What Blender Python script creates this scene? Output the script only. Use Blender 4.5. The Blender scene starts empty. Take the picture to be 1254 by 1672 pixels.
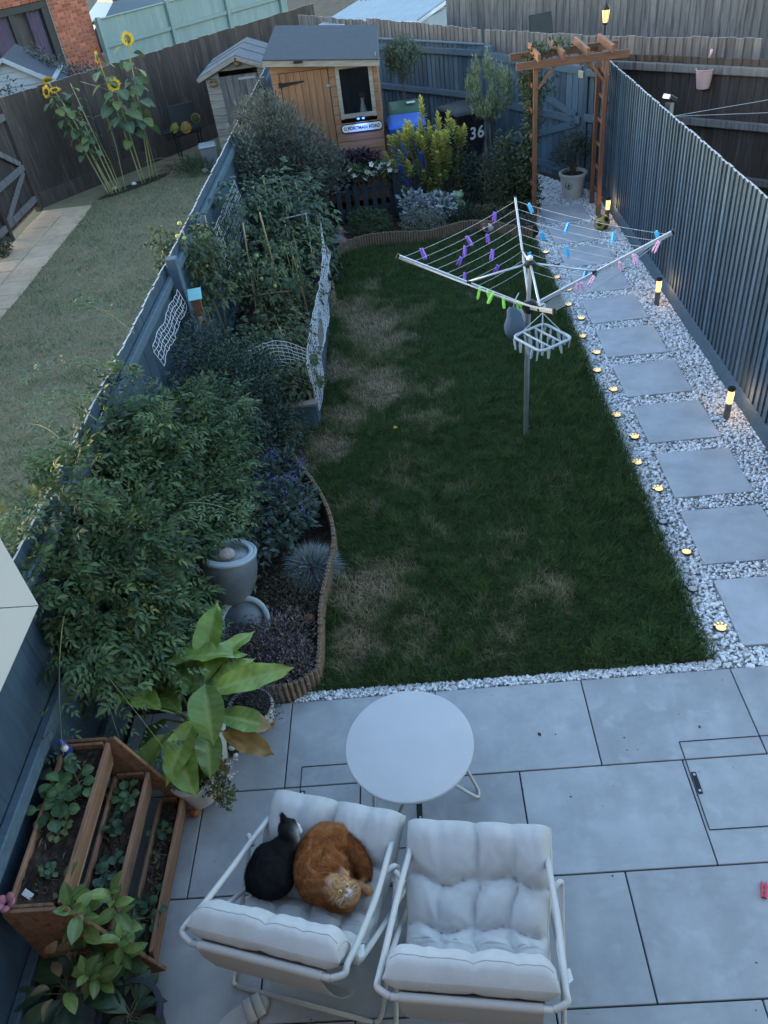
import bpy, bmesh, math, random
import numpy as np
from mathutils import Vector, Matrix, Quaternion

SC = bpy.context.scene
COL = SC.collection
rnd = random.Random(7)
rng = np.random.default_rng(11)
PI = math.pi

# ------------------------------------------------------------------ camera
cam_data = bpy.data.cameras.new('camera')
cam = bpy.data.objects.new('camera', cam_data)
COL.objects.link(cam)
_r = Vector((0.99368863, -0.01074431, -0.1116578))
_d = Vector((-0.09262863, -0.64002049, -0.76275403))
_f = Vector((-0.06326801, 0.76828271, -0.63697632))
cam.matrix_world = Matrix(((_r.x, -_d.x, -_f.x, -0.8057), (_r.y, -_d.y, -_f.y, -3.0683),
                           (_r.z, -_d.z, -_f.z, 4.0344), (0, 0, 0, 1)))
cam_data.sensor_fit = 'HORIZONTAL'
cam_data.sensor_width = 36.0
cam_data.lens = 36.0 * 1284.95 / 1254.0
cam_data.clip_start = 0.05
cam_data.clip_end = 600.0
SC.camera = cam

# ------------------------------------------------------------------ sky, sun, exposure (dusk, sun just gone)
SUN_EL, SUN_AZ = math.radians(6.0), math.radians(290.0)
world = bpy.data.worlds.new('World')
SC.world = world
world.use_nodes = True
wn = world.node_tree
wn.nodes.clear()
w_out = wn.nodes.new('ShaderNodeOutputWorld')
w_bg = wn.nodes.new('ShaderNodeBackground')
w_sky = wn.nodes.new('ShaderNodeTexSky')
w_sky.sky_type = 'NISHITA'
w_sky.sun_disc = False
w_sky.sun_elevation = SUN_EL
w_sky.sun_rotation = SUN_AZ
w_sky.altitude = 50
w_sky.air_density = 1.0
w_sky.dust_density = 0.6
w_sky.ozone_density = 1.0
w_bg.inputs['Strength'].default_value = 0.12
w_tint = wn.nodes.new('ShaderNodeVectorMath')      # dusk: the whole sky a shade bluer
w_tint.operation = 'MULTIPLY'
w_tint.inputs[1].default_value = (0.94, 1.0, 1.11)
wn.links.new(w_sky.outputs[0], w_tint.inputs[0])
wn.links.new(w_tint.outputs[0], w_bg.inputs[0])
wn.links.new(w_bg.outputs[0], w_out.inputs[0])
sun_data = bpy.data.lights.new('sun', 'SUN')
sun_data.energy = 0.02
sun_data.angle = math.radians(30)
sun_data.color = (1.0, 0.86, 0.76)
sun = bpy.data.objects.new('sun', sun_data)
COL.objects.link(sun)
_sd = Vector((math.sin(SUN_AZ) * math.cos(SUN_EL), math.cos(SUN_AZ) * math.cos(SUN_EL), math.sin(SUN_EL)))
sun.rotation_euler = _sd.to_track_quat('Z', 'Y').to_euler()
SC.view_settings.view_transform = 'Standard'
SC.view_settings.look = 'None'
SC.view_settings.exposure = 3.3
SC.view_settings.gamma = 1.0
SC.view_settings.use_curve_mapping = False
try:
    SC.cycles.use_denoising = True
    SC.cycles.max_bounces = 5
    SC.cycles.diffuse_bounces = 2
    SC.cycles.glossy_bounces = 3
    SC.cycles.transmission_bounces = 5
    SC.cycles.transparent_max_bounces = 8
    SC.cycles.sample_clamp_indirect = 4.0
except Exception:
    pass

# ------------------------------------------------------------------ objects, labels
def link(o, parent=None):
    COL.objects.link(o)
    if parent is not None:
        o.parent = parent
    return o

def tag(o, label=None, cat=None, group=None, kind=None):
    if label: o['label'] = label
    if cat: o['category'] = cat
    if group: o['group'] = group
    if kind: o['kind'] = kind
    return o

def thing(name, label, cat, loc=(0, 0, 0), rz=0.0, group=None):
    o = bpy.data.objects.new(name, None)
    o.empty_display_size = 0.1
    o.location = loc
    o.rotation_euler = (0, 0, rz)
    link(o)
    return tag(o, label, cat, group)

def copy_tree(o, parent=None):
    c = o.copy()
    COL.objects.link(c)
    c.parent = parent
    for ch in list(o.children):
        copy_tree(ch, c)
    return c

def inst(src, name, parent, loc=(0, 0, 0), rot=(0, 0, 0), scale=(1, 1, 1)):
    o = bpy.data.objects.new(name, src)
    o.location = loc
    o.rotation_euler = rot
    o.scale = scale
    return link(o, parent)

# ------------------------------------------------------------------ mesh builder
class MB:
    def __init__(s):
        s.v = []; s.f = []; s.m = []; s.c = []
        s.cur = 0; s.col = None
    def add(s, vs, fs):
        o = len(s.v)
        s.v.extend([tuple(p) for p in vs])
        s.f.extend([tuple(i + o for i in f) for f in fs])
        s.m.extend([s.cur] * len(fs))
        if s.col is not None:
            s.c.extend([s.col] * len(vs))
        return s
    def box(s, c, d, M=None, taper=1.0):
        x, y, z = d[0] / 2, d[1] / 2, d[2] / 2
        vs = []
        for k, zz in ((1.0, -z), (taper, z)):
            vs += [(-x * k, -y * k, zz), (x * k, -y * k, zz), (x * k, y * k, zz), (-x * k, y * k, zz)]
        if M is not None:
            vs = [tuple(M @ Vector(p)) for p in vs]
        vs = [(p[0] + c[0], p[1] + c[1], p[2] + c[2]) for p in vs]
        return s.add(vs, [(3, 2, 1, 0), (4, 5, 6, 7), (0, 1, 5, 4), (1, 2, 6, 5), (2, 3, 7, 6), (3, 0, 4, 7)])
    def bbox(s, c, d, b=0.004, M=None):
        """box with chamfered edges"""
        x, y, z = d[0] / 2, d[1] / 2, d[2] / 2
        b = min(b, x * .9, y * .9, z * .9)
        vs = []
        for zz, k in ((-z, b), (-z + b, 0), (z - b, 0), (z, b)):
            X, Y = x - k, y - k
            vs += [(-X + b * (k == 0), -Y, zz), (X - b * (k == 0), -Y, zz), (X, -Y + b * (k == 0), zz), (X, Y - b * (k == 0), zz),
                   (X - b * (k == 0), Y, zz), (-X + b * (k == 0), Y, zz), (-X, Y - b * (k == 0), zz), (-X, -Y + b * (k == 0), zz)]
        if M is not None:
            vs = [tuple(M @ Vector(p)) for p in vs]
        vs = [(p[0] + c[0], p[1] + c[1], p[2] + c[2]) for p in vs]
        fs = [tuple(range(7, -1, -1)), tuple(range(24, 32))]
        for k in range(3):
            for i in range(8):
                j = (i + 1) % 8
                fs.append((k * 8 + i, k * 8 + j, k * 8 + 8 + j, k * 8 + 8 + i))
        return s.add(vs, fs)
    def bar(s, a, b, w, h, up=(0, 0, 1), bev=0.003):
        """rectangular bar from a to b, w across, h along 'up'"""
        a, b = Vector(a), Vector(b)
        X = (b - a); L = X.length; X.normalize()
        Z = Vector(up); Z = (Z - X * Z.dot(X)).normalized()
        Y = Z.cross(X)
        M = Matrix((X, Y, Z)).transposed()
        c = (a + b) / 2
        return s.bbox(c, (L, w, h), bev, M)
    def tube(s, pts, r, n=8, cap=True, closed=False):
        P = [Vector(p) for p in pts]
        m = len(P)
        R = r if hasattr(r, '__len__') else [r] * m
        vs = []; fs = []
        N = None
        for i in range(m):
            if closed: t = P[(i + 1) % m] - P[i - 1]
            else: t = P[min(i + 1, m - 1)] - P[max(i - 1, 0)]
            if t.length < 1e-9: t = Vector((0, 0, 1))
            t.normalize()
            if N is None:
                N = t.orthogonal().normalized()
            else:
                N = N - t * N.dot(t)
                N = N.normalized() if N.length > 1e-6 else t.orthogonal().normalized()
            B = t.cross(N)
            for k in range(n):
                a = 2 * PI * k / n
                vs.append(P[i] + (N * math.cos(a) + B * math.sin(a)) * R[i])
        rows = m if closed else m - 1
        for i in range(rows):
            for k in range(n):
                k2 = (k + 1) % n; i2 = (i + 1) % m
                fs.append((i * n + k, i * n + k2, i2 * n + k2, i2 * n + k))
        if cap and not closed:
            fs.append(tuple(range(n - 1, -1, -1)))
            fs.append(tuple((m - 1) * n + k for k in range(n)))
        return s.add(vs, fs)
    def lathe(s, prof, c=(0, 0, 0), n=24, M=None, sx=1.0, sy=1.0):
        """prof: (r, z) pairs"""
        vs = []; fs = []
        for r, z in prof:
            for k in range(n):
                a = 2 * PI * k / n
                p = Vector((r * math.cos(a) * sx, r * math.sin(a) * sy, z))
                if M is not None: p = M @ p
                vs.append((p.x + c[0], p.y + c[1], p.z + c[2]))
        for i in range(len(prof) - 1):
            for k in range(n):
                k2 = (k + 1) % n
                fs.append((i * n + k, i * n + k2, (i + 1) * n + k2, (i + 1) * n + k))
        if prof[0][0] > 1e-5: fs.append(tuple(range(n - 1, -1, -1)))
        if prof[-1][0] > 1e-5: fs.append(tuple((len(prof) - 1) * n + k for k in range(n)))
        return s.add(vs, fs)
    def ball(s, c, r, n=12, m=8, M=None):
        r = r if hasattr(r, '__len__') else (r, r, r)
        vs = []; fs = []
        for i in range(m + 1):
            th = PI * i / m
            for k in range(n):
                a = 2 * PI * k / n
                p = Vector((r[0] * math.sin(th) * math.cos(a), r[1] * math.sin(th) * math.sin(a), -r[2] * math.cos(th)))
                if M is not None: p = M @ p
                vs.append((p.x + c[0], p.y + c[1], p.z + c[2]))
        for i in range(m):
            for k in range(n):
                k2 = (k + 1) % n
                fs.append((i * n + k, i * n + k2, (i + 1) * n + k2, (i + 1) * n + k))
        return s.add(vs, fs)
    def prism(s, poly, z0, z1, M=None, c=(0, 0, 0)):
        n = len(poly)
        vs = [Vector((p[0], p[1], z0)) for p in poly] + [Vector((p[0], p[1], z1)) for p in poly]
        if M is not None: vs = [M @ p for p in vs]
        vs = [(p.x + c[0], p.y + c[1], p.z + c[2]) for p in vs]
        fs = [tuple(range(n - 1, -1, -1)), tuple(range(n, 2 * n))]
        for i in range(n):
            j = (i + 1) % n
            fs.append((i, j, n + j, n + i))
        return s.add(vs, fs)
    def mesh(s, name, mats, smooth=False):
        me = bpy.data.meshes.new(name)
        me.from_pydata(s.v, [], s.f)
        for m in (mats if isinstance(mats, (list, tuple)) else [mats]):
            me.materials.append(m)
        if any(s.m):
            me.polygons.foreach_set('material_index', s.m)
        if s.c and len(s.c) == len(s.v):
            at = me.color_attributes.new('Col', 'FLOAT_COLOR', 'POINT')
            at.data.foreach_set('color', [x for c in s.c for x in (c[0], c[1], c[2], 1.0)])
        if smooth:
            me.polygons.foreach_set('use_smooth', [True] * len(me.polygons))
            if smooth != 'all' and hasattr(me, 'set_sharp_from_angle'):
                me.set_sharp_from_angle(angle=math.radians(40))
        me.update()
        return me
    def build(s, name, mats, parent=None, smooth=False, loc=(0, 0, 0), rot=(0, 0, 0)):
        o = bpy.data.objects.new(name, s.mesh(name, mats, smooth))
        o.location = loc
        o.rotation_euler = rot
        return link(o, parent)

def rotm(axis, a):
    return Matrix.Rotation(a, 3, axis)

def np_mesh(name, V, F, mat, parent=None, C=None, smooth=False, nper=3):
    """V (n,3), F (m,k) numpy, C (n,3) vertex colours"""
    me = bpy.data.meshes.new(name)
    V = np.ascontiguousarray(V, dtype=np.float32); F = np.ascontiguousarray(F, dtype=np.int32)
    k = F.shape[1]
    me.vertices.add(len(V)); me.vertices.foreach_set('co', V.ravel())
    me.loops.add(F.size); me.loops.foreach_set('vertex_index', F.ravel())
    me.polygons.add(len(F))
    me.polygons.foreach_set('loop_start', np.arange(0, F.size, k, dtype=np.int32))
    me.polygons.foreach_set('loop_total', np.full(len(F), k, dtype=np.int32))
    if smooth: me.polygons.foreach_set('use_smooth', np.ones(len(F), dtype=bool))
    me.materials.append(mat)
    if C is not None:
        at = me.color_attributes.new('Col', 'FLOAT_COLOR', 'POINT')
        cc = np.ones((len(V), 4), dtype=np.float32); cc[:, :3] = C
        at.data.foreach_set('color', cc.ravel())
    me.update(calc_edges=True)
    me.validate()
    o = bpy.data.objects.new(name, me)
    return link(o, parent)

def noise2(x, y, seed=0):
    """smooth value noise, vectorised"""
    def h(i, j):
        n = np.sin(i * 127.1 + j * 311.7 + seed * 74.7) * 43758.5453
        return n - np.floor(n)
    xi, yi = np.floor(x), np.floor(y)
    u, v = x - xi, y - yi
    u = u * u * (3 - 2 * u); v = v * v * (3 - 2 * v)
    return (h(xi, yi) * (1 - u) + h(xi + 1, yi) * u) * (1 - v) + (h(xi, yi + 1) * (1 - u) + h(xi + 1, yi + 1) * u) * v

# ------------------------------------------------------------------ materials
MATS = {}
def mat(name, col, rough=0.6, var=0.15, scale=6.0, grain=None, rand=0.0, bump=0.0, bscale=60.0, spec=0.3, metal=0.0,
        coat=0.0, attr=False, transl=0.0, emit=None, estr=0.0, col2=None, alpha=1.0, detail=4.0, sheen=0.0, wear=None):
    """procedural material: base colour, noise variation (optionally stretched along a grain), per-object variation, bump"""
    if name in MATS: return MATS[name]
    m = bpy.data.materials.new(name)
    MATS[name] = m
    m.use_nodes = True
    nt = m.node_tree; N = nt.nodes; L = nt.links
    b = N['Principled BSDF']
    b.inputs['Roughness'].default_value = rough
    b.inputs['Metallic'].default_value = metal
    b.inputs['Specular IOR Level'].default_value = spec
    if coat:
        b.inputs['Coat Weight'].default_value = coat
        b.inputs['Coat Roughness'].default_value = 0.1
    if sheen: b.inputs['Sheen Weight'].default_value = sheen
    tc = N.new('ShaderNodeTexCoord')
    mp = N.new('ShaderNodeMapping')
    oi = N.new('ShaderNodeObjectInfo')
    L.new(tc.outputs['Object'], mp.inputs['Vector'])
    mp.inputs['Scale'].default_value = grain if grain else (1, 1, 1)
    off = N.new('ShaderNodeVectorMath'); off.operation = 'SCALE'
    off.inputs[0].default_value = (7.3, 3.1, 5.7)
    L.new(oi.outputs['Random'], off.inputs['Scale'])
    ad = N.new('ShaderNodeVectorMath'); ad.operation = 'ADD'
    L.new(mp.outputs[0], ad.inputs[0]); L.new(off.outputs[0], ad.inputs[1])
    ns = N.new('ShaderNodeTexNoise')
    ns.inputs['Scale'].default_value = scale
    ns.inputs['Detail'].default_value = detail
    ns.inputs['Roughness'].default_value = 0.65
    L.new(ad.outputs[0], ns.inputs['Vector'])
    if attr:
        src = N.new('ShaderNodeAttribute'); src.attribute_name = 'Col'
        base = src.outputs['Color']
    else:
        src = N.new('ShaderNodeMix'); src.data_type = 'RGBA'
        c2 = col2 if col2 else tuple(x * 0.6 for x in col)
        src.inputs[6].default_value = (*col, 1)
        src.inputs[7].default_value = (*c2, 1)
        if col2:
            rp = N.new('ShaderNodeMapRange')
            rp.inputs[1].default_value = 0.42; rp.inputs[2].default_value = 0.62
            L.new(ns.outputs[0], rp.inputs[0]); L.new(rp.outputs[0], src.inputs[0])
        else:
            src.inputs[0].default_value = 0.0
        base = src.outputs[2]
    # brightness factor = 1 + var*(noise-.5)*2 + rand*(random-.5)*2
    mr = N.new('ShaderNodeMapRange')
    mr.inputs[1].default_value = 0.25; mr.inputs[2].default_value = 0.75
    mr.inputs[3].default_value = 1 - var; mr.inputs[4].default_value = 1 + var
    L.new(ns.outputs[0], mr.inputs[0])
    mr2 = N.new('ShaderNodeMapRange')
    mr2.inputs[3].default_value = 1 - rand; mr2.inputs[4].default_value = 1 + rand
    L.new(oi.outputs['Random'], mr2.inputs[0])
    mm = N.new('ShaderNodeMath'); mm.operation = 'MULTIPLY'
    L.new(mr.outputs[0], mm.inputs[0]); L.new(mr2.outputs[0], mm.inputs[1])
    sc = N.new('ShaderNodeVectorMath'); sc.operation = 'SCALE'
    L.new(base, sc.inputs[0]); L.new(mm.outputs[0], sc.inputs['Scale'])
    last = sc.outputs[0]
    if wear:
        # blotches of another colour with a shape of their own (dirt, lichen, dry stains)
        wc, wscale, wlo, whi, wgrain = wear
        n2 = N.new('ShaderNodeTexNoise'); n2.inputs['Scale'].default_value = wscale; n2.inputs['Detail'].default_value = 6
        mp2 = N.new('ShaderNodeMapping'); mp2.inputs['Scale'].default_value = wgrain
        L.new(tc.outputs['Object'], mp2.inputs['Vector'])
        ad2 = N.new('ShaderNodeVectorMath'); ad2.operation = 'ADD'
        L.new(mp2.outputs[0], ad2.inputs[0]); L.new(off.outputs[0], ad2.inputs[1])
        L.new(ad2.outputs[0], n2.inputs['Vector'])
        r2 = N.new('ShaderNodeMapRange'); r2.inputs[1].default_value = wlo; r2.inputs[2].default_value = whi
        L.new(n2.outputs[0], r2.inputs[0])
        mx = N.new('ShaderNodeMix'); mx.data_type = 'RGBA'
        L.new(r2.outputs[0], mx.inputs[0]); L.new(last, mx.inputs[6]); mx.inputs[7].default_value = (*wc, 1)
        last = mx.outputs[2]
    L.new(last, b.inputs['Base Color'])
    if bump:
        n3 = N.new('ShaderNodeTexNoise'); n3.inputs['Scale'].default_value = bscale; n3.inputs['Detail'].default_value = 3
        L.new(ad.outputs[0], n3.inputs['Vector'])
        bp = N.new('ShaderNodeBump'); bp.inputs['Strength'].default_value = bump; bp.inputs['Distance'].default_value = 0.01
        L.new(n3.outputs[0], bp.inputs['Height']); L.new(bp.outputs[0], b.inputs['Normal'])
    if emit:
        b.inputs['Emission Color'].default_value = (*emit, 1)
        b.inputs['Emission Strength'].default_value = estr
    if alpha < 1: b.inputs['Alpha'].default_value = alpha
    if transl:
        tr = N.new('ShaderNodeBsdfTranslucent')
        L.new(last, tr.inputs['Color'])
        ms = N.new('ShaderNodeMixShader'); ms.inputs[0].default_value = transl
        out = [n for n in N if n.type == 'OUTPUT_MATERIAL'][0]
        L.new(b.outputs[0], ms.inputs[1]); L.new(tr.outputs[0], ms.inputs[2]); L.new(ms.outputs[0], out.inputs[0])
    return m

def glass_mat(name, tint=(0.02, 0.025, 0.03), alpha=0.35):
    if name in MATS: return MATS[name]
    m = bpy.data.materials.new(name); MATS[name] = m
    m.use_nodes = True
    b = m.node_tree.nodes['Principled BSDF']
    b.inputs['Base Color'].default_value = (*tint, 1)
    b.inputs['Roughness'].default_value = 0.05
    b.inputs['Specular IOR Level'].default_value = 0.6
    b.inputs['Alpha'].default_value = alpha
    return m

M = {}
M['soil'] = mat('dark_soil', (0.030, 0.022, 0.017), 0.95, 0.5, 14, bump=0.8, bscale=45, col2=(0.055, 0.038, 0.028))
M['earth'] = mat('bare_earth', (0.07, 0.055, 0.04), 0.95, 0.4, 4, bump=0.5, bscale=30)
M['slab'] = mat('porcelain_paving', (0.335, 0.348, 0.368), 0.5, 0.20, 4.5, rand=0.05, bump=0.05, bscale=40, detail=8, spec=0.35,
                wear=((0.45, 0.46, 0.48), 9.0, 0.55, 0.95, (1.0, 1.3, 1)))
M['grit'] = mat('patio_grit', (.1, .08, .06), .9, .1, 9, attr=True)
M['step'] = mat('stepping_stone_porcelain', (0.42, 0.44, 0.475), 0.55, 0.20, 4, rand=0.04, bump=0.05, bscale=50, detail=8,
                wear=((0.35, 0.35, 0.36), 3.0, 0.60, 0.85, (1, 2.2, 1)))
M['joint'] = mat('paving_grout', (0.035, 0.037, 0.042), 0.9, 0.3, 20)
M['fence'] = mat('slate_blue_fence_paint', (0.062, 0.100, 0.138), 0.7, 0.30, 5, grain=(6, 6, 0.5), rand=0.28, bump=0.35, bscale=40,
                 wear=((0.040, 0.062, 0.085), 5, 0.60, 0.85, (5, 5, 0.6)))
M['fence_shaded'] = mat('shaded_fence_paint', (0.044, 0.072, 0.104), 0.7, 0.25, 5, grain=(6, 6, 0.5), rand=0.12, bump=0.3, bscale=40,  # slate blue paint again, with the left fence's shade put into its colour
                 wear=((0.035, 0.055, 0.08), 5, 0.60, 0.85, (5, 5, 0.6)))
M['fence_h'] = mat('slate_blue_rail_paint', (0.070, 0.108, 0.145), 0.7, 0.22, 5, grain=(6, 0.6, 6), rand=0.08, bump=0.25, bscale=40,
                   wear=((0.12, 0.15, 0.175), 4, 0.60, 0.85, (5, 0.7, 5)))
M['board_end'] = mat('sawn_board_end', (0.46, 0.44, 0.43), 0.9, 0.3, 30)
M['brown'] = mat('dark_brown_fence_wood', (0.068, 0.052, 0.045), 0.85, 0.35, 5, grain=(7, 7, 0.5), rand=0.25, bump=0.3, bscale=50,
                 wear=((0.15, 0.125, 0.115), 4, 0.56, 0.80, (4, 4, 0.35)))
M['weather'] = mat('weathered_grey_wood', (0.17, 0.155, 0.15), 0.9, 0.35, 5, grain=(8, 8, 0.5), rand=0.20, bump=0.3, bscale=50,
                   wear=((0.085, 0.07, 0.065), 5, 0.52, 0.72, (5, 5, 0.4)))
M['palegreen'] = mat('sage_green_fence_paint', (0.215, 0.275, 0.265), 0.8, 0.15, 5, grain=(7, 7, 0.5), rand=0.07, bump=0.2,
                     wear=((0.14, 0.185, 0.18), 5, 0.6, 0.85, (5, 5, 0.4)))
M['shed'] = mat('orange_stained_timber', (0.30, 0.155, 0.088), 0.75, 0.28, 4, grain=(0.6, 5, 8), rand=0.10, bump=0.2,
                wear=((0.16, 0.07, 0.038), 5, 0.62, 0.80, (0.5, 4, 6)))
M['shedv'] = mat('orange_stained_door_timber', (0.275, 0.135, 0.072), 0.75, 0.28, 4, grain=(8, 5, 0.6), rand=0.12, bump=0.2,
                 wear=((0.14, 0.058, 0.03), 5, 0.62, 0.80, (6, 4, 0.5)))
M['trim'] = mat('weathered_trim_wood', (0.30, 0.25, 0.21), 0.85, 0.3, 5, grain=(1, 6, 6), rand=0.1, bump=0.2)
M['greyshed'] = mat('bleached_shed_wood', (0.29, 0.255, 0.225), 0.9, 0.3, 5, grain=(0.7, 5, 7), rand=0.15, bump=0.3,
                    wear=((0.14, 0.115, 0.10), 6, 0.58, 0.78, (1, 4, 6)))
M['felt'] = mat('blue_grey_roof_felt', (0.050, 0.060, 0.078), 0.9, 0.15, 8, bump=0.3, bscale=300)
M['felt2'] = mat('grey_roof_felt', (0.16, 0.165, 0.18), 0.95, 0.25, 6, bump=0.5, bscale=200, col2=(0.11, 0.11, 0.125))
M['redwood'] = mat('red_brown_pergola_wood', (0.185, 0.083, 0.048), 0.65, 0.30, 4, grain=(6, 6, 0.7), rand=0.12, bump=0.2,
                   wear=((0.11, 0.042, 0.026), 6, 0.60, 0.80, (5, 5, 0.6)))
M['redwood_h'] = mat('red_brown_beam_wood', (0.20, 0.095, 0.056), 0.65, 0.30, 4, grain=(0.8, 6, 6), rand=0.12, bump=0.2,
                     wear=((0.12, 0.046, 0.03), 6, 0.60, 0.80, (0.6, 5, 5)))
M['planter'] = mat('planter_cedar_wood', (0.25, 0.135, 0.085), 0.75, 0.40, 4, grain=(7, 0.8, 7), rand=0.14, bump=0.25,
                   wear=((0.095, 0.045, 0.032), 5, 0.56, 0.74, (6, 0.7, 6)))
M['edging'] = mat('log_roll_edging_wood', (0.21, 0.15, 0.105), 0.9, 0.35, 30, rand=0.1, bump=0.3, bscale=80)
M['cream'] = mat('cream_metal_paint', (0.475, 0.46, 0.45), 0.4, 0.04, 5, spec=0.4)
M['tabletop'] = mat('satin_table_paint', (0.455, 0.465, 0.485), 0.42, 0.05, 5, spec=0.35, wear=((0.40, 0.405, 0.42), 3, 0.60, 0.82, (1, 1, 1)))
M['cushion'] = mat('pale_grey_cushion_cloth', (0.455, 0.445, 0.445), 0.9, 0.10, 7, bump=0.25, bscale=350, sheen=0.1,
                   wear=((0.37, 0.345, 0.335), 6, 0.60, 0.85, (1, 1, 1)))
M['sling'] = mat('beige_sling_cloth', (0.42, 0.39, 0.37), 0.9, 0.06, 5, bump=0.1, bscale=700)
M['white'] = mat('white_plastic', (0.72, 0.73, 0.74), 0.4, 0.04, 5)
M['upvc'] = mat('white_window_plastic', (0.54, 0.54, 0.56), 0.4, 0.03, 4, spec=0.5)
M['steel'] = mat('galvanised_steel', (0.42, 0.44, 0.47), 0.4, 0.15, 10, metal=0.7)
M['alu'] = mat('aluminium_tube', (0.55, 0.57, 0.60), 0.38, 0.08, 8, metal=0.55, spec=0.5)
M['line'] = mat('grey_washing_line', (0.42, 0.44, 0.46), 0.7, 0.05, 5)
M['black'] = mat('black_plastic', (0.018, 0.019, 0.021), 0.45, 0.2, 10)
M['net'] = mat('white_plastic_netting', (0.62, 0.64, 0.66), 0.6, 0.1, 20)
M['cane'] = mat('bamboo_cane', (0.42, 0.30, 0.16), 0.7, 0.3, 15, rand=0.15)
M['terracotta'] = mat('terracotta_clay', (0.33, 0.13, 0.075), 0.85, 0.25, 15)
M['potwhite'] = mat('off_white_glazed_pot', (0.55, 0.53, 0.50), 0.5, 0.10, 6, wear=((0.40, 0.36, 0.32), 7, 0.62, 0.85, (1, 1, 2)))
M['potgrey'] = mat('grey_glazed_pot', (0.125, 0.145, 0.165), 0.35, 0.25, 5, spec=0.5, wear=((0.07, 0.08, 0.095), 6, 0.55, 0.78, (1, 1, 1)))
M['potrim'] = mat('pale_blue_grey_rim_glaze', (0.30, 0.35, 0.385), 0.4, 0.10, 8)
M['stone'] = mat('grey_brown_stone', (0.30, 0.26, 0.24), 0.9, 0.3, 18, bump=0.4)
M['buff'] = mat('buff_concrete_slab', (0.56, 0.41, 0.28), 0.9, 0.2, 5, rand=0.08, bump=0.2, wear=((0.30, 0.21, 0.14), 5, 0.6, 0.8, (1, 1, 1)))
M['leaf'] = mat('green_foliage', (0.06, 0.1, 0.05), 0.55, 0.18, 9, attr=True, transl=0.22, spec=0.35)
M['leafmatt'] = mat('matt_foliage', (0.06, 0.1, 0.05), 0.8, 0.15, 9, attr=True, transl=0.15, spec=0.2)
M['gloss'] = mat('glossy_foliage', (0.06, 0.1, 0.05), 0.35, 0.15, 9, attr=True, transl=0.2, spec=0.5)
M['grass'] = mat('grass_blades', (0.05, 0.09, 0.04), 0.7, 0.1, 5, attr=True, transl=0.25, spec=0.2)
M['petal'] = mat('flower_petals', (0.8, 0.5, 0.05), 0.6, 0.1, 9, attr=True, transl=0.2)
M['twig'] = mat('brown_twigs', (0.12, 0.085, 0.06), 0.9, 0.3, 20)
M['stemgreen'] = mat('pale_green_stems', (0.20, 0.22, 0.10), 0.7, 0.25, 15)
M['paint'] = mat('vertex_painted_ceramic', (0.5, 0.5, 0.5), 0.4, 0.06, 20, attr=True, spec=0.5)
M['matt'] = mat('vertex_painted_matt', (0.5, 0.5, 0.5), 0.8, 0.10, 20, attr=True)
M['pebble'] = mat('white_marble_chippings', (0.6, 0.6, 0.62), 0.75, 0.10, 40, attr=True, spec=0.35)
# ================================================================== SETTING
def struct(o): return tag(o, kind='structure')

mb = MB(); mb.add([(-120, -60, -.08), (120, -60, -.08), (120, 160, -.08), (-120, 160, -.08)], [(0, 1, 2, 3)])
struct(mb.build('ground', M['earth']))

# ---- patio: every slab a piece, joints recessed
patio = MB(); patio.box((-.45, -1.6, -.045), (4.9, 3.2, .06))
patio = struct(patio.build('patio', M['joint']))
ROWP, SLW, JT = .598, .905, .008
row_off = [0.0, -.4635, -.0193, -.4715, .02, -.44]
def slab_mesh(w, d, h=.022):
    q = MB(); q.bbox((0, 0, -h / 2), (w, d, h), .0025); return q.mesh('paving_slab', M['slab'])
full = slab_mesh(SLW - JT, ROWP - JT)
for r in range(5):
    y1 = -r * ROWP; yc = y1 - ROWP / 2
    xs = [row_off[r] + SLW * k for k in range(-5, 5)]
    for x0 in xs:
        a, b = max(x0, -2.84), min(x0 + SLW, 1.93)
        if b - a < .05: continue
        if b - a > SLW - 1e-3:
            inst(full, 'paving_slab', patio, ((a + b) / 2, yc, rnd.uniform(-.0008, .0008)))
        else:
            inst(slab_mesh(b - a - JT, ROWP - JT), 'paving_slab', patio, ((a + b) / 2, yc, 0))

# inspection covers let into the paving: thin frame lines and black lifting plates
def cover(label, x0, x1, y0, y1, plates, extra=()):
    t = thing('drain_cover', label, 'drain cover', (x0, y0, .0), 0, 'recessed covers in the patio')
    fr = MB()
    for (ax, ay, bx, by) in ((x0, y0, x1, y0), (x1, y0, x1, y1), (x1, y1, x0, y1), (x0, y1, x0, y0)) + tuple(extra):
        fr.bar((ax - x0, ay - y0, .0012), (bx - x0, by - y0, .0012), .0055, .003, bev=.0008)
    fr.build('frame', M['joint'], t)
    for (px, py, rz) in plates:
        p = MB(); p.bbox((0, 0, .0035), (.026, .13, .003), .001)
        po = p.build('lifting_plate', M['black'], t, loc=(px - x0, py - y0, 0), rot=(0, 0, rz))
        for s in (-.048, .048):
            q = MB(); q.lathe([(.0075, .0045), (.0075, .0075), (.004, .0085), (.0, .0085)], (0, s, 0), 10)
            q.build('screw', M['steel'], po)
    return t
cover('recessed drain cover with black lifting plate on the right of the patio', .458, 1.36, -.485, -1.012, [(.476, -.745, 0)])
cover('recessed drain cover in the paving partly under the round table', -1.715, -1.05, -.47, -1.0, [(-1.035, -.79, 0), (-1.70, -.69, 0)], extra=((-1.362, -.47, -1.362, -.6),))

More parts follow.
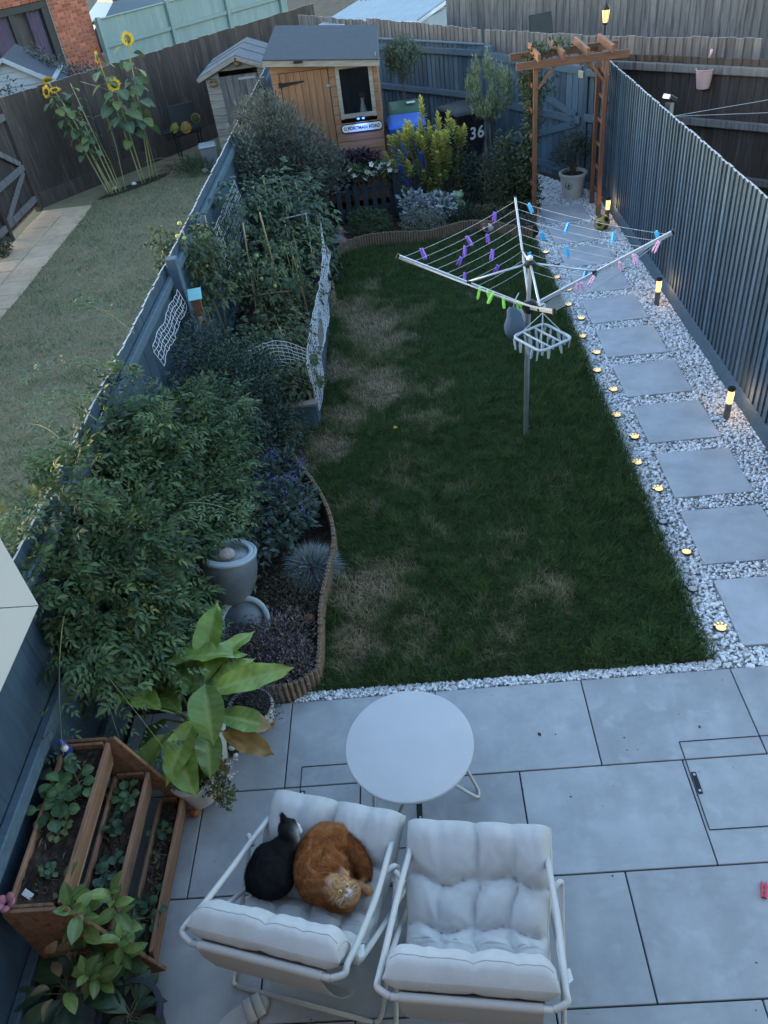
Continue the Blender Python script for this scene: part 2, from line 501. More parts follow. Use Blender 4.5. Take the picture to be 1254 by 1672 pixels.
# ---- garden beds, lawn ground
EDGE_A = [(-1.98, .03), (-1.82, .03), (-1.68, .10), (-1.63, .22), (-1.64, .75), (-1.58, 1.38), (-1.70, 1.92), (-1.98, 2.52), (-2.06, 2.78), (-1.95, 3.14)]
EDGE_B = [(-1.79, 5.62), (-1.76, 5.9), (-1.83, 6.4), (-1.84, 6.85), (-1.70, 7.25), (-1.45, 7.45), (-1.05, 7.48), (-.54, 7.38), (-.05, 7.56), (.28, 7.45), (.62, 7.16), (.80, 7.10)]
def crom(P, n=10):
    P = [Vector((*p, 0)) if len(p) == 2 else Vector(p) for p in P]
    Q = [P[0] * 2 - P[1]] + P + [P[-1] * 2 - P[-2]]
    out = []
    for i in range(1, len(Q) - 2):
        for k in range(n):
            t = k / n
            a, b, c, d = Q[i - 1], Q[i], Q[i + 1], Q[i + 2]
            out.append(.5 * ((2 * b) + (c - a) * t + (2 * a - 5 * b + 4 * c - d) * t * t + (3 * b - a - 3 * c + d) * t ** 3))
    out.append(P[-1]); return out
ea, eb = crom(EDGE_A), crom(EDGE_B)
lawn_poly = [(p.x, p.y) for p in ea[10:]] + [(-1.80, 3.15), (-1.80, 5.6)] + [(p.x, p.y) for p in eb] + [(.84, 7.05), (.84, .07), (-1.7, .07)]
q = MB(); n = len(lawn_poly)
q.add([(x, y, -.012) for x, y in lawn_poly], [tuple(range(n - 1, -1, -1))])
M['turf'] = mat('lawn_soil_and_thatch', (0.040, 0.042, 0.022), 0.95, 0.4, 12, bump=.6, bscale=60, col2=(.11, .085, .055))
lawn = struct(q.build('lawn', M['turf']))
q = MB(); q.box((-1.0, 5.2, -.055), (3.9, 10.4, .03))
struct(q.build('flower_bed', M['soil']))

def inside(poly, X, Y):
    res = np.zeros(len(X), bool); j = len(poly) - 1
    for i in range(len(poly)):
        xi, yi = poly[i]; xj, yj = poly[j]
        if yi != yj:
            c = ((yi > Y) != (yj > Y)) & (X < (xj - xi) * (Y - yi) / (yj - yi) + xi)
            res ^= c
        j = i
    return res

# dry straw-coloured patches of the lawn (x, y, radius, strength)
PATCH = [(-1.35, 5.1, .42, 1.0), (-1.15, 4.6, .30, .8), (-1.55, 4.2, .25, .9), (-1.2, 3.75, .32, 1.0), (-1.55, 3.3, .25, .8), (-.75, 3.7, .25, .6),
         (-.85, 5.3, .3, .5), (-.8, 3.1, .25, .48), (-1.75, 2.75, .22, 1.0), (-1.0, 2.4, .30, .40), (-.55, 2.0, .25, .28), (-1.25, 1.0, .30, .95),
         (-1.35, .45, .25, .7), (-1.0, .45, .25, .5), (-.05, .75, .24, .50), (-.35, 1.3, .25, .34), (-.95, 1.6, .25, .3), (-1.45, 1.9, .2, .5),
         (-.45, .45, .22, .36), (-1.6, 5.6, .3, .7), (-.2, 5.6, .3, .25), (-1.3, 6.2, .3, .45), (.1, 2.0, .25, .25)]
def dryness(x, y):
    w = np.zeros_like(x)
    jx = x + .22 * (noise2(x * 4, y * 4, 3) - .5) + .10 * (noise2(x * 11, y * 11, 4) - .5)
    jy = y + .22 * (noise2(x * 4, y * 4, 5) - .5) + .10 * (noise2(x * 11, y * 11, 6) - .5)
    for px, py, r, s in PATCH:
        d2 = ((jx - px) ** 2 + ((jy - py) * .8) ** 2) / (r * r)
        w = np.maximum(w, s * np.exp(-d2 * 1.1))
    return np.clip(w * 1.1 - .27 + .40 * (noise2(x * 7, y * 7, 9) - .5) + .35 * (noise2(x * 22, y * 22, 19) - .5), 0, 1)

def blades(name, X, Y, H, Wd, C, z0, mt, parent=None, lean=.6):
    n = len(X)
    a = rng.uniform(0, 2 * PI, n); ph = a + PI / 2 + rng.normal(0, .5, n)
    le = np.abs(rng.normal(lean, .35, n)) * H
    dx, dy = np.cos(a), np.sin(a)
    px, py = np.cos(ph) * Wd / 2, np.sin(ph) * Wd / 2
    V = np.zeros((n, 5, 3))
    V[:, 0] = np.stack([X - px, Y - py, np.full(n, z0)], 1)
    V[:, 1] = np.stack([X + px, Y + py, np.full(n, z0)], 1)
    mx, my, mz = X + dx * le * .35, Y + dy * le * .35, z0 + H * .62
    V[:, 2] = np.stack([mx - px * .8, my - py * .8, mz], 1)
    V[:, 3] = np.stack([mx + px * .8, my + py * .8, mz], 1)
    V[:, 4] = np.stack([X + dx * le, Y + dy * le, z0 + H], 1)
    b = (np.arange(n) * 5)[:, None]
    F = np.concatenate([b + [0, 1, 3], b + [0, 3, 2], b + [2, 3, 4]], 0)
    return np_mesh(name, V.reshape(-1, 3), F, mt, parent, np.repeat(C, 5, 0))

NG = 400000
X = rng.uniform(-2.1, .93, NG); Y = rng.uniform(.03, 7.6, NG)
# nearer blades are denser on the picture: keep everything near, thin out far
dry = dryness(X, Y)
cl = noise2(X * 2.3, Y * 2.3, 1) * .6 + noise2(X * 8, Y * 8, 2) * .4
cl2 = noise2(X * 14, Y * 14, 12)
keep = inside(lawn_poly, X, Y) & (rng.random(NG) > dry * .72) & (rng.random(NG) < 1 - .45 * (Y / 7.6))
rightg = np.clip((X + .2) / .9, 0, 1)
X, Y, dry, cl, cl2, rightg = [a[keep] for a in (X, Y, dry, cl, cl2, rightg)]
Hh = (.022 + .040 * cl + .022 * rightg + .03 * (cl2 > .68)) * rng.uniform(.6, 1.35, len(X)) * (1 - .50 * dry)
g1 = np.array([.042, .086, .027]); g2 = np.array([.115, .175, .056]); g3 = np.array([.58, .47, .32])
t = np.clip(rng.normal(.30, .25, len(X)) + .5 * (cl2 - .5) + .35 * (cl - .5), 0, 1)[:, None]
C = g1 * (1 - t) + g2 * t
dm = np.clip(dry * 1.25 + rng.normal(0, .22, len(X)), 0, 1)[:, None] * (dry[:, None] > .03)
C = C * (1 - dm) + g3 * rng.uniform(.55, 1.15, (len(X), 1)) * dm
tag(blades('grass', X, Y, Hh, rng.uniform(.0028, .0050, len(X)), C, -.012, M['grass']),
    'mown grass lawn with dry straw patches in the middle of the garden', 'grass', kind='stuff')

# short straw lying flat in the dry patches
NS = 60000
X = rng.uniform(-2.1, .9, NS); Y = rng.uniform(.05, 7.5, NS)
dry = dryness(X, Y); k = inside(lawn_poly, X, Y) & (rng.random(NS) < dry * .95)
X, Y = X[k], Y[k]
Cc = np.array([.50, .39, .26]) * rng.uniform(.5, 1.2, (len(X), 1))
tag(blades('dry_grass', X, Y, rng.uniform(.010, .024, len(X)), rng.uniform(.003, .005, len(X)), Cc, -.012, M['grass'], lean=2.2),
    'straw coloured dead grass in the bare patches of the lawn', 'grass', kind='stuff')

# ---- gravel path with stepping stones
gravel_poly = [(.80, .005), (1.95, .005), (1.95, 8.5), (1.72, 8.85), (1.30, 9.6), (.92, 10.2), (.93, 8.5), (.93, 7.3), (.80, 7.05)]
q = MB(); n = len(gravel_poly)
q.add([(x, y, -.020) for x, y in gravel_poly], [tuple(range(n))])
q.add([(-1.85, .002, -.020), (.8, .002, -.020), (.8, .075, -.020), (-1.85, .075, -.020)], [(0, 1, 2, 3)])
M['gravelbed'] = mat('gravel_underlay', (.34, .35, .37), .95, .4, 60)
gravel = struct(q.build('gravel_path', M['gravelbed']))
q = MB(); q.bbox((0, 0, -.012), (.588, .577, .026), .002)
stone_me = q.mesh('stepping_stone', M['step'])
STONES = []
for k in range(11):
    cx, cy = 1.049 + .294 + rnd.uniform(-.012, .012), .157 + k * .738 + .2885
    STONES.append((cx, cy))
    inst(stone_me, 'stepping_stone', gravel, (cx, cy, .006), (0, 0, rnd.uniform(-.02, .02)))

# pebbles: jittered icosahedra joined into one piece (too many and too small to pick apart)
def ico():
    t = (1 + 5 ** .5) / 2
    v = np.array([(-1, t, 0), (1, t, 0), (-1, -t, 0), (1, -t, 0), (0, -1, t), (0, 1, t), (0, -1, -t), (0, 1, -t), (t, 0, -1), (t, 0, 1), (-t, 0, -1), (-t, 0, 1)], float)
    v /= np.linalg.norm(v[0])
    f = np.array([(0, 11, 5), (0, 5, 1), (0, 1, 7), (0, 7, 10), (0, 10, 11), (1, 5, 9), (5, 11, 4), (11, 10, 2), (10, 7, 6), (7, 1, 8), (3, 9, 4), (3, 4, 2), (3, 2, 6), (3, 6, 8), (3, 8, 9), (4, 9, 5), (2, 4, 11), (6, 2, 10), (8, 6, 7), (9, 8, 1)])
    return v, f
IV, IF = ico()
def pebbles(name, X, Y, R, z0, C, mt, parent=None, flat=.62):
    n = len(X)
    V = IV[None] * (R[:, None, None]) * rng.uniform(.72, 1.25, (n, 12, 1))
    V = V * np.stack([rng.uniform(.75, 1.3, n), rng.uniform(.75, 1.3, n), rng.uniform(flat * .7, flat * 1.3, n)], 1)[:, None]
    a = rng.uniform(0, 2 * PI, n); b = rng.normal(0, .45, n)
    ca, sa, cb, sb = np.cos(a)[:, None], np.sin(a)[:, None], np.cos(b)[:, None], np.sin(b)[:, None]
    x, y, z = V[..., 0], V[..., 1], V[..., 2]
    y, z = y * cb - z * sb, y * sb + z * cb
    x, y = x * ca - y * sa, x * sa + y * ca
    V = np.stack([x + X[:, None], y + Y[:, None], z + z0[:, None]], -1)
    F = (IF[None] + (np.arange(n) * 12)[:, None, None]).reshape(-1, 3)
    return np_mesh(name, V.reshape(-1, 3), F, mt, parent, np.repeat(C, 12, 0))
NP = 52000
X = rng.uniform(.80, 1.95, NP); Y = rng.uniform(.0, 10.2, NP)
k = inside(gravel_poly, X, Y)
for cx, cy in STONES: k &= ~((abs(X - cx) < .300) & (abs(Y - cy) < .294))
X2 = rng.uniform(-1.80, .86, 2300); Y2 = rng.uniform(.006, .07, 2300)
k &= rng.random(NP) < 1.15 - .035 * Y
X = np.concatenate([X[k], X2]); Y = np.concatenate([Y[k], Y2]); n = len(X)
R = np.exp(rng.normal(math.log(.0105), .30, n)); R[-2300:] *= .8
sh = rng.choice([1.0, .86, .62, .42], n, p=[.56, .28, .12, .04])[:, None]
C = np.array([.78, .80, .84]) * sh * rng.uniform(.86, 1.08, (n, 1))
C[rng.random(n) < .06] *= np.array([1.0, .86, .74])
o = pebbles('pebbles', X, Y, np.clip(R, .006, .022), -.014 + rng.uniform(0, .013, n), C, M['pebble'], gravel)
tag(o, kind='stuff')
print('pebbles', n)

# grit, leaf bits and crumbs on the paving
n = 240; X = rng.uniform(-2.75, 1.9, n); Y = rng.uniform(-2.2, -.01, n)
Cg = np.array([[.05, .04, .03], [.10, .07, .04], [.16, .12, .07], [.45, .44, .42]])[rng.integers(0, 4, n)]
tag(pebbles('patio_grit', X, Y, np.exp(rng.normal(math.log(.0026), .5, n)), np.full(n, .0015), Cg, M['grit'], None, .35), 'tiny crumbs of soil and leaf scattered over the paving', 'grit', kind='stuff')

# ---- neighbour's side: dry lawn and buff slab path
q = MB(); q.add([(-7.25, -3.2, -.01), (-2.9, -3.2, -.01), (-2.9, 15.5, -.01), (-7.25, 15.5, -.01)], [(0, 1, 2, 3)])
M['drylawn'] = mat('dry_neighbour_lawn', (.26, .215, .13), .95, .35, 5, bump=.5, bscale=120, col2=(.14, .145, .075), detail=8)
struct(q.build('neighbour_lawn', M['drylawn']))
NN = 90000
X = rng.uniform(-6.2, -2.92, NN); Y = rng.uniform(1.0, 12.6, NN)
k = (Y < 11.3 + (X + 6.2) * 1.0) & (rng.random(NN) < np.clip(1.1 - .06 * Y, .3, 1))
X, Y = X[k], Y[k]
pn = noise2(X * 1.5, Y * 1.5, 21) * .5 + noise2(X * 5, Y * 5, 22) * .5
tt = np.clip((pn - .46) * 4.5 + rng.normal(0, .3, len(X)) + .55 * (X < -5.9) + .5 * (Y > 9.5), 0, 1)[:, None]
C = (np.array([.43, .345, .21]) * (1 - tt) + np.array([.155, .185, .072]) * tt) * rng.uniform(.6, 1.2, (len(X), 1))
tag(blades('neighbour_grass', X, Y, rng.uniform(.014, .042, len(X)), rng.uniform(.004, .007, len(X)), C, -.01, M['grass'], lean=1.2),
    'parched yellowish grass of the neighbouring lawn beyond the left fence', 'grass', kind='stuff')
npath = MB(); npath.box((-6.62, 6.8, -.03), (.95, 8.3, .03))
npath = struct(npath.build('neighbour_path', M['joint']))
q = MB(); q.bbox((0, 0, .0), (.44, .435, .03), .006); bs = q.mesh('buff_slab', M['buff'])
for j in range(18):
    for i in range(2):
        inst(bs, 'buff_slab', npath, (-6.83 + i * .455 + rnd.uniform(-.01, .01), 2.9 + j * .45 + rnd.uniform(-.006, .006), -.008 + rnd.uniform(-.003, .003)), (rnd.uniform(-.01, .01), rnd.uniform(-.01, .01), rnd.uniform(-.015, .015)))

# ================================================================== FENCES
def board_mesh(name, w, h, th, mt, dirx=True, end=True):
    """feather-edge board along local x, standing in z from 0 to h; its thick edge stands proud towards -y"""
    q = MB()
    poly = [(-w / 2, 0), (w / 2, 0), (w / 2, -th), (-w / 2, -.006)]
    n = 4
    vs = [(p[0], p[1], 0) for p in poly] + [(p[0], p[1], h) for p in poly]
    q.add(vs, [(0, 1, 5, 4), (1, 2, 6, 5), (2, 3, 7, 6), (3, 0, 4, 7), (3, 2, 1, 0)])
    q.cur = 1 if end else 0
    q.add([vs[4], vs[5], vs[6], vs[7]], [(0, 1, 2, 3)])
    return q.mesh(name, [mt, M['board_end']] if end else [mt])

def fence_run(name, label, P0, P1, z0, z1, pitch, mt, rail_mt, rails=(), rail_side=-1, group='fences around the garden', gravel_h=0, gap=0, w=None, th=.02, flip=False, end=True, jit=.006, post=None, cap=None, lean=0.004):
    """boards from P0 to P1 (2D). Board face normal = left of direction * -1 (towards local -y)"""
    d = Vector((P1[0] - P0[0], P1[1] - P0[1])); Lg = d.length
    rz = math.atan2(d.y, d.x)
    t = thing(name, label, 'fence', (P0[0], P0[1], 0), rz, group)
    w = w or pitch + .022
    me = board_mesh('board', w, z1 - z0, th, mt, end=end)
    n = int(Lg / pitch)
    for i in range(n):
        o = inst(me, 'board', t, ((i + .5) * pitch + rnd.uniform(-.006, .006), rnd.uniform(-.002, .002), z0 + rnd.uniform(-jit, jit)), (0, rnd.uniform(-lean, lean), rnd.uniform(-.01, .01) + (PI if flip else 0)))
    for (zz, hh, ww) in rails:
        q = MB(); q.bar((0, 0, 0), (Lg, 0, 0), ww, hh, bev=.006)
        q.build('rail', rail_mt, t, loc=(0, rail_side * (ww / 2 + th * (1 if rail_side < 0 else 0) + .004), zz))
    if gravel_h:
        q = MB(); q.bbox((Lg / 2, -.012 * (1 if not flip else -1), gravel_h / 2 - .01), (Lg, .028, gravel_h + .02), .004)
        q.build('gravel_board', rail_mt, t)
    if post:
        for s in post[0]:
            q = MB(); q.bbox((0, 0, post[1] / 2 - .03), (.09, .09, post[1] + .06), .006)
            q.build('post', rail_mt, t, loc=(s, post[2], 0))
    if cap:
        q = MB(); q.bar((0, 0, z1 + .012), (Lg, 0, z1 + .012), cap, .022, bev=.004)
        q.build('capping_rail', rail_mt, t, loc=(0, -.01, 0))
    return t

# right boundary: slate blue feather-edge boards, face towards the path (-x)
fence_run('garden_fence', 'long slate blue feather edge fence along the right of the gravel path', (1.955, 8.62), (1.955, .4), .16, 1.715, .096, M['fence'], M['fence_h'],
          rails=(), gravel_h=.165, th=.026)
# left boundary: boards seen from the rail side
fence_run('garden_fence', 'slate blue fence with rails on the left between both gardens', (-2.875, 12.6), (-2.875, -3.1), .14, 1.595, .098, M['fence_shaded'], M['fence_h'],
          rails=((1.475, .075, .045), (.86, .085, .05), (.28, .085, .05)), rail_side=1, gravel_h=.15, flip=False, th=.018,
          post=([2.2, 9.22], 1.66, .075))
# rear boundary of this garden, running at a slant
fence_run('garden_fence', 'blue rear fence behind the bins between shed and gate', (-1.6, 12.95), (.60, 10.64), .1, 1.66, .098, M['fence'], M['fence_h'],
          rails=((1.56, .09, .055), (.96, .09, .055), (.35, .09, .055)), rail_side=-1, th=.018, end=False, cap=.07)
fence_run('garden_fence', 'short blue fence piece between gate and right hand fence', (1.80, 8.76), (1.96, 8.56), .1, 1.64, .098, M['fence'], M['fence_h'], rails=((1.52, .09, .055), (.96, .09, .055)), rail_side=-1, th=.018, end=False)

# gate with z-brace
gd = Vector((1.77 - .66, 8.80 - 10.58)); gl = gd.length; grz = math.atan2(gd.y, gd.x)
gate = thing('garden_gate', 'blue boarded gate with diagonal braces behind the timber arch', 'gate', (.66, 10.58, 0), grz)
gw = gl
nb = 17
q = MB(); q.bbox((0, 0, .76), (gw / nb - .006, .018, 1.52), .003); gb = q.mesh('board', M['fence'])
for i in range(nb):
    inst(gb, 'board', gate, ((i + .5) * gw / nb, 0, .06))
def gbar(a, b, w=.10, nm='brace'):
    q = MB(); q.bar((a[0], -.022, a[1]), (b[0], -.022, b[1]), .022, w, up=(0, 0, 1) if abs(b[0] - a[0]) > .01 else (1, 0, 0), bev=.003)
    return q.build(nm, M['fence_h'], gate)
gbar((.05, 1.52), (gw - .05, 1.52)); gbar((.05, .90), (gw - .05, .90)); gbar((.05, .20), (gw - .05, .20))
q = MB(); q.bar((.10, -.023, 1.46), (gw - .14, -.023, .95), .02, .095, up=(0, 0, 1)); q.build('brace', M['fence_h'], gate)
q = MB(); q.bar((gw - .14, -.023, .85), (.10, -.023, .26), .02, .095, up=(0, 0, 1)); q.build('brace', M['fence_h'], gate)
for x in (-.02, gw + .02):
    q = MB(); q.bbox((0, 0, .82), (.10, .10, 1.66), .006); q.build('gate_post', M['fence'], gate, loc=(x, .02, 0))
q = MB(); q.tube([(.16 + .045 * math.cos(a), -.045, .84 + .045 * math.sin(a)) for a in np.linspace(0, 2 * PI, 17)[:-1]], .006, 6, closed=True)
q.build('ring_handle', M['steel'], gate, smooth='all')
q = MB(); q.bbox((.10, -.04, .62), (.16, .012, .03), .003); q.tube([(.05, -.05, .62), (.17, -.05, .62)], .007, 6); q.build('bolt', M['black'], gate)
for z in (1.48,):
    q = MB(); q.bbox((.06, -.036, z + .02), (.18, .006, .035), .002); q.build('hinge', M['steel'], gate)
    q = MB(); q.bbox((gw - .06, -.036, z), (.10, .006, .09), .002); q.build('hinge', M['steel'], gate)

# fences behind the gate and to the right
fence_run('rear_fence', 'dark brown fence with two rails behind the right hand neighbour', (1.98, 8.62), (5.4, 5.4), .0, 1.74, .105, M['brown'], M['weather'],
          rails=((1.62, .09, .06), (1.03, .085, .06), (.4, .085, .06)), rail_side=-1, group='brown fences of the neighbours', end=False, th=.016)
P2 = [(-2.6, 15.6), (-1.2, 13.75), (.66, 11.05), (2.2, 9.26), (3.8, 7.93), (5.6, 6.6)]
lb2 = ['low weathered fence whose top shows behind the wooden shed', 'weathered grey fence just behind the blue rear fence', 'weathered grey fence behind gate and timber arch', 'weathered grey fence behind the pink bucket', 'weathered grey fence at the right edge behind the brown one']
for i in range(5):
    fence_run('rear_fence', lb2[i], P2[i], P2[i + 1], .0, (1.76, 1.80, 1.80, 1.81, 1.80)[i], .11, M['weather'], M['weather'], group='weathered fences behind the garden', th=.018, end=True, jit=.012)
fence_run('rear_fence', 'tall grey weathered fence across the top right behind the others', (.3, 14.1), (6.6, 10.1), .0, 2.35, .125, M['weather'], M['weather'], group='weathered fences behind the garden', th=.02, jit=.02)

# neighbour's fences on the left
fence_run('neighbour_fence', 'dark brown fence behind the sunflowers of the neighbouring garden', (-7.15, 10.95), (-2.4, 17.1), .22, 1.75, .125, M['brown'], M['brown'], group='brown fences of the neighbours', th=.02, gravel_h=.24, end=True, jit=.01)
ng = fence_run('neighbour_gate', 'brown boarded gate with braces at the far left edge', (-7.16, 8.4), (-7.16, 10.9), .08, 1.66, .12, M['brown'], M['weather'], group='brown fences of the neighbours',
               rails=((1.5, .10, .05), (.72, .10, .05), (.2, .10, .05)), rail_side=-1, end=False)
ng['category'] = 'gate'
for (a, b) in (((1.15, 1.45), (2.35, .78)), ((2.35, .66), (1.15, .24))):
    q = MB(); q.bar((a[0], -.05, a[1]), (b[0], -.05, b[1]), .03, .09); q.build('brace', M['weather'], ng)
for x in (1.05, 2.45):
    q = MB(); q.bbox((x, -.03, .86), (.10, .10, 1.76), .006); q.build('gate_post', M['brown'], ng)
fence_run('neighbour_fence', 'brown fence beside the buff slabs at the left edge', (-7.16, 3.0), (-7.16, 8.36), .05, 1.7, .125, M['brown'], M['brown'], group='brown fences of the neighbours', end=False)
# sage green fence by the brick house
gdir = Vector((.61, .79)).normalized()
G0 = Vector((-7.72, 18.75))
gf = fence_run('sage_fence', 'pale sage green panel fence beside the brick house', tuple(G0), tuple(G0 + gdir * 6.6), .1, 1.80, .14, M['palegreen'], M['palegreen'], rails=((1.25, .08, .05), (.55, .08, .05)), rail_side=-1,
               group='fences around the garden', end=False, cap=.10, post=([.06, 2.2, 4.2, 6.3], 1.86, -.06))
# ================================================================== BUILDINGS
# ---- the house behind the camera (its open window sash reaches into the picture)
M['rearbrick'] = mat('buff_house_brick', (.26, .225, .20), .9, .3, 12, bump=.3)
house = thing('house', 'house behind the viewer, its white open window sash showing at the left edge', 'house', (0, -3.3, 0))
q = MB(); q.box((0, -1.0, 1.2), (13, 1.6, 2.6)); q.box((-4.2, -1.0, 4.6), (4.6, 1.6, 4.2)); q.box((3.6, -1.0, 4.6), (5.8, 1.6, 4.2)); q.box((-.6, -1.0, 5.85), (2.6, 1.6, 1.7))
q.box((-.6, -1.0, 2.9), (2.6, 1.6, .8))
q.build('wall', M['rearbrick'], house)
q = MB(); q.box((0, -.55, 6.1), (13.4, 1.9, .25)); q.build('eaves', M['upvc'], house)  # unseen overhang, added to block sky light and darken the sash
sash = MB()
xs, zb, yo, yw, fw, ft = -1.2325, 3.51, -2.53, -3.26, .09, .065
sash_o = bpy.data.objects.new('window_sash', None); link(sash_o, house)
zt_ = zb + 1.1
def srail(poly):     # mitred rail: outline in (y, z), chamfered inner edge
    q = MB(); n = len(poly)
    for k, x in enumerate((xs - ft / 2, xs + ft / 2)):
        q.v += [(x, y + 3.3, z) for y, z in poly]
    q.f = [tuple(range(n - 1, -1, -1)), tuple(range(n, 2 * n))] + [(i, (i + 1) % n, n + (i + 1) % n, n + i) for i in range(n)]
    q.m = [0] * len(q.f)
    o = q.build('sash_rail', M['upvc'], sash_o)
g_ = .0006
srail([(yo, zb + g_), (yo, zt_ - g_), (yo - fw, zt_ - fw - g_), (yo - fw, zb + fw + g_)])
srail([(yw, zb), (yo - g_, zb), (yo - fw - g_, zb + fw), (yw, zb + fw)])
srail([(yw, zt_), (yw, zt_ - fw), (yo - fw - g_, zt_ - fw), (yo - g_, zt_)])
q = MB(); q.box((xs, (yo - fw + yw) / 2 + 3.3, zb + .55), (.02, yo - fw - yw, .94)); q.build('pane', glass_mat('window_glass', (.03, .035, .04), .3), sash_o)

# ---- orange timber shed
SX0, SX1, SY0, SY1 = -2.50, -1.03, 9.22, 11.0
shed = thing('garden_shed', 'orange stained timber shed with grey sloping roof and one window', 'shed', (SX0, SY0, 0))
SWD = SX1 - SX0
def ztop(x): return 2.06 - .155 * (x / SWD)
q = MB(); q.box((SWD / 2, .9, .04), (SWD, 1.7, .06)); q.build('floor', M['brown'], shed)
for nm, c, d in (('side_wall', (.01, .9, 1.0), (.02, 1.74, 2.0)), ('side_wall', (SWD - .01, .9, .94), (.02, 1.74, 1.88)), ('rear_wall', (SWD / 2, 1.76, .95), (SWD, .02, 1.9))):
    q = MB(); q.box(c, d); q.build(nm, M['shedv'], shed)
for j in range(16):      # cladding on the right side wall
    q = MB(); q.bar((SWD + .004, -.01, .13 + j * .118), (SWD + .004, 1.78, .13 + j * .118), .014, .112); q.build('plank', M['shed'], shed)
def plank(x0, x1, z, h):
    q = MB(); w = x1 - x0
    # shiplap: face slightly tilted, groove between
    q.add([(-w / 2, 0, 0), (w / 2, 0, 0), (w / 2, -.014, .004), (-w / 2, -.014, .004), (-w / 2, -.010, h - .006), (w / 2, -.010, h - .006), (w / 2, 0, h), (-w / 2, 0, h)],
          [(0, 1, 2, 3), (3, 2, 5, 4), (4, 5, 6, 7), (0, 3, 4, 7), (1, 6, 5, 2)])
    return q.build('plank', M['shed'], shed, loc=((x0 + x1) / 2, 0, z))
DX0, DX1 = .12, .79        # door
WX0, WX1, WZ0, WZ1 = .92, 1.38, 1.24, 1.87
rowh = .122
for j in range(17):
    z = .05 + j * rowh
    if z + .02 > ztop(.06): continue
    plank(0, DX0 - .012, z, min(rowh, ztop(.06) - z))
    h = min(rowh, ztop(1.1) - z)
    if h < .03: continue
    if z + rowh <= WZ0 - .02 or z >= WZ1 + .03:
        plank(DX1 + .012, SWD, z, h)
    else:
        plank(DX1 + .012, WX0 - .03, z, h); plank(WX1 + .03, SWD, z, h)
z = 1.925
q = MB(); q.prism([(DX0 - .02, 1.885), (DX1 + .02, 1.885), (DX1 + .02, ztop(DX1) - .01), (DX0 - .02, ztop(DX0) - .01)], 0, .012, M=Matrix(((1, 0, 0), (0, 0, -1), (0, 1, 0))))
q.build('plank', M['shed'], shed)
door = MB(); door.box(((DX0 + DX1) / 2, .004, .97), (DX1 - DX0 + .02, .012, 1.82)); door = door.build('door', M['brown'], shed)
nb = 7; pw = (DX1 - DX0) / nb
for i in range(nb):
    q = MB(); q.bbox((0, -.010, .965), (pw - .004, .016, 1.82), .003); q.build('door_plank', M['shedv'], door, loc=(DX0 + (i + .5) * pw, 0, 0))
q = MB(); q.prism([(DX0 - .03, 1.70), (DX0 + .02, 1.71), (DX0 + .33, 1.745), (DX0 + .335, 1.765), (DX0 + .02, 1.765), (DX0 - .03, 1.775)], .0, .006, M=Matrix(((1, 0, 0), (0, 0, -1), (0, 1, 0))), c=(0, -.021, 0))
q.build('strap_hinge', M['black'], door)
q = MB(); q.bbox((DX1 - .01, -.024, 1.66), (.06, .012, .03), .002); q.tube([(DX1 - .03, -.032, 1.66), (DX1 + .03, -.032, 1.66)], .006, 6); q.build('latch', M['steel'], door)
win = MB()
for a, b in (((WX0, WZ0), (WX1, WZ0)), ((WX0, WZ1), (WX1, WZ1)), ((WX0, WZ0), (WX0, WZ1)), ((WX1, WZ0), (WX1, WZ1))):
    vert = a[0] == b[0]
    win.bar((a[0], -.016, a[1] - (.035 if vert else 0)), (b[0], -.016 - (0 if vert else .003), b[1] + (.035 if vert else 0)), .034, .055, up=(1, 0, 0) if vert else (0, 0, 1))
win = win.build('window', M['trim'], shed)
q = MB(); q.box(((WX0 + WX1) / 2, .002, (WZ0 + WZ1) / 2), (WX1 - WX0, .006, WZ1 - WZ0)); q.build('pane', glass_mat('shed_glass', (.015, .02, .026), .35), win)
for x in (.16, .37):
    q = MB(); q.bbox((WX0 + x, -.038, WZ1 + .03), (.075, .012, .022), .003); q.build('window_clip', M['white'], win)
# roof: felt sheet, fascia boards
q = MB()
zf = lambda x: ztop(x) + .03
a, b = -.06, SWD + .05
q.add([(a, -.13, zf(a)), (b, -.13, zf(b)), (b, 1.92, zf(b) + .11), (a, 1.92, zf(a) + .11), (a, -.13, zf(a) - .014), (b, -.13, zf(b) - .014), (b, 1.92, zf(b) + .096), (a, 1.92, zf(a) + .096)],
      [(0, 1, 2, 3), (7, 6, 5, 4), (0, 4, 5, 1), (1, 5, 6, 2), (2, 6, 7, 3), (3, 7, 4, 0)])
roof = q.build('roof', M['felt'], shed)
q = MB(); q.bar((a, -.112, zf(a) - .055), (b, -.112, zf(b) - .055), .018, .075, up=(0, 0, 1)); q.build('fascia_board', M['trim'], roof)
for x in (a + .01, b - .01):
    q = MB(); q.bar((x, -.10, zf(x) - .045), (x, 1.90, zf(x) + .065), .018, .06); q.build('fascia_board', M['trim'], roof)
q = MB(); q.bbox((.42, -.13, zf(.42) - .03), (.12, .035, .03), .003); q.build('roof_lamp', M['black'], roof)

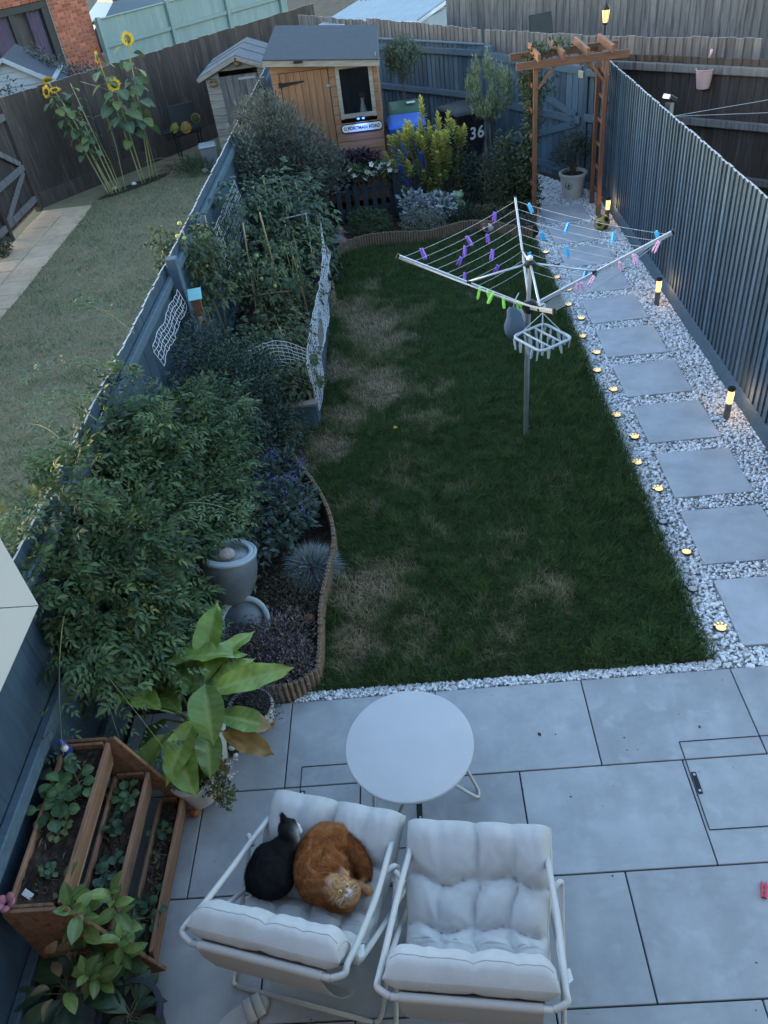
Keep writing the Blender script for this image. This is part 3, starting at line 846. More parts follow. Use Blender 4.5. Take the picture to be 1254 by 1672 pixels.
# street-name style plate on the shed
sg = thing('name_plate', 'rounded white plate reading PORTMAN ROAD on the shed wall', 'sign', (-1.325, SY0 - .018, 1.078))
def rrect(w, h, r, n=6):
    pts = []
    for cx, cz, a0 in ((w / 2 - r, h / 2 - r, 0), (-w / 2 + r, h / 2 - r, PI / 2), (-w / 2 + r, -h / 2 + r, PI), (w / 2 - r, -h / 2 + r, 1.5 * PI)):
        for k in range(n + 1):
            a = a0 + k * PI / 2 / n; pts.append((cx + r * math.cos(a), cz + r * math.sin(a)))
    return pts
FM = Matrix(((1, 0, 0), (0, 0, -1), (0, 1, 0)))
q = MB(); q.prism(rrect(.60, .125, .055), 0, .008, M=FM); q.build('border', M['black'], sg)
q = MB(); q.prism(rrect(.575, .098, .044), .008, .011, M=FM); q.build('plate', M['white'], sg)
def text_mesh(name, s, size, mt, parent, loc, rot, ext=.001, bold=.0):
    cu = bpy.data.curves.new(name, 'FONT'); cu.body = s; cu.size = size; cu.extrude = ext; cu.offset = bold
    cu.align_x = 'CENTER'; cu.align_y = 'CENTER'
    tmp = bpy.data.objects.new('tmp', cu); COL.objects.link(tmp)
    dg = bpy.context.evaluated_depsgraph_get()
    me = bpy.data.meshes.new_from_object(tmp.evaluated_get(dg))
    bpy.data.objects.remove(tmp)
    me.materials.clear(); me.materials.append(mt)
    o = bpy.data.objects.new(name, me); o.location = loc; o.rotation_euler = rot
    return link(o, parent)
text_mesh('lettering', 'PORTMAN ROAD', .060, M['black'], sg, (.032, -.0125, -.002), (PI / 2, 0, 0), bold=.0016)
q = MB(); q.prism([(-.262, .022), (-.222, .022), (-.222, -.004), (-.242, -.026), (-.262, -.004)], .011, .0125, M=FM); q.build('crest', MATS.get('slate_blue_fence_paint'), sg)
q = MB(); q.prism([(-.252, .012), (-.232, .012), (-.232, -.002), (-.242, -.014), (-.252, -.002)], .0125, .0135, M=FM); q.build('crest_inlay', M['white'], sg)
# pair of blue solar lamps above the plate
M['blueglow'] = mat('blue_led_lens', (.1, .2, .9), .4, 0, 5, emit=(.05, .16, 1.0), estr=.5)
bl = thing('solar_wall_lamp', 'small twin solar lamp glowing blue above the name plate', 'lamp', (-1.325, SY0 - .016, 1.205))
q = MB(); q.bbox((0, -.022, .008), (.13, .035, .022), .006); q.build('housing', M['black'], bl)
for x in (-.036, .036):
    q = MB(); q.ball((x, -.046, -.002), (.022, .012, .014), 10, 6); q.build('lens', M['blueglow'], bl, smooth='all')
ld = bpy.data.lights.new('blue_led', 'SPOT'); ld.energy = .40; ld.color = (.12, .22, 1.0); ld.spot_size = 1.75; ld.spot_blend = .4; ld.shadow_soft_size = .01
lo = bpy.data.objects.new('blue_led', ld); lo.location = (0, -.13, -.02); lo.rotation_euler = (math.radians(32), 0, 0); link(lo, bl)
# white ornament on the shed's window ledge
orn = thing('window_ornament', 'white long-necked ornament with dark head behind the shed window', 'ornament', (-1.28, SY0 + .10, 1.20))
q = MB(); q.lathe([(.0, 0), (.055, 0), (.06, .03), (.045, .10), (.028, .16), (.022, .21), (.03, .24), (.0, .27)], n=14); q.build('body', M['white'], orn, smooth='all')
q = MB(); q.ball((.0, -.005, .27), (.045, .05, .04), 12, 8); q.ball((.045, .0, .275), (.018, .012, .03), 8, 6); q.build('head', M['felt'], orn, smooth='all')
q = MB(); q.bbox((0, 0, -.012), (.45, .12, .02), .003); q.build('ledge', M['brown'], orn)

# ---- neighbour's bleached apex shed in the corner
ns = thing('garden_shed', 'small bleached wooden apex shed in the far corner of the neighbouring garden', 'shed', (-4.05, 12.25, 0))
for nm, c, d in (('side_wall', (.01, .75, .74), (.02, 1.5, 1.48)), ('side_wall', (1.19, .75, .74), (.02, 1.5, 1.48)), ('rear_wall', (.6, 1.49, .74), (1.2, .02, 1.48))):
    q = MB(); q.box(c, d); q.build(nm, M['greyshed'], ns)
for j in range(13):
    z = .02 + j * .115
    for (xa, xb) in ((0, .24), (.92, 1.2)):
        q = MB(); w = xb - xa
        q.add([(-w / 2, 0, 0), (w / 2, 0, 0), (w / 2, -.014, .003), (-w / 2, -.014, .003), (-w / 2, -.008, .109), (w / 2, -.008, .109), (w / 2, 0, .115), (-w / 2, 0, .115)],
              [(0, 1, 2, 3), (3, 2, 5, 4), (4, 5, 6, 7), (0, 3, 4, 7), (1, 6, 5, 2)])
        q.build('plank', M['greyshed'], ns, loc=((xa + xb) / 2, 0, z))
q = MB(); q.prism([(0, 1.50), (1.2, 1.50), (.6, 1.70)], 0, .014, M=FM); q.build('gable', M['greyshed'], ns)
dr = MB(); dr.box((.58, 0, .72), (.68, .01, 1.40)); dr = dr.build('door', M['brown'], ns)
for i in range(6):
    q = MB(); q.bbox((0, -.012, .72), (.108, .014, 1.39), .003); q.build('door_plank', M['weather'], dr, loc=(.30 + i * .112, 0, 0))
q = MB(); q.bbox((.72, -.024, 1.36), (.30, .008, .04), .002); q.build('hinge', M['steel'], dr)
for s in (-1, 1):
    q = MB()
    e = Vector((.6 + s * .72, 0, 1.455)); r = Vector((.6, 0, 1.735))
    q.add([(e.x, -.10, e.z), (e.x, 1.62, e.z), (r.x, 1.62, r.z), (r.x, -.10, r.z), (e.x, -.10, e.z - .02), (e.x, 1.62, e.z - .02), (r.x, 1.62, r.z - .02), (r.x, -.10, r.z - .02)],
          [(0, 1, 2, 3), (7, 6, 5, 4), (0, 3, 7, 4), (1, 5, 6, 2), (0, 4, 5, 1), (2, 6, 7, 3)])
    ro = q.build('roof', M['felt2'], ns)
    q = MB(); q.bar((e.x, -.112, e.z - .045), (r.x - s * .012, -.112, r.z - .045), .018, .06); q.build('barge_board', M['greyshed'], ro)
    for yy in (.55, 1.1):
        q = MB(); q.bar((e.x, yy, e.z + .004), (r.x, yy, r.z + .004), .02, .006); q.build('felt_seam', M['felt'], ro)
# animal-shaped wall ornaments on that shed
for (lb, x, z) in (('small owl-like ornament under the gable of the bleached shed', .60, 1.60), ('brown bee-like ornament on the left of the bleached shed', .13, 1.33)):
    a = thing('wall_ornament', lb, 'ornament', (-4.05 + x, 12.23, z), 0, 'ornaments on the bleached shed')
    q = MB(); q.ball((0, -.03, 0), (.075, .035, .05), 12, 8); q.build('body', mat('bronze_ornament', (.22, .15, .07), .5, .4, 25), a, smooth='all')
    q = MB(); q.ball((.035, -.045, .045), .03, 10, 6); q.ball((-.035, -.045, .045), .03, 10, 6); q.build('head', MATS['bronze_ornament'], a, smooth='all')
    q = MB()
    for s in (-1, 1): q.ball((s * .03, -.072, .05), .012, 8, 6)
    q.build('eyes', M['black'], a)

# ---- brick house at the far left with its glazed door
HB = Vector((-7.80, 18.80)); hd = Vector((.6, .8)); hrz = math.atan2(hd.y, hd.x)
bh = thing('brick_house', 'red brick house with dark framed glass doors at the top left corner', 'house', (HB.x, HB.y, 0), hrz)
M['mortar'] = mat('pale_mortar', (.36, .30, .28), .95, .2, 30)
M['brick'] = mat('orange_red_brick', (.34, .105, .062), .9, .25, 14, rand=.30, bump=.4, bscale=60, wear=((.20, .085, .075), 6, .58, .75, (1, 1, 1)))
wall = MB()
for c, d in (((-.51, .10, 2.6), (1.02, .20, 5.2)), ((-3.3, .10, 3.82), (4.56, .20, 2.76)), ((-4.6, .10, 1.2), (2.0, .20, 2.4))):
    wall.box(c, d)
wall.box((-3.0, 3.1, 2.6), (6.0, 5.7, 5.2))
wall = wall.build('wall', M['mortar'], bh)
q = MB(); q.bbox((0, 0, 0), (.212, .02, .064), .003); bm_full = q.mesh('brick', M['brick'])
q = MB(); q.bbox((0, 0, 0), (.101, .02, .064), .003); bm_half = q.mesh('brick', M['brick'])
for j in range(6, 42):
    z = .04 + j * .075
    off = 0 if j % 2 else .1125
    x = -.004
    lim = -1.02 if z < 2.42 else -2.95
    if off: inst(bm_half, 'brick', wall, (x - .0505, -.008, z)); x -= .1125
    while x - .2 > lim:
        inst(bm_full, 'brick', wall, (x - .106, -.008 + rnd.uniform(-.002, .002), z)); x -= .225
    if x - lim > .09 and z < 2.42: inst(bm_half, 'brick', wall, (x - .0505, -.008, z))
# glazed doors with curtains
M['darkframe'] = mat('anthracite_frame', (.022, .026, .032), .45, .1, 5)
M['curtain'] = mat('purple_curtain', (.30, .19, .30), .9, .12, 4, grain=(30, 1, .3))
gd_ = bpy.data.objects.new('glass_door', None); gd_.location = (0, .06, 0); link(gd_, bh)
q = MB()
for (x0, x1) in ((-1.02, -1.20), (-1.92, -2.06), (-2.78, -2.92)): q.bbox(((x0 + x1) / 2, 0, 1.2), (abs(x1 - x0), .07, 2.4), .005)
q.bbox((-1.97, -.006, 2.33), (1.9, .07, .14), .005); q.bbox((-1.97, -.006, .06), (1.9, .07, .14), .005)
q.build('frame', M['darkframe'], gd_)
for (x0, x1) in ((-1.20, -1.92), (-2.06, -2.78)):
    q = MB(); q.box(((x0 + x1) / 2, .0, 1.2), (x0 - x1, .01, 2.2)); q.build('pane', glass_mat('house_glass', (.02, .025, .03), .30), gd_)
for (x0, x1) in ((-1.24, -1.56), (-2.08, -2.5)):
    q = MB(); n = 26
    xs_ = np.linspace(x0, x1, n); vs = []
    for x in xs_:
        y = .035 + .014 * math.sin(x * 75)
        vs += [(x, y, .05), (x, y, 2.3), (x, y + .012, 2.3), (x, y + .012, .05)]
    fs = []
    for i in range(n - 1):
        for k in range(4): fs.append((i * 4 + k, i * 4 + (k + 1) % 4, (i + 1) * 4 + (k + 1) % 4, (i + 1) * 4 + k))
    fs += [(0, 1, 2, 3), tuple((n - 1) * 4 + k for k in (3, 2, 1, 0))]
    q.add(vs, fs); q.build('curtain', M['curtain'], gd_, smooth='all')

# ---- pale-clad playhouse behind the brown fence, far left
ph = thing('playhouse', 'pale blue clad playhouse with dark roof behind the brown fence', 'playhouse', (-8.55, 12.35, 0), math.radians(12))
M['paleblue'] = mat('pale_blue_cladding', (.32, .355, .40), .7, .08, 5)
q = MB(); q.box((1.0, .9, .82), (1.5, 1.4, 1.62)); q.build('wall', M['paleblue'], ph)
q = MB(); q.prism([(.25, 1.6), (1.75, 1.6), (1.0, 2.05)], 0, .02, M=FM, c=(0, .2, 0)); q.build('gable', M['paleblue'], ph)
for j in range(9):
    z = .9 + j * .115
    hw = .75 if z < 1.5 else max(.08, .75 * (2.02 - z - .06) / .42)
    if hw < .1: continue
    q = MB(); q.add([(1 - hw, .178, z), (1 + hw, .178, z), (1 + hw * .93, .164, z + .006), (1 - hw, .164, z + .006), (1 - hw * .92, .172, z + .11), (1 + hw * .92, .172, z + .11)], [(0, 1, 2, 3), (3, 2, 5, 4)])
    q.build('plank', M['paleblue'], ph)
for s in (-1, 1):
    q = MB(); e = (1 + s * .86, 1.52); r = (1.0, 2.07)
    q.add([(e[0], .08, e[1]), (e[0], 1.8, e[1]), (r[0], 1.8, r[1]), (r[0], .08, r[1]), (e[0], .08, e[1] - .03), (e[0], 1.8, e[1] - .03), (r[0], 1.8, r[1] - .03), (r[0], .08, r[1] - .03)],
          [(0, 1, 2, 3), (7, 6, 5, 4), (0, 3, 7, 4), (1, 5, 6, 2), (0, 4, 5, 1), (2, 6, 7, 3)])
    rf = q.build('roof', M['felt'], ph)
    q = MB(); q.bar((e[0], .065, e[1] - .02), (r[0], .065, r[1] - .02), .02, .07); q.build('barge_board', M['paleblue'], rf)

# ---- corrugated pale roof behind the shed
cr = thing('corrugated_shed', 'shed with pale corrugated metal roof behind the rear fence', 'shed', (-.85, 14.9, 0), math.radians(-27))
M['corr'] = mat('pale_corrugated_metal', (.36, .39, .41), .5, .08, 4, metal=.3)
q = MB(); n = 90; L0, D0 = 2.15, 1.75
vs = []; fs = []
for i in range(n + 1):
    x = -L0 / 2 + L0 * i / n; z = .012 * math.sin(x * 2 * PI / .105)
    vs += [(x, -D0 / 2, 1.66 + z), (x, D0 / 2, 1.80 + z)]
for i in range(n): fs.append((2 * i, 2 * i + 2, 2 * i + 3, 2 * i + 1))
q.add(vs, fs); q.build('roof', M['corr'], cr, smooth='all')
q = MB(); q.box((0, 0, .81), (L0 - .1, D0 - .1, 1.60)); q.build('wall', M['paleblue'], cr)
q = MB(); q.bar((-L0 / 2, -D0 / 2 - .01, 1.64), (L0 / 2, -D0 / 2 - .01, 1.64), .02, .06); q.bar((L0 / 2 + .01, -D0 / 2, 1.63), (L0 / 2 + .01, D0 / 2, 1.77), .02, .06); q.build('trim', M['white'], cr)

# ---- dark car parked behind the sage fence (only glass and roof show)
car = thing('parked_car', 'dark car behind the sage green fence, only its glass showing', 'car', (-8.9, 27.6, 0), math.radians(38))
M['carpaint'] = mat('dark_blue_car_paint', (.02, .024, .035), .25, .05, 5, coat=.8, spec=.5)
q = MB()
sec = [(-2.15, .35, .72, .80), (-2.0, .30, .92, .86), (-1.0, .28, 1.0, .88), (.0, .28, 1.0, .88), (1.2, .30, .98, .87), (2.0, .35, .90, .82), (2.15, .42, .70, .72)]
vs = []; fs = []
for (x, z0, z1, hw) in sec: vs += [(x, -hw, z0), (x, hw, z0), (x, hw, z1), (x, -hw, z1)]
for i in range(len(sec) - 1):
    for k in range(4): fs.append((i * 4 + k, i * 4 + (k + 1) % 4, (i + 1) * 4 + (k + 1) % 4, (i + 1) * 4 + k))
fs += [(3, 2, 1, 0), tuple(len(vs) - 4 + k for k in range(4))]
q.add(vs, fs); q.build('body', M['carpaint'], car, smooth=True)
q = MB()
vs = [(-1.7, -.80, 1.0), (-1.7, .80, 1.0), (-1.1, .64, 1.46), (-1.1, -.64, 1.46), (1.25, -.80, .98), (1.25, .80, .98), (.45, .64, 1.48), (.45, -.64, 1.48)]
q.add(vs, [(0, 1, 2, 3), (5, 4, 7, 6), (1, 5, 6, 2), (4, 0, 3, 7)]); q.build('glass', mat('car_glass', (.05, .065, .08), .08, .0, 5, spec=.8), car)
q = MB(); q.bbox((-.33, 0, 1.475), (1.6, 1.28, .05), .02); q.build('roof', M['carpaint'], car)
for x in (-1.35, 1.35):
    for s in (-1, 1):
        q = MB(); q.lathe([(.0, -.1), (.30, -.1), (.32, -.06), (.32, .06), (.30, .1), (.0, .1)], n=20, M=rotm('X', PI / 2)); wo = q.build('wheel', M['black'], car, loc=(x, s * .78, .32))

# ================================================================== TIMBER ARCH (pergola) over the path
pg = thing('garden_arch', 'red brown timber arch with ladder sides over the gravel path', 'pergola', (.91, 7.65, 0))
for (x, y) in ((0, 0), (.85, -.02), (.02, .50), (.87, .48)):
    q = MB(); q.bbox((0, 0, .96), (.052, .052, 1.93), .004); q.build('post', M['redwood'], pg, loc=(x, y, 0))
    q = MB(); q.bbox((0, 0, .03), (.06, .02, .2), .003); q.build('ground_spike', M['twig'], pg, loc=(x, y - .035, .02))
for x in (.0, .86):
    for k in range(6):
        z = .22 + k * .29
        q = MB(); q.bbox((0, 0, 0), (.02, .50, .042), .003); q.build('rung', M['redwood'], pg, loc=(x + (.035 if x else -.035), .24, z))
for y in (-.045, .535):
    q = MB(); q.bar((-.24, y, 1.91), (1.10, y - .01, 1.91), .034, .085); q.build('beam', M['redwood_h'], pg)
for x in (.0, .29, .575, .87):
    q = MB(); q.bar((x + .02, -.14, 1.99), (x + .02, .64, 1.99), .036, .085); q.build('rafter', M['redwood_h'], pg)
for (x, s) in ((.03, 1), (.82, -1)):
    for y in (-.025, .505):
        q = MB(); q.bar((x, y, 1.64), (x + s * .20, y, 1.88), .03, .04, up=(0, 1, 0)); q.build('corner_brace', M['redwood_h'], pg)
# ================================================================== LOUNGE CHAIRS
def loft_tube(P, r, n=10): q = MB(); q.tube(crom(P, 6), r, n); return q

CH_PROF = [(.435, .385), (.36, .375), (.15, .315), (-.08, .285), (-.22, .36), (-.315, .54), (-.40, .74), (-.46, .815)]   # (y, z) of the sling from front to top
def prof_curve(P, n=16): return crom([(0, a, b) for a, b in P], n)
pc = prof_curve(CH_PROF)
# arc-length parametrisation
_s = [0.0]
for i in range(1, len(pc)): _s.append(_s[-1] + (pc[i] - pc[i - 1]).length)
_L = _s[-1]
def prof_at(u):
    t = u * _L
    for i in range(1, len(_s)):
        if _s[i] >= t - 1e-9:
            k = (t - _s[i - 1]) / max(1e-9, _s[i] - _s[i - 1]); p = pc[i - 1].lerp(pc[i], k)
            a = pc[max(i - 3, 0)]; b = pc[min(i + 2, len(pc) - 1)]
            tan = (b - a).normalized()
            return p, Vector((0, tan.z, -tan.y))
    return pc[-1], Vector((0, 0, 1))

def cushion(seed, sag=0.0):
    W2 = .315
    NU, NV = 96, 60
    rows = [0.0, .205, .385, .56, .80, 1.0]
    bulge = [1.45, 1.0, .95, .80, 1.10]
    cols = [0.0, .25, .5, .75, 1.0]
    cstr = [0, .55, 1.0, .9, 0]
    rs = random.Random(seed)
    tuft = [(a, b, rs.uniform(0, 6)) for a in rows[1:-1] for b in cols[1:-1]]
    top = []; bot = []
    for i in range(NU + 1):
        u = i / NU
        p, nrm = prof_at(u)
        for j in range(NV + 1):
            v = j / NV
            uw = min(1, max(0, u + (.016 * math.sin(v * 9.5 + seed) + .010 * math.sin(v * 21 + seed * 3)) * min(1, 8 * u, 8 * (1 - u))))
            vw = v + (.016 * math.sin(u * 17 + seed) + .008 * math.sin(u * 41 + seed)) * min(1, 6 * v, 6 * (1 - v))
            k = max(jj for jj in range(5) if uw >= rows[jj] - 1e-9)
            fu = (uw - rows[k]) / (rows[k + 1] - rows[k])
            wid = 1.0 + (.085 if u < .2 else .085 * max(0, 1 - (u - .2) / .15)) + .03 * max(0, (u - .8) * 5)
            x = (v - .5) * 2 * W2 * wid
            edge_v = min(v, 1 - v) * 2 * W2
            edge_u = min(u, 1 - u) * _L
            ef = min(1.0, edge_v / .075); ef = math.sqrt(max(0, 1 - (1 - ef) ** 2))
            eu = min(1.0, edge_u / .085); eu = math.sqrt(max(0, 1 - (1 - eu) ** 2))
            bu = max(0.0, math.sin(PI * fu)) ** .40
            if k == 0: bu = max(0.0, math.sin(PI * (.42 + fu * .58))) ** .40
            if k == 4: bu = max(0.0, math.sin(PI * fu * .60)) ** .40
            fv = (vw * 4) % 1.0; kv = int(round(vw * 4)); dv_ = abs(vw * 4 - kv)
            st = cstr[min(4, max(0, kv))] * ((.42 if kv == 2 else .14) if k == 4 else (.75 if (k == 0 and kv == 2) else (.42 if k == 0 else 1.0)))
            bv = 1 - .55 * st * math.exp(-(dv_ / .10) ** 1.0) - .16 * st * math.exp(-(dv_ / .35) ** 2)
            th = (.016 + .092 * bulge[k] * bu * bv)
            # wrinkles fanning out of the tufts
            wr = 0
            for (tu, tv, ph) in tuft:
                du, dv = (u - tu) * _L, (v - tv) * 2 * W2
                d = math.hypot(du, dv)
                if d < .15:
                    wr += .0105 * math.exp(-d / .05) * math.cos(9 * math.atan2(dv, du) + ph) * min(1, d / .02)
            wr += .0045 * math.sin(u * 31 + 5 * math.sin(v * 9 + seed)) * math.sin(v * 23 + seed * 2 + 3 * u)
            fo = math.sin(v * 30 + 9 * u + 3 * math.sin(u * 13 + seed) + seed); wr += (.006 if k in (0, 4) else .003) * max(0.0, fo) ** 6 * (.5 + .5 * math.sin(u * 19 + v * 5 + seed))
            fo = math.sin(u * 46 + 7 * math.sin(v * 6 + seed)); wr -= .005 * max(0.0, fo) ** 10 * max(0.0, math.sin(v * 13 + seed * 1.7))
            jit = .006 * math.sin(v * 11 + seed + u * 6)
            th = (th + wr) * ef * eu + .004
            lift = .046 + .012 * max(0, (u - .78) / .22)
            dz = -sag * math.exp(-(((u - .36) / .2) ** 2 + ((v - .5) / .33) ** 2))
            base = p + nrm * lift + Vector((x, 0, dz))
            top.append(base + nrm * (th * .78 + jit * .3))
            bot.append(base - nrm * (th * .48))
    q = MB(); n1 = NV + 1
    vs = top + bot; o = len(top); fs = []
    for i in range(NU):
        for j in range(NV):
            a = i * n1 + j
            fs.append((a, a + n1, a + n1 + 1, a + 1)); fs.append((o + a, o + a + 1, o + a + n1 + 1, o + a + n1))
    for i in range(NU):
        a, b = i * n1, (i + 1) * n1
        fs.append((a, o + a, o + b, b)); a += NV; b += NV; fs.append((a, b, o + b, o + a))
    for j in range(NV):
        a, b = j, j + 1
        fs.append((a, b, o + b, o + a)); a += NU * n1; b += NU * n1; fs.append((a, o + a, o + b, b))
    q.add(vs, fs)
    return q, top, n1, NU, NV

def lounge_chair(label, loc, rz, seed, sag=0.0):
    t = thing('lounge_chair', label, 'chair', loc, rz, 'padded lounge chairs on the patio')
    X = .345
    R = .0135
    q = MB()    # one bent tube: left arm, top bar, right arm and the floor runners
    arm = [(-.43, .805, 1), (-.39, .80, 1), (-.28, .725, 1), (-.05, .60, .985), (.12, .53, .95), (.24, .48, .92), (.36, .42, .90), (.425, .385, .88)]
    for sgn in (-1, 1):
        P = [(sgn * (X - .05), -.455, .800)] + [(sgn * X * w_, a, b) for a, b, w_ in arm]
        q = MB(); q.tube(crom(P, 6), R, 10); q.build('side_frame', M['cream'], t, smooth='all')
        P = [(sgn * .325, .10, .51), (sgn * .358, .14, .51), (sgn * .372, .15, .48), (sgn * .372, .12, .43), (sgn * .370, -.25, .075), (sgn * .365, -.33, .022), (sgn * .345, -.35, .0165)]
        q = MB(); q.tube(crom(P, 6), R * .9, 10); q.build('leg', M['cream'], t, smooth='all')
        P = [(sgn * .345, -.33, .755), (sgn * .352, -.30, .62), (sgn * .345, .20, .09), (sgn * .335, .27, .022), (sgn * .31, .29, .0165)]
        q = MB(); q.tube(crom(P, 6), R * .9, 10); q.build('leg', M['cream'], t, smooth='all')
    q = MB(); q.tube([(-.34, -.35, .0165), (.34, -.35, .0165)], R * .85, 8); q.build('floor_bar', M['cream'], t, smooth='all')
    q = MB(); q.tube([(-.31, .29, .0165), (.31, .29, .0165)], R * .85, 8); q.build('floor_bar', M['cream'], t, smooth='all')
    q = MB(); q.tube([(-(X - .05), -.455, .800), (X - .05, -.455, .800)], R, 10); q.build('top_bar', M['cream'], t, smooth='all')
    q = MB(); q.tube([(-X * .88, .425, .385), (X * .88, .425, .385)], R * .9, 10); q.build('front_bar', M['cream'], t, smooth='all')
    q = MB(); q.tube([(-.262, -.455, .800), (.262, -.455, .800)], R + .0045, 12); slv = q
    # sling cloth
    vs = []; fs = []; NS_ = 40
    for i in range(NS_ + 1):
        p, nr = prof_at(i / NS_ * .985)
        if i == NS_: p = Vector((0, -.465, .79))
        vs += [Vector((-.27, p.y, p.z)), Vector((.27, p.y, p.z)), Vector((-.27, p.y, p.z)) - nr * .004, Vector((.27, p.y, p.z)) - nr * .004]
    for i in range(NS_):
        a, b = i * 4, i * 4 + 4
        fs += [(a, a + 1, b + 1, b), (a + 2, b + 2, b + 3, a + 3), (a, b, b + 2, a + 2), (a + 1, a + 3, b + 3, b + 1)]
    # the cloth's hem hangs behind, down to the rear bar
    slv.add(vs, fs)
    b0 = len(slv.v)
    hem = [(-.472, .80), (-.465, .70), (-.44, .55), (-.40, .40), (-.35, .28), (-.30, .20)]
    vs = []; fs = []
    for (y, z) in hem: vs += [(-.262, y, z), (.262, y, z), (-.262, y + .004, z), (.262, y + .004, z)]
    for i in range(len(hem) - 1):
        a, b = i * 4, i * 4 + 4
        fs += [(a, b, b + 1, a + 1), (a + 2, a + 3, b + 3, b + 2), (a, a + 2, b + 2, b), (a + 1, b + 1, b + 3, a + 3)]
    slv.add(vs, fs)
    slv.build('sling', M['sling'], t, smooth=True)
    cq, top, n1, NU, NV = cushion(seed, sag)
    cu = cq.build('cushion', M['cushion'], t, smooth='all')
    # piping seam along both long edges and the head end
    sd = MB()
    for j in (1, NV - 1):
        sd.tube([top[i * n1 + j] + Vector((0, 0, .0)) for i in range(2, NU - 1, 2)], .0022, 5)
    sd.tube([top[(NU - 3) * n1 + j] for j in range(2, NV - 1)], .0022, 5)
    sd.build('piping', M['sling'], cu, smooth='all')
    tg = MB(); tg.add([(0, 0, 0), (.03, -.035, -.002), (.045, -.02, -.004), (.035, .02, -.003), (.0, .004, -.0015), (.03, -.035, -.004)], [(0, 1, 2), (0, 2, 3), (0, 3, 4)])
    tg.add([(.0, -.01, -.01), (.02, -.055, -.03), (.03, -.05, -.032), (.015, -.008, -.012)], [(0, 1, 2, 3)])
    tg.build('care_tag', M['white'], cu, loc=(.335, -.30, .72))
    return t
chairL = lounge_chair('padded lounge chair with two cats lying on it', (-1.525, -1.385, 0), math.radians(-15.5), 3, .012)
chairR = lounge_chair('empty padded lounge chair beside the one with cats', (-.785, -1.56, 0), math.radians(-7.0), 8)

# ================================================================== ROUND TABLE
tb = thing('round_table', 'round pale metal table in front of the lounge chairs', 'table', (-1.05, -.665, 0))
q = MB(); q.lathe([(.0, .428), (.330, .428), (.338, .431), (.340, .437), (.340, .446), (.337, .450), (.332, .4515), (.0, .4515)], n=96); q.build('table_top', M['tabletop'], tb, smooth=True)
for a in (math.radians(-10), math.radians(112), math.radians(234)):
    c, s = math.cos(a), math.sin(a)
    def pt(r, w, z): return (c * r - s * w, s * r + c * w, z)
    q = MB(); q.tube(crom([pt(.16, .13, .43), pt(.24, .09, .24), pt(.335, .03, .035), pt(.350, 0, .011), pt(.335, -.03, .035), pt(.24, -.09, .24), pt(.16, -.13, .43)], 8), .0095, 8)
    q.build('leg', M['cream'], tb, smooth='all')

# slipper, red peg, small litter
sl = thing('slipper', 'grey white strapped slipper under the left lounge chair', 'slipper', (-1.90, -1.755, 0), math.radians(-62))
def sole(w, l, z0, z1):
    pts = []
    for k in range(28):
        a = 2 * PI * k / 28
        y = math.sin(a) * l / 2; x = math.cos(a) * w / 2 * (1 + .16 * math.sin(a)) * (1 - .10 * math.exp(-((y + .01) / .04) ** 2))
        pts.append((x, y))
    q = MB(); q.prism(pts, z0, z1); return q
sole(.10, .26, .0, .022).build('sole', M['sling'], sl)
sole(.094, .252, .022, .028).build('footbed', M['cushion'], sl)
for y0, y1, h in ((.015, .055, .058), (.06, .10, .05)):
    q = MB(); vs = []; fs = []
    for k in range(13):
        a = PI * k / 12
        x, z = math.cos(a) * .052, .02 + math.sin(a) * (h - .02)
        vs += [(x, y0, z), (x, y1, z), (x * .92, y1, z - .006), (x * .92, y0, z - .006)]
    for k in range(12):
        for m_ in range(4): fs.append((k * 4 + m_, k * 4 + (m_ + 1) % 4, k * 4 + 4 + (m_ + 1) % 4, k * 4 + 4 + m_))
    q.add(vs, fs); q.build('strap', M['cushion'], sl, smooth='all')

# ================================================================== ROTARY AIRER
HX, HY = .085, 2.665
air = thing('rotary_airer', 'rotary washing line airer standing on the lawn', 'airer', (HX, HY, 0))
q = MB(); q.tube([(-.030, -.005, -.05), (-.012, 0, 1.24)], .0215, 14); q.build('pole', M['steel'], air, smooth=True)
q = MB(); q.tube([(-.012, 0, 1.20), (0, 0, 1.60)], .0165, 12); q.build('inner_pole', M['alu'], air, smooth=True)
q = MB(); q.lathe([(.0, 1.17), (.034, 1.17), (.036, 1.20), (.05, 1.205), (.05, 1.255), (.03, 1.27), (.0, 1.27)], n=20); q.build('lower_hub', M['black'], air, smooth=True)
q = MB(); q.lathe([(.0, 1.54), (.03, 1.54), (.042, 1.55), (.042, 1.575), (.028, 1.59), (.0, 1.60)], n=20); q.build('upper_hub', M['black'], air, smooth=True)
q = MB(); q.ball((0, 0, 1.61), .022, 12, 8); q.build('cap', M['white'], air, smooth='all')
TIP = [Vector((-.985, .095, 1.70)), Vector((.035, 1.06, 1.70)), Vector((1.03, -.04, 1.70)), Vector((-.015, -1.09, 1.70))]
ROOT = [Vector((v.x * .05, v.y * .05, 1.235)) for v in TIP]
def armp(i, f): return ROOT[i].lerp(TIP[i], f)
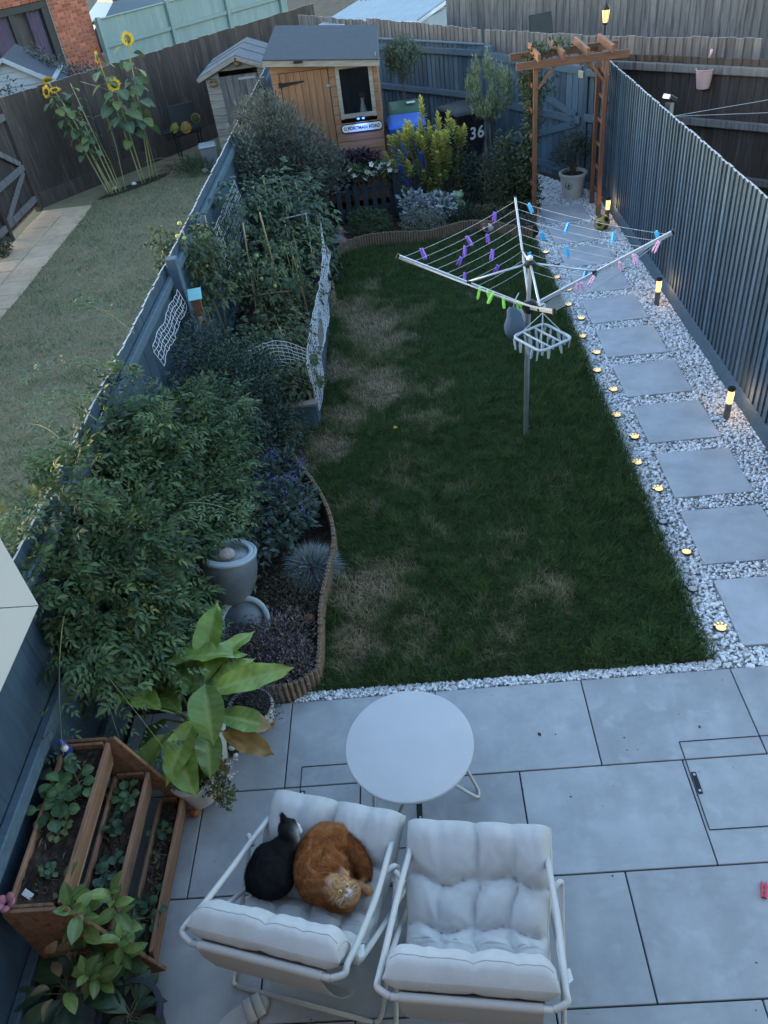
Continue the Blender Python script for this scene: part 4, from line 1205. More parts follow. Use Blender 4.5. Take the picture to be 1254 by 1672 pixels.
for i in range(4):
    q = MB(); q.bar(ROOT[i], TIP[i], .016, .032, bev=.003); ar = q.build('arm', M['alu'], air)
    q = MB(); q.bbox((0, 0, 0), (.02, .022, .038), .003, M=(TIP[i] - ROOT[i]).to_track_quat('X', 'Z').to_matrix()); q.build('end_cap', M['black'], ar, loc=TIP[i])
    q = MB(); 
    for f in np.linspace(.30, .97, 9): q.ball(armp(i, f), (.010, .010, .010), 6, 4)
    q.build('line_eyelets', M['black'], ar)
    q = MB(); q.tube([Vector((TIP[i].x * .035, TIP[i].y * .035, 1.562)), armp(i, .44) + Vector((0, 0, .018))], .009, 8); q.build('strut', M['alu'], air, smooth='all')
    q = MB(); q.bbox((0, 0, 0), (.035, .03, .05), .004); q.build('strut_clamp', M['black'], air, loc=armp(i, .44))
FL = list(np.linspace(.30, .97, 9))
def linep(i, f, t):
    a, b = armp(i, f), armp((i + 1) % 4, f); p = a.lerp(b, t); p.z -= .03 * f * 4 * t * (1 - t); return p
for i in range(4):
    for f in FL:
        q = MB(); q.tube([linep(i, f, k / 8) for k in range(9)], .0016, 4); q.build('line', M['line'], air)

def proj_px(P):
    d = Vector(P) - cam.matrix_world.translation
    return (627 + 1284.95 * d.dot(_r) / d.dot(_f), 836 + 1284.95 * d.dot(_d) / d.dot(_f))
def peg_mesh(name, col):
    q = MB(); q.col = col
    for s in (-1, 1):
        pts = [(0.001 * s, .008), (s * .012, .012), (s * .013, -.02), (s * .016, -.052), (s * .010, -.074), (s * .004, -.052), (s * .003, -.03)]
        if s < 0: pts = pts[::-1]
        q.prism(pts, -.007, .007, M=Matrix(((1, 0, 0), (0, 0, 1), (0, 1, 0))))
    q.col = (.5, .5, .5); q.tube([(-.010, 0, -.026), (.010, 0, -.026)], .0045, 6)
    return q.mesh(name, M['paint'])
ORD = ['first', 'second', 'third', 'fourth', 'fifth', 'sixth', 'seventh', 'eighth', 'ninth', 'tenth', 'eleventh', 'twelfth', 'thirteenth', 'fourteenth', 'fifteenth', 'sixteenth', 'seventeenth', 'eighteenth']
pegs = {('purple', 0, (.20, .10, .62)): [(8, .80), (8, .16), (7, .50), (6, .66), (5, .30), (4, .62), (2, .55), (3, .14), (6, .42)],
        ('blue', 1, (.05, .42, .85)): [(8, .10), (7, .40), (7, .72), (5, .22), (4, .48), (2, .10), (2, .86), (8, .93)],
        ('green', 3, (.32, .78, .10)): [(3, .70), (1, .55), (2, .62), (0, .38), (1, .80)],
        ('pink', 2, (.62, .36, .62)): [(8, .10), (6, .12), (5, .16), (3, .25), (2, .30), (1, .2)]}
for (cn, side, col), L_ in pegs.items():
    me = peg_mesh(cn + '_peg', col)
    pts = [linep(side, FL[a], b) for a, b in L_]
    pts.sort(key=lambda p: proj_px(p)[0])
    for k, p in enumerate(pts):
        lr = (TIP[(side + 1) % 4] - TIP[side])
        rz = math.atan2(lr.y, lr.x) + PI / 2 + rnd.uniform(-.5, .5)
        o = bpy.data.objects.new('clothes_peg', me); o.scale = (1.08, 1.08, 1.08)
        o.location = Vector((HX, HY, 0)) + p; o.rotation_euler = (rnd.uniform(-.35, .35), rnd.uniform(-.5, .5), rz); link(o)
        tag(o, '%s clothes peg on the airer, %s of its colour from the left' % (cn, ORD[k]), 'clothes peg', cn + ' pegs on the airer')
q = peg_mesh('red_peg', (.55, .05, .09))
o = bpy.data.objects.new('clothes_peg', q); o.location = (.60, -1.36, .009); o.rotation_euler = (PI / 2, 0, -.35); link(o)
tag(o, 'red peg lying on the paving at the right edge', 'clothes peg')

# clip hanger for socks
hg = thing('clip_hanger', 'pale blue grey clip hanger hanging under the airer', 'hanger', (.135, 2.37, 1.10), math.radians(31))
M['hanger'] = mat('pale_grey_blue_plastic', (.46, .52, .56), .45, .06, 10)
pts = [Vector((x, y, 0)) for x, y in rrect(.31, .33, .05, 5)]
q = MB(); q.tube(pts, .011, 8, closed=True)
for x in (-.055, .055): q.tube([(x, -.165, .0), (x, .165, .0)], .008, 8)
q.build('frame', M['hanger'], hg, smooth='all')
for sx in (-1, 1):
    for sy in (-1, 1):
        q = MB(); q.tube([(sx * .13, sy * .14, .0), (0, 0, .20)], .0035, 5); q.build('cord', M['hanger'], hg)
q = MB(); q.tube(crom([(0, 0, .19), (0, 0, .225), (.022, 0, .25), (.0, 0, .275), (-.022, 0, .255)], 5), .006, 8); q.build('hook', M['white'], hg, smooth='all')
q = MB(); q.prism([(-.009, 0), (.009, 0), (.013, -.03), (.007, -.085), (-.007, -.085), (-.013, -.03)], -.005, .005, M=Matrix(((1, 0, 0), (0, 0, 1), (0, 1, 0)))); clip = q.mesh('clip', M['hanger'])
for x in (-.155, -.055, .055, .155):
    for y in (-.14, -.07, .0, .07, .14):
        inst(clip, 'clip', hg, (x, y + rnd.uniform(-.008, .008), -.012), (rnd.uniform(-.2, .2), rnd.uniform(-.2, .2), rnd.uniform(-.8, .8)))
# peg bag
bag = thing('peg_bag', 'blue grey cloth peg bag hanging from the airer pole', 'peg bag', (-.035, 2.60, 1.16), math.radians(25))
M['denim'] = mat('blue_grey_cloth', (.11, .16, .23), .9, .15, 12, bump=.2, bscale=300)
q = MB(); vs = []; fs = []; n = 22
prof = [(.002, -.165), (.055, -.155), (.088, -.10), (.092, -.04), (.07, .03), (.045, .085), (.02, .115)]
for r, z in prof:
    for k in range(n):
        a = 2 * PI * k / n; f = 1 + .06 * math.sin(3 * a + z * 20)
        x = r * math.cos(a) * f; y = r * .72 * math.sin(a) * f
        if z > -.08: x = min(x, .045 + .25 * (-.0 - z) if z < .0 else .04)
        vs.append((x - (.03 if z > .05 else 0), y, z))
for i in range(len(prof) - 1):
    for k in range(n): fs.append((i * n + k, i * n + (k + 1) % n, (i + 1) * n + (k + 1) % n, (i + 1) * n + k))
q.add(vs, fs); q.build('pouch', M['denim'], bag, smooth='all')
q = MB(); q.ball((.045, 0, .0), (.03, .055, .07), 12, 8); q.build('lining', M['sling'], bag, smooth='all')
q = MB(); q.tube(crom([(-.02, 0, .105), (.0, 0, .16), (.05, .03, .19)], 4), .004, 6); q.build('hook', M['steel'], bag)

# ================================================================== PATH LIGHTS
M['warmglass'] = mat('glowing_amber_glass', (.9, .6, .3), .4, .0, 5, emit=(1.0, .50, .17), estr=.20)
M['bronze'] = mat('brushed_lamp_steel', (.17, .16, .15), .4, .2, 20, metal=.6)
for (x, y, lb) in ((1.775, 2.64, 'nearest glowing bollard light beside the blue fence'), (1.79, 4.87, 'middle glowing bollard light beside the blue fence'), (1.83, 7.40, 'farthest glowing bollard light behind the football')):
    b = thing('bollard_light', lb, 'garden light', (x, y, -.01), 0, 'bollard lights along the path')
    q = MB(); q.lathe([(.0, 0), (.027, 0), (.027, .155), (.03, .16), (.0, .16)], n=18); q.build('post', M['bronze'], b, smooth=True)
    q = MB(); q.lathe([(.0, .16), (.0265, .16), (.0265, .285), (.0, .285)], n=18); q.build('lamp_glass', M['warmglass'], b, smooth=True)
    q = MB(); q.lathe([(.0, .285), (.032, .285), (.033, .30), (.030, .308), (.024, .309), (.0, .3085)], n=18); q.build('cap', M['black'], b, smooth=True)
    ld = bpy.data.lights.new('bollard_glow', 'POINT'); ld.energy = .15; ld.color = (1.0, .60, .28); ld.shadow_soft_size = .03
    lo = bpy.data.objects.new('bollard_glow', ld); lo.location = (.045, 0, .24); link(lo, b)
M['pawlit'] = mat('glowing_paw_lens', (.5, .42, .28), .4, .0, 5, emit=(1.0, .74, .34), estr=.10)
M['pawdim'] = mat('unlit_paw_lens', (.50, .52, .52), .3, .05, 5)
paw_y = [.32, .68, 1.04, 1.38, 1.76, 2.12, 2.48, 2.83, 3.25, 3.62, 3.96, 4.32, 4.72, 5.07, 5.44, 5.80, 6.20, 6.57]
for k, y in enumerate(paw_y):
    x = (.955 if k % 2 == 0 else .885)
    lit = k not in (1, 2, 3, 16)
    p = thing('paw_light', '%s paw shaped ground light in the gravel, %s counted from the patio' % ('glowing' if lit else 'unlit', ORD[k]), 'garden light', (x, y, .0), rnd.uniform(-.3, .3), 'paw shaped lights along the lawn edge')
    q = MB(); q.lathe([(.0, .0), (.026, .0), (.03, .012), (.030, .016), (.0, .016)], (0, -.012, .0), 14, sx=1.25)
    toes = [(-.032, .012), (-.012, .028), (.012, .028), (.032, .012)]
    for (a, b) in toes: q.lathe([(.0, .0), (.0125, .0), (.0125, .015), (.0, .015)], (a, b, 0), 10)
    q.build('housing', M['black'], p, smooth=True)
    q = MB(); q.lathe([(.027, .0165), (.022, .022), (.0, .024)], (0, -.012, .0), 14, sx=1.22)
    lens = q.build('pad_lens', M['pawlit'] if (lit or k == 2) else M['pawdim'], p, smooth='all')
    for (a, b) in toes:
        q = MB(); q.lathe([(.0100, .0155), (.007, .020), (.0, .021)], (a, b, 0), 10); q.build('toe_lens', M['pawlit'] if lit else M['pawdim'], p, smooth='all')
# lantern on a post beyond the arch
ln = thing('post_lantern', 'lit lantern on a black post behind the timber arch', 'lantern', (2.14, 9.45, 0))
q = MB(); q.tube([(0, 0, 0), (0, 0, 1.93)], .013, 8); q.build('post', M['black'], ln)
q = MB(); q.lathe([(.0, 1.95), (.035, 1.95), (.055, 2.10), (.0, 2.10)], n=6); q.build('lamp_glass', M['warmglass'], ln)
q = MB(); q.lathe([(.0, 1.92), (.03, 1.92), (.037, 1.95), (.0, 1.951)], n=6); q.lathe([(.06, 2.10), (.065, 2.11), (.03, 2.16), (.01, 2.20), (.0, 2.20)], n=6)
for k in range(6):
    a = 2 * PI * k / 6; q.tube([(.036 * math.cos(a), .036 * math.sin(a), 1.95), (.057 * math.cos(a), .057 * math.sin(a), 2.10)], .004, 4)
q.build('lantern_frame', M['black'], ln)

# ================================================================== FOOTBALL
fb = MB(); nU, nV, r = 56, 36, .098
gold = (1 + 5 ** .5) / 2
ICV = [Vector(v).normalized() for v in [(0, s, t * gold) for s in (-1, 1) for t in (-1, 1)] + [(s, t * gold, 0) for s in (-1, 1) for t in (-1, 1)] + [(t * gold, 0, s) for s in (-1, 1) for t in (-1, 1)]]
Rq = Matrix.Rotation(.5, 3, 'X') @ Matrix.Rotation(.9, 3, 'Z')
vs = []; cs = []
for i in range(nV + 1):
    th = PI * i / nV
    for k in range(nU):
        a = 2 * PI * k / nU; p = Vector((math.sin(th) * math.cos(a), math.sin(th) * math.sin(a), -math.cos(th)))
        d = sorted([p.dot(Rq @ v) for v in ICV], reverse=True)
        seam = abs(d[0] - d[1]) < .012 and d[0] < .93
        blk = d[0] > .935
        vs.append(p * (r - (.0015 if seam else 0))); cs.append((.02, .02, .022) if blk else ((.10, .085, .03) if seam else (.42, .33, .075)))
fs = [(i * nU + k, i * nU + (k + 1) % nU, (i + 1) * nU + (k + 1) % nU, (i + 1) * nU + k) for i in range(nV) for k in range(nU)]
fb.add(vs, fs); fb.c = cs
o = fb.build('football', M['paint'], smooth='all', loc=(1.70, 7.12, .095))
tag(o, 'yellow and black football lying on the gravel path', 'ball')

# ================================================================== THREE-TIER PLANTER
pl = thing('tiered_planter', 'three tier wooden planter with soil beside the left fence', 'planter', (-2.80, -1.545, 0))
PL = .82
def board(nm, a, b, w, h, up=(0, 0, 1), parent=pl):
    q = MB(); q.bar(a, b, w, h, up=up, bev=.003); return q.build(nm, M['planter'], parent)
tiers = [(.0, .225, .76, .16), (.17, .345, .47, .15), (.335, .455, .21, .17)]   # x0, x1, top z, depth
for (x0, x1, zt, dp) in tiers:
    q = MB(); q.box(((x0 + x1) / 2, PL / 2, zt - dp), (x1 - x0 - .01, PL - .05, .012)); q.build('tray_floor', M['planter'], pl)
    board('front_board', (x1, .012, zt - dp / 2), (x1, PL - .012, zt - dp / 2), .022, dp + .01, up=(.22, 0, 1))
    board('back_board', (x0 + .012, .02, zt - dp / 2), (x0 + .012, PL - .02, zt - dp / 2), .016, dp)
    for y in (.010, PL - .010):
        board('end_board', (x0 + .02, y, zt - dp / 2), (x1 - .012, y, zt - dp / 2), .016, dp)
    q = MB()
    nx, ny = 10, 34; vs = []; fs = []
    for i in range(nx + 1):
        for j in range(ny + 1):
            vs.append((x0 + .022 + (x1 - x0 - .036) * i / nx, .022 + (PL - .044) * j / ny, zt - .035 + rnd.uniform(-.010, .010)))
    for i in range(nx):
        for j in range(ny): a = i * (ny + 1) + j; fs.append((a, a + ny + 1, a + ny + 2, a + 1))
    q.add(vs, fs); q.build('potting_soil', M['soil'], pl)
for y in (-.012, PL + .012):
    q = MB(); q.bar((.235, y, .755), (.475, y, .055), .02, .085, up=(0, 1, 0) if False else (.9, 0, .3), bev=.003); q.build('side_board', M['planter'], pl)
    q = MB(); q.bar((.02, y, .02), (.02, y, .74), .02, .06, up=(1, 0, 0)); q.build('leg', M['planter'], pl)
    q = MB(); q.bar((.03, y, .30), (.36, y, .30), .018, .06); q.build('cross_board', M['planter'], pl)
    q = MB(); q.prism([(.0, .42), (.30, .42), (.245, .70), (.225, .765), (.0, .765)], -.008, .008, M=FM, c=(0, y, 0)); q.build('end_panel', M['planter'], pl)
q = MB(); q.bar((.0, -.16, .10), (.0, .0, .10), .02, .18); 
# low wooden trough at the bottom left corner of the picture
tr = thing('wooden_trough', 'corner of a low wooden trough at the bottom left', 'planter', (-2.80, -2.24, 0), math.radians(-4))
for a, b in (((0, 0, .14), (.34, 0, .14)), ((0, .40, .14), (.34, .40, .14)), ((0, .01, .14), (0, .39, .14)), ((.34, .01, .14), (.34, .39, .14))):
    q = MB(); q.bar(a, b, .022, .28); q.build('board', M['planter'], tr)
q = MB(); q.box((.17, .2, .22), (.32, .38, .02)); q.build('potting_soil', M['soil'], tr)

# ================================================================== POTS
def pot(nm, lb, loc, prof, mt, soil_r, soil_z, feet=0, foot_r=.1, rim=None, group=None, n=36):
    t = thing(nm, lb, 'plant pot', loc, 0, group)
    q = MB(); q.lathe(prof, n=n); q.build('body', mt, t, smooth=True)
    q = MB(); vs = [(0, 0, soil_z + .01)]; m = 24
    for k in range(m): vs.append((soil_r * math.cos(2 * PI * k / m), soil_r * math.sin(2 * PI * k / m), soil_z + rnd.uniform(-.006, .006)))
    q.add(vs, [(0, 1 + k, 1 + (k + 1) % m) for k in range(m)]); q.build('soil', M['soil'], t)
    for k in range(feet):
        a = 2 * PI * k / feet - PI / 2 - .35
        q = MB(); q.bbox((0, 0, .0), (.05, .07, .05), .01); q.build('pot_foot', M['terracotta'], t, loc=(foot_r * math.cos(a), foot_r * math.sin(a), -.022), rot=(0, 0, a + PI / 2))
    return t
def potprof(rb, rt, h, wall=.014, lip=.012): return [(.0, .0), (rb, .0), (rb + (rt - rb) * .5, h * .5), (rt - .004, h - .045), (rt + lip * .6, h - .038), (rt + lip, h - .02), (rt + lip, h - .004), (rt + lip * .5, h), (rt - wall, h), (rt - wall - .004, h - .05), (rb, .03), (.0, .03)]
pot1 = pot('plant_pot', 'off white pot on terracotta feet beside the tiered planter', (-2.275, -.635, .045), potprof(.085, .125, .225), M['potwhite'], .115, .20, 3, .085, group='pots by the patio corner')
pot2 = pot('plant_pot', 'low grey bowl pot with heather on a clay foot', (-2.02, -.16, .045), [(.0, 0), (.08, 0), (.13, .05), (.145, .12), (.14, .16), (.128, .16), (.128, .10), (.07, .02), (.0, .02)], M['potwhite'], .125, .14, 3, .08, group='pots by the patio corner')
pot3 = pot('plant_pot', 'off white patterned pot under the large yellow green leaves', (-2.27, -.35, .0), potprof(.10, .135, .30), M['potwhite'], .12, .27, group='pots by the patio corner')
# embossed swirl on that pot
q = MB()
for k in range(3): q.tube([(.128 * math.cos(-.9 + .22 * math.cos(a) * (1 - k * .3)), .128 * math.sin(-.9 + .22 * math.cos(a) * (1 - k * .3)), .17 + .05 * math.sin(a) * (1 - k * .3)) for a in np.linspace(0, 2 * PI, 15)[:-1]], .003, 5, closed=True)
q.build('emblem', M['stone'], pot3)
pot4 = pot('plant_pot', 'large off white pot with round emblem under the arch', (1.58, 8.46, .0), potprof(.135, .185, .34, .018, .014), M['potwhite'], .165, .30, group='large pots')
q = MB(); q.tube([(-.085 + .042 * math.cos(a), -math.sqrt(max(0, .165 ** 2 - (-.085 + .042 * math.cos(a)) ** 2)) - .004, .20 + .048 * math.sin(a)) for a in np.linspace(0, 2 * PI, 21)[:-1]], .0035, 5, closed=True)
q.tube([(-.085, -.148, .165), (-.085, -.152, .235)], .004, 5); q.tube([(-.105, -.14, .19), (-.085, -.149, .215), (-.065, -.158, .19)], .004, 5)
q.build('emblem', M['black'], pot4)

# ================================================================== URN FOUNTAIN (two glazed pots)
ur = thing('stacked_urns', 'grey glazed egg shaped pot standing over a second pot on its side', 'urn', (-2.24, .62, 0), 0)
Mx = rotm('X', math.radians(-14)) @ rotm('Y', math.radians(7))
egg = [(.03, .0), (.10, .015), (.15, .08), (.185, .18), (.195, .28), (.19, .36)]
q = MB(); q.lathe(egg + [(.185, .375)], (0, .06, .26), 40, M=Mx); q.build('upper_pot', M['potgrey'], ur, smooth='all')
q = MB(); q.lathe([(.187, .362), (.196, .37), (.198, .385), (.188, .392), (.178, .3915), (.176, .387), (.172, .391), (.150, .393), (.143, .388), (.14, .34), (.13, .30)], (0, .06, .26), 40, M=Mx); q.build('rim', M['potrim'], ur, smooth='all')
q = MB(); vs = [Mx @ Vector((0, 0, .345))]; m = 24
for k in range(m): vs.append(Mx @ Vector((.142 * math.cos(2 * PI * k / m), .142 * math.sin(2 * PI * k / m), .335 + rnd.uniform(-.008, .008))))
q.add([(v.x, v.y + .06, v.z + .26) for v in vs], [(0, 1 + k, 1 + (k + 1) % m) for k in range(m)]); q.build('soil', M['soil'], ur)
My = rotm('Z', math.radians(14)) @ rotm('X', math.radians(44))
q = MB(); q.lathe([(.05, -.16), (.10, -.14), (.15, -.05), (.165, .05), (.16, .12)], (.09, -.03, .15), 36, M=My); q.build('lower_pot', M['potgrey'], ur, smooth='all')
q = MB(); q.lathe([(.155, .105), (.170, .115), (.172, .13), (.160, .136), (.140, .135), (.133, .128), (.128, .08), (.11, .0), (.06, -.08)], (.09, -.03, .15), 36, M=My); q.build('lower_rim', M['potrim'], ur, smooth='all')
q = MB(); q.ball((0, 0, 0), (.062, .05, .035), 14, 9); st = q.build('stone', M['stone'], smooth='all', loc=(-2.185, .72, .66), rot=(.2, .1, .3)); tag(st, 'grey brown round stone in the mouth of the upper glazed pot', 'stone')

# ================================================================== LOG-ROLL EDGING
def edging(nm, lb, P, h=.15, r=.017, step=.036, parent=None):
    t = thing(nm, lb, 'edging', (P[0].x, P[0].y, 0), 0, 'log roll edging round the flower beds')
    acc = 0; q = MB(); last = P[0]
    for i in range(1, len(P)):
        seg = P[i] - P[i - 1]
        while acc <= seg.length:
            p = P[i - 1] + seg.normalized() * acc
            hh = h + rnd.uniform(-.008, .008)
            q.lathe([(.0, -.03), (r, -.03), (r, hh - .004), (r - .004, hh), (.006, hh), (.005, hh - .008), (.0, hh - .008)], (p.x - P[0].x, p.y - P[0].y, 0), 9)
            acc += step
        acc -= seg.length
    o = q.build('log_row', M['edging'], t, smooth=True); tag(o, kind='stuff')
    return t
edging('log_edging', 'curving log roll edging between front flower bed and lawn', ea)
edging('log_edging', 'log roll edging round the far end of the lawn', eb, h=.16)
# ================================================================== RAISED BED
rb = thing('raised_bed', 'blue grey raised vegetable bed along the left fence', 'raised bed', (-2.78, 3.1, 0))
RW, RL, RH = .965, 2.95, .275
for j in range(2):
    for a, b in (((0, 0), (RW, 0)), ((RW, .0), (RW, RL)), ((0, RL), (RW, RL))):
        dx = .022 if a[0] == b[0] else 0
        q = MB(); q.bar((a[0], a[1] + dx, .07 + j * .137), (b[0], b[1] - dx, .07 + j * .137), .036, .132); q.build('sleeper', M['fence_h'], rb)
for a, b in (((-.02, 0), (RW + .03, 0)), ((RW, .035), (RW, RL))):
    q = MB(); q.bar((a[0], a[1], RH + .012), (b[0], b[1], RH + .012), .075, .024); q.build('top_board', M['trim'], rb)
q = MB(); q.box((RW / 2, RL / 2, .12), (RW - .05, RL - .05, .22)); q.build('soil', M['soil'], rb)
# ================================================================== PLANTS
def nrm(a): return a / np.maximum(np.linalg.norm(a, axis=-1, keepdims=True), 1e-9)

def leafcloud(name, P, D, N, L, W, C, mt, parent=None, fold=.25, droop=.25, wide=.45):
    n = len(P); D = nrm(D); S = nrm(np.cross(N, D)); U = np.cross(D, S)
    L = L[:, None]; W = W[:, None]
    base = P
    mid = P + D * L * wide
    l = mid - S * W / 2 + U * W * fold * .5
    r = mid + S * W / 2 + U * W * fold * .5
    c = P + D * L * (wide + .08) - U * (droop * L * .15)
    tip = P + D * L - U * (droop * L)
    V = np.stack([base, l, c, r, tip], 1).reshape(-1, 3)
    b = (np.arange(n) * 5)[:, None]
    F = np.concatenate([b + [0, 2, 1], b + [0, 3, 2], b + [1, 2, 4], b + [2, 3, 4]], 0)
    o = np_mesh(name, V, F, mt, parent, np.repeat(C, 5, 0), smooth=False)
    return tag(o, kind='stuff')

def blob_pts(n, blobs, shell=.45, seed=0):
    vol = np.array([b[1][0] * b[1][1] * b[1][2] for b in blobs]) ** .75
    idx = rng.choice(len(blobs), n, p=vol / vol.sum())
    d = nrm(rng.normal(size=(n, 3)))
    r = rng.random(n) ** shell
    c = np.array([b[0] for b in blobs])[idx]; R = np.array([b[1] for b in blobs])[idx]
    # lumpy surface
    ph = (c.sum(1) * 9.1)
    lump = 1 + .16 * np.sin(5 * d[:, 0] + ph) * np.sin(5 * d[:, 1] + 1.3 * ph) + .10 * np.sin(11 * d[:, 2] + ph)
    P = c + d * R * (r * lump)[:, None]
    return P, nrm(d / R), r

def palette(n, cols, jit=.22, P=None):
    cols = np.array(cols); k = rng.integers(0, len(cols), n)
    t = rng.random((n, 1)); C = cols[k] * (1 - t * .5) + cols[rng.integers(0, len(cols), n)] * t * .5
    C = C * rng.uniform(1 - jit, 1 + jit, (n, 1))
    if P is not None: C = C * (.82 + .36 * noise2(P[:, 0] * 5 + P[:, 2] * 3, P[:, 1] * 5, 31))[:, None]
    return C

def stems(name, base, tips, r0, mt, parent, wob=.04):
    q = MB(); b = Vector(base)
    for t in tips:
        t = Vector(t); m1 = b.lerp(t, .4) + Vector((rnd.uniform(-wob, wob), rnd.uniform(-wob, wob), .03)); s = Vector((rnd.uniform(-wob, wob), rnd.uniform(-wob, wob), 0))
        q.tube([b + s, m1, b.lerp(t, .75) + s * .5, t], [r0, r0 * .8, r0 * .55, r0 * .3], 5, cap=False)
    return q.build(name, mt, parent)

def shrub(name, label, base, blobs, n, L, W, cols, cat='shrub', mt='leaf', up=.35, rand=.55, shell=.45, fold=.25, droop=.25, nst=9, group=None, wide=.45, stem_mt='twig', sr=.006, jit=.22, lv=.3):
    t = thing(name, label, cat, base, 0, group)
    rel = [(tuple(np.array(b[0]) - np.array(base)), b[1]) for b in blobs]
    P, Nn, r = blob_pts(n, rel, shell)
    keep = P[:, 2] + base[2] > .01
    P, Nn = P[keep], Nn[keep]; n = len(P)
    D = nrm(Nn * 1.0 + np.array([0, 0, up]) + rng.normal(0, rand, (n, 3)))
    Nl = nrm(Nn * .6 + np.array([0, 0, 1.0]) + rng.normal(0, .35, (n, 3)))
    LL = L * rng.uniform(1 - lv, 1 + lv, n)
    leafcloud('foliage', P, D, Nl, LL, W * LL / L, palette(n, cols, jit, P), M[mt], t, fold, droop, wide)
    if nst:
        tips = P[rng.choice(n, nst)] * .92
        stems('stems', (0, 0, -.02), tips, sr, M[stem_mt], t)
    return t

def compound_leaves(P, D, N, rl, pairs, L, W):
    """pinnate leaves: returns leaflet arrays and rachis segments"""
    D = nrm(D); S = nrm(np.cross(N, D)); U = np.cross(D, S)
    Po, Do, No, Lo, Wo = [], [], [], [], []
    n = len(P)
    rl = rl[:, None]
    for k in range(pairs):
        f = .30 + .62 * k / max(1, pairs - 1) if pairs > 1 else .6
        bend = -U * (rl * .22 * f * f)
        for s in (-1, 1):
            Po.append(P + D * rl * f + bend); Do.append(D * .55 + S * s * .85 - U * .15 + rng.normal(0, .12, (n, 3))); No.append(U + rng.normal(0, .2, (n, 3)))
            Lo.append(L * rng.uniform(.8, 1.15, n) * (1 - .2 * abs(f - .6))); Wo.append(W * rng.uniform(.85, 1.15, n))
    Po.append(P + D * rl * .95 - U * rl * .2); Do.append(D - U * .35); No.append(U); Lo.append(L * 1.35 * rng.uniform(.85, 1.15, n)); Wo.append(W * 1.15 * np.ones(n))
    return np.concatenate(Po), np.concatenate(Do), np.concatenate(No), np.concatenate(Lo), np.concatenate(Wo), (2 * pairs + 1)

# ---- jasmine climbing over the left fence
jas = thing('climbing_jasmine', 'large jasmine climber tumbling over the left fence', 'climber', (-2.75, 1.2, 0))
jb = []
for y in np.arange(-.15, 2.2, .32):
    if y < 1.7: jb.append(((-2.84 + .04 * math.sin(y * 5), y, 1.38 + .09 * math.sin(y * 4.3)), (.17, .25, .22)))
    if y < 1.8: jb.append(((-2.60 + .07 * math.sin(y * 4 + 1), y + .1, 1.02 + .10 * math.cos(y * 5.7)), (.22, .25, .28)))
    if y > .75: jb.append(((-2.42 + .08 * math.sin(y * 6), y + .05, .72 + .10 * math.sin(y * 4)), (.22, .25, .28)))
jb += [((-2.68, -.36, 1.05), (.13, .14, .2)), ((-2.52, -.12, .80), (.16, .18, .24)), ((-2.52, .25, .6), (.16, .22, .3)), ((-2.55, .9, .4), (.22, .7, .36)), ((-2.6, 1.9, .5), (.22, .5, .4))]
jrel = [((c[0] + 2.75, c[1] - 1.2, c[2]), r) for c, r in jb]
NJ = 5600
P, Nn, r_ = blob_pts(NJ, jrel, .30)
k = P[:, 2] > .05; P, Nn = P[k], Nn[k]; n = len(P)
D = nrm(Nn * 1.0 + np.array([.15, -.10, .12]) + rng.normal(0, .50, (n, 3)))
Nl = nrm(Nn * .5 + np.array([.1, -.1, 1.0]) + rng.normal(0, .30, (n, 3)))
Pl, Dl, Nl2, Ll, Wl, kk = compound_leaves(P, D, Nl, rng.uniform(.08, .15, n), 3, .052, .0215)
vs_ = np.tile(rng.uniform(.55, 1.25, n), kk); Ll = Ll * vs_; Wl = Wl * vs_
C = palette(n, [(.044, .080, .036), (.066, .112, .044), (.032, .062, .032), (.092, .142, .052)], .35, P)
yl = rng.random(n) < .05; C[yl] = np.array([.17, .20, .06])
leafcloud('foliage', Pl, Dl, Nl2, Ll, Wl, np.tile(C, (kk, 1)), M['leaf'], jas, .3, .25)
stems('stems', (0.05, .1, 0), P[rng.choice(n, 26)] * .93, .008, M['twig'], jas, .08)
# arching sprays that break the outline
SPR = []
for k in range(120):
    i_ = rng.integers(0, n); p0 = Vector(P[i_]) * 1.0; o_ = Vector(Nn[i_])
    if p0.z < .5: continue
    d_ = (o_ + Vector((.25, -.25, .35)) + Vector([rnd.gauss(0, .35) for _ in range(3)])).normalized() * rnd.uniform(.14, .32)
    SPR.append((p0, d_))
PP, DD, LS = [], [], []
for p0, d_ in SPR:
    pts = [p0 + d_ * t_ + Vector((0, 0, -.55 * t_ * t_ * d_.length)) for t_ in np.linspace(0, 1.2, 7)]
    sd_ = d_.cross(Vector((0, 0, 1))).normalized()
    for m_ in range(1, 7):
        for s_ in (-1, 1):
            PP.append(tuple(pts[m_])); DD.append(tuple(d_.normalized() * .7 + sd_ * s_ * .9 + Vector((0, 0, rnd.uniform(-.2, .2))))); LS.append(rnd.uniform(.6, 1.15))
PP, DD, LS = np.array(PP), np.array(DD), np.array(LS); ns_ = len(PP)
Pl, Dl, Nl2, Ll, Wl, kk = compound_leaves(PP, DD, nrm(np.array([.1, -.15, 1.0]) + rng.normal(0, .3, (ns_, 3))), .10 * LS, 3, .050, .020)
Ll = Ll * np.tile(LS, kk); Wl = Wl * np.tile(LS, kk)
leafcloud('spray_leaves', Pl, Dl, Nl2, Ll, Wl, np.tile(palette(ns_, [(.075, .125, .05), (.105, .165, .06), (.055, .095, .042)], .25), (kk, 1)), M['leaf'], jas, .3, .25)
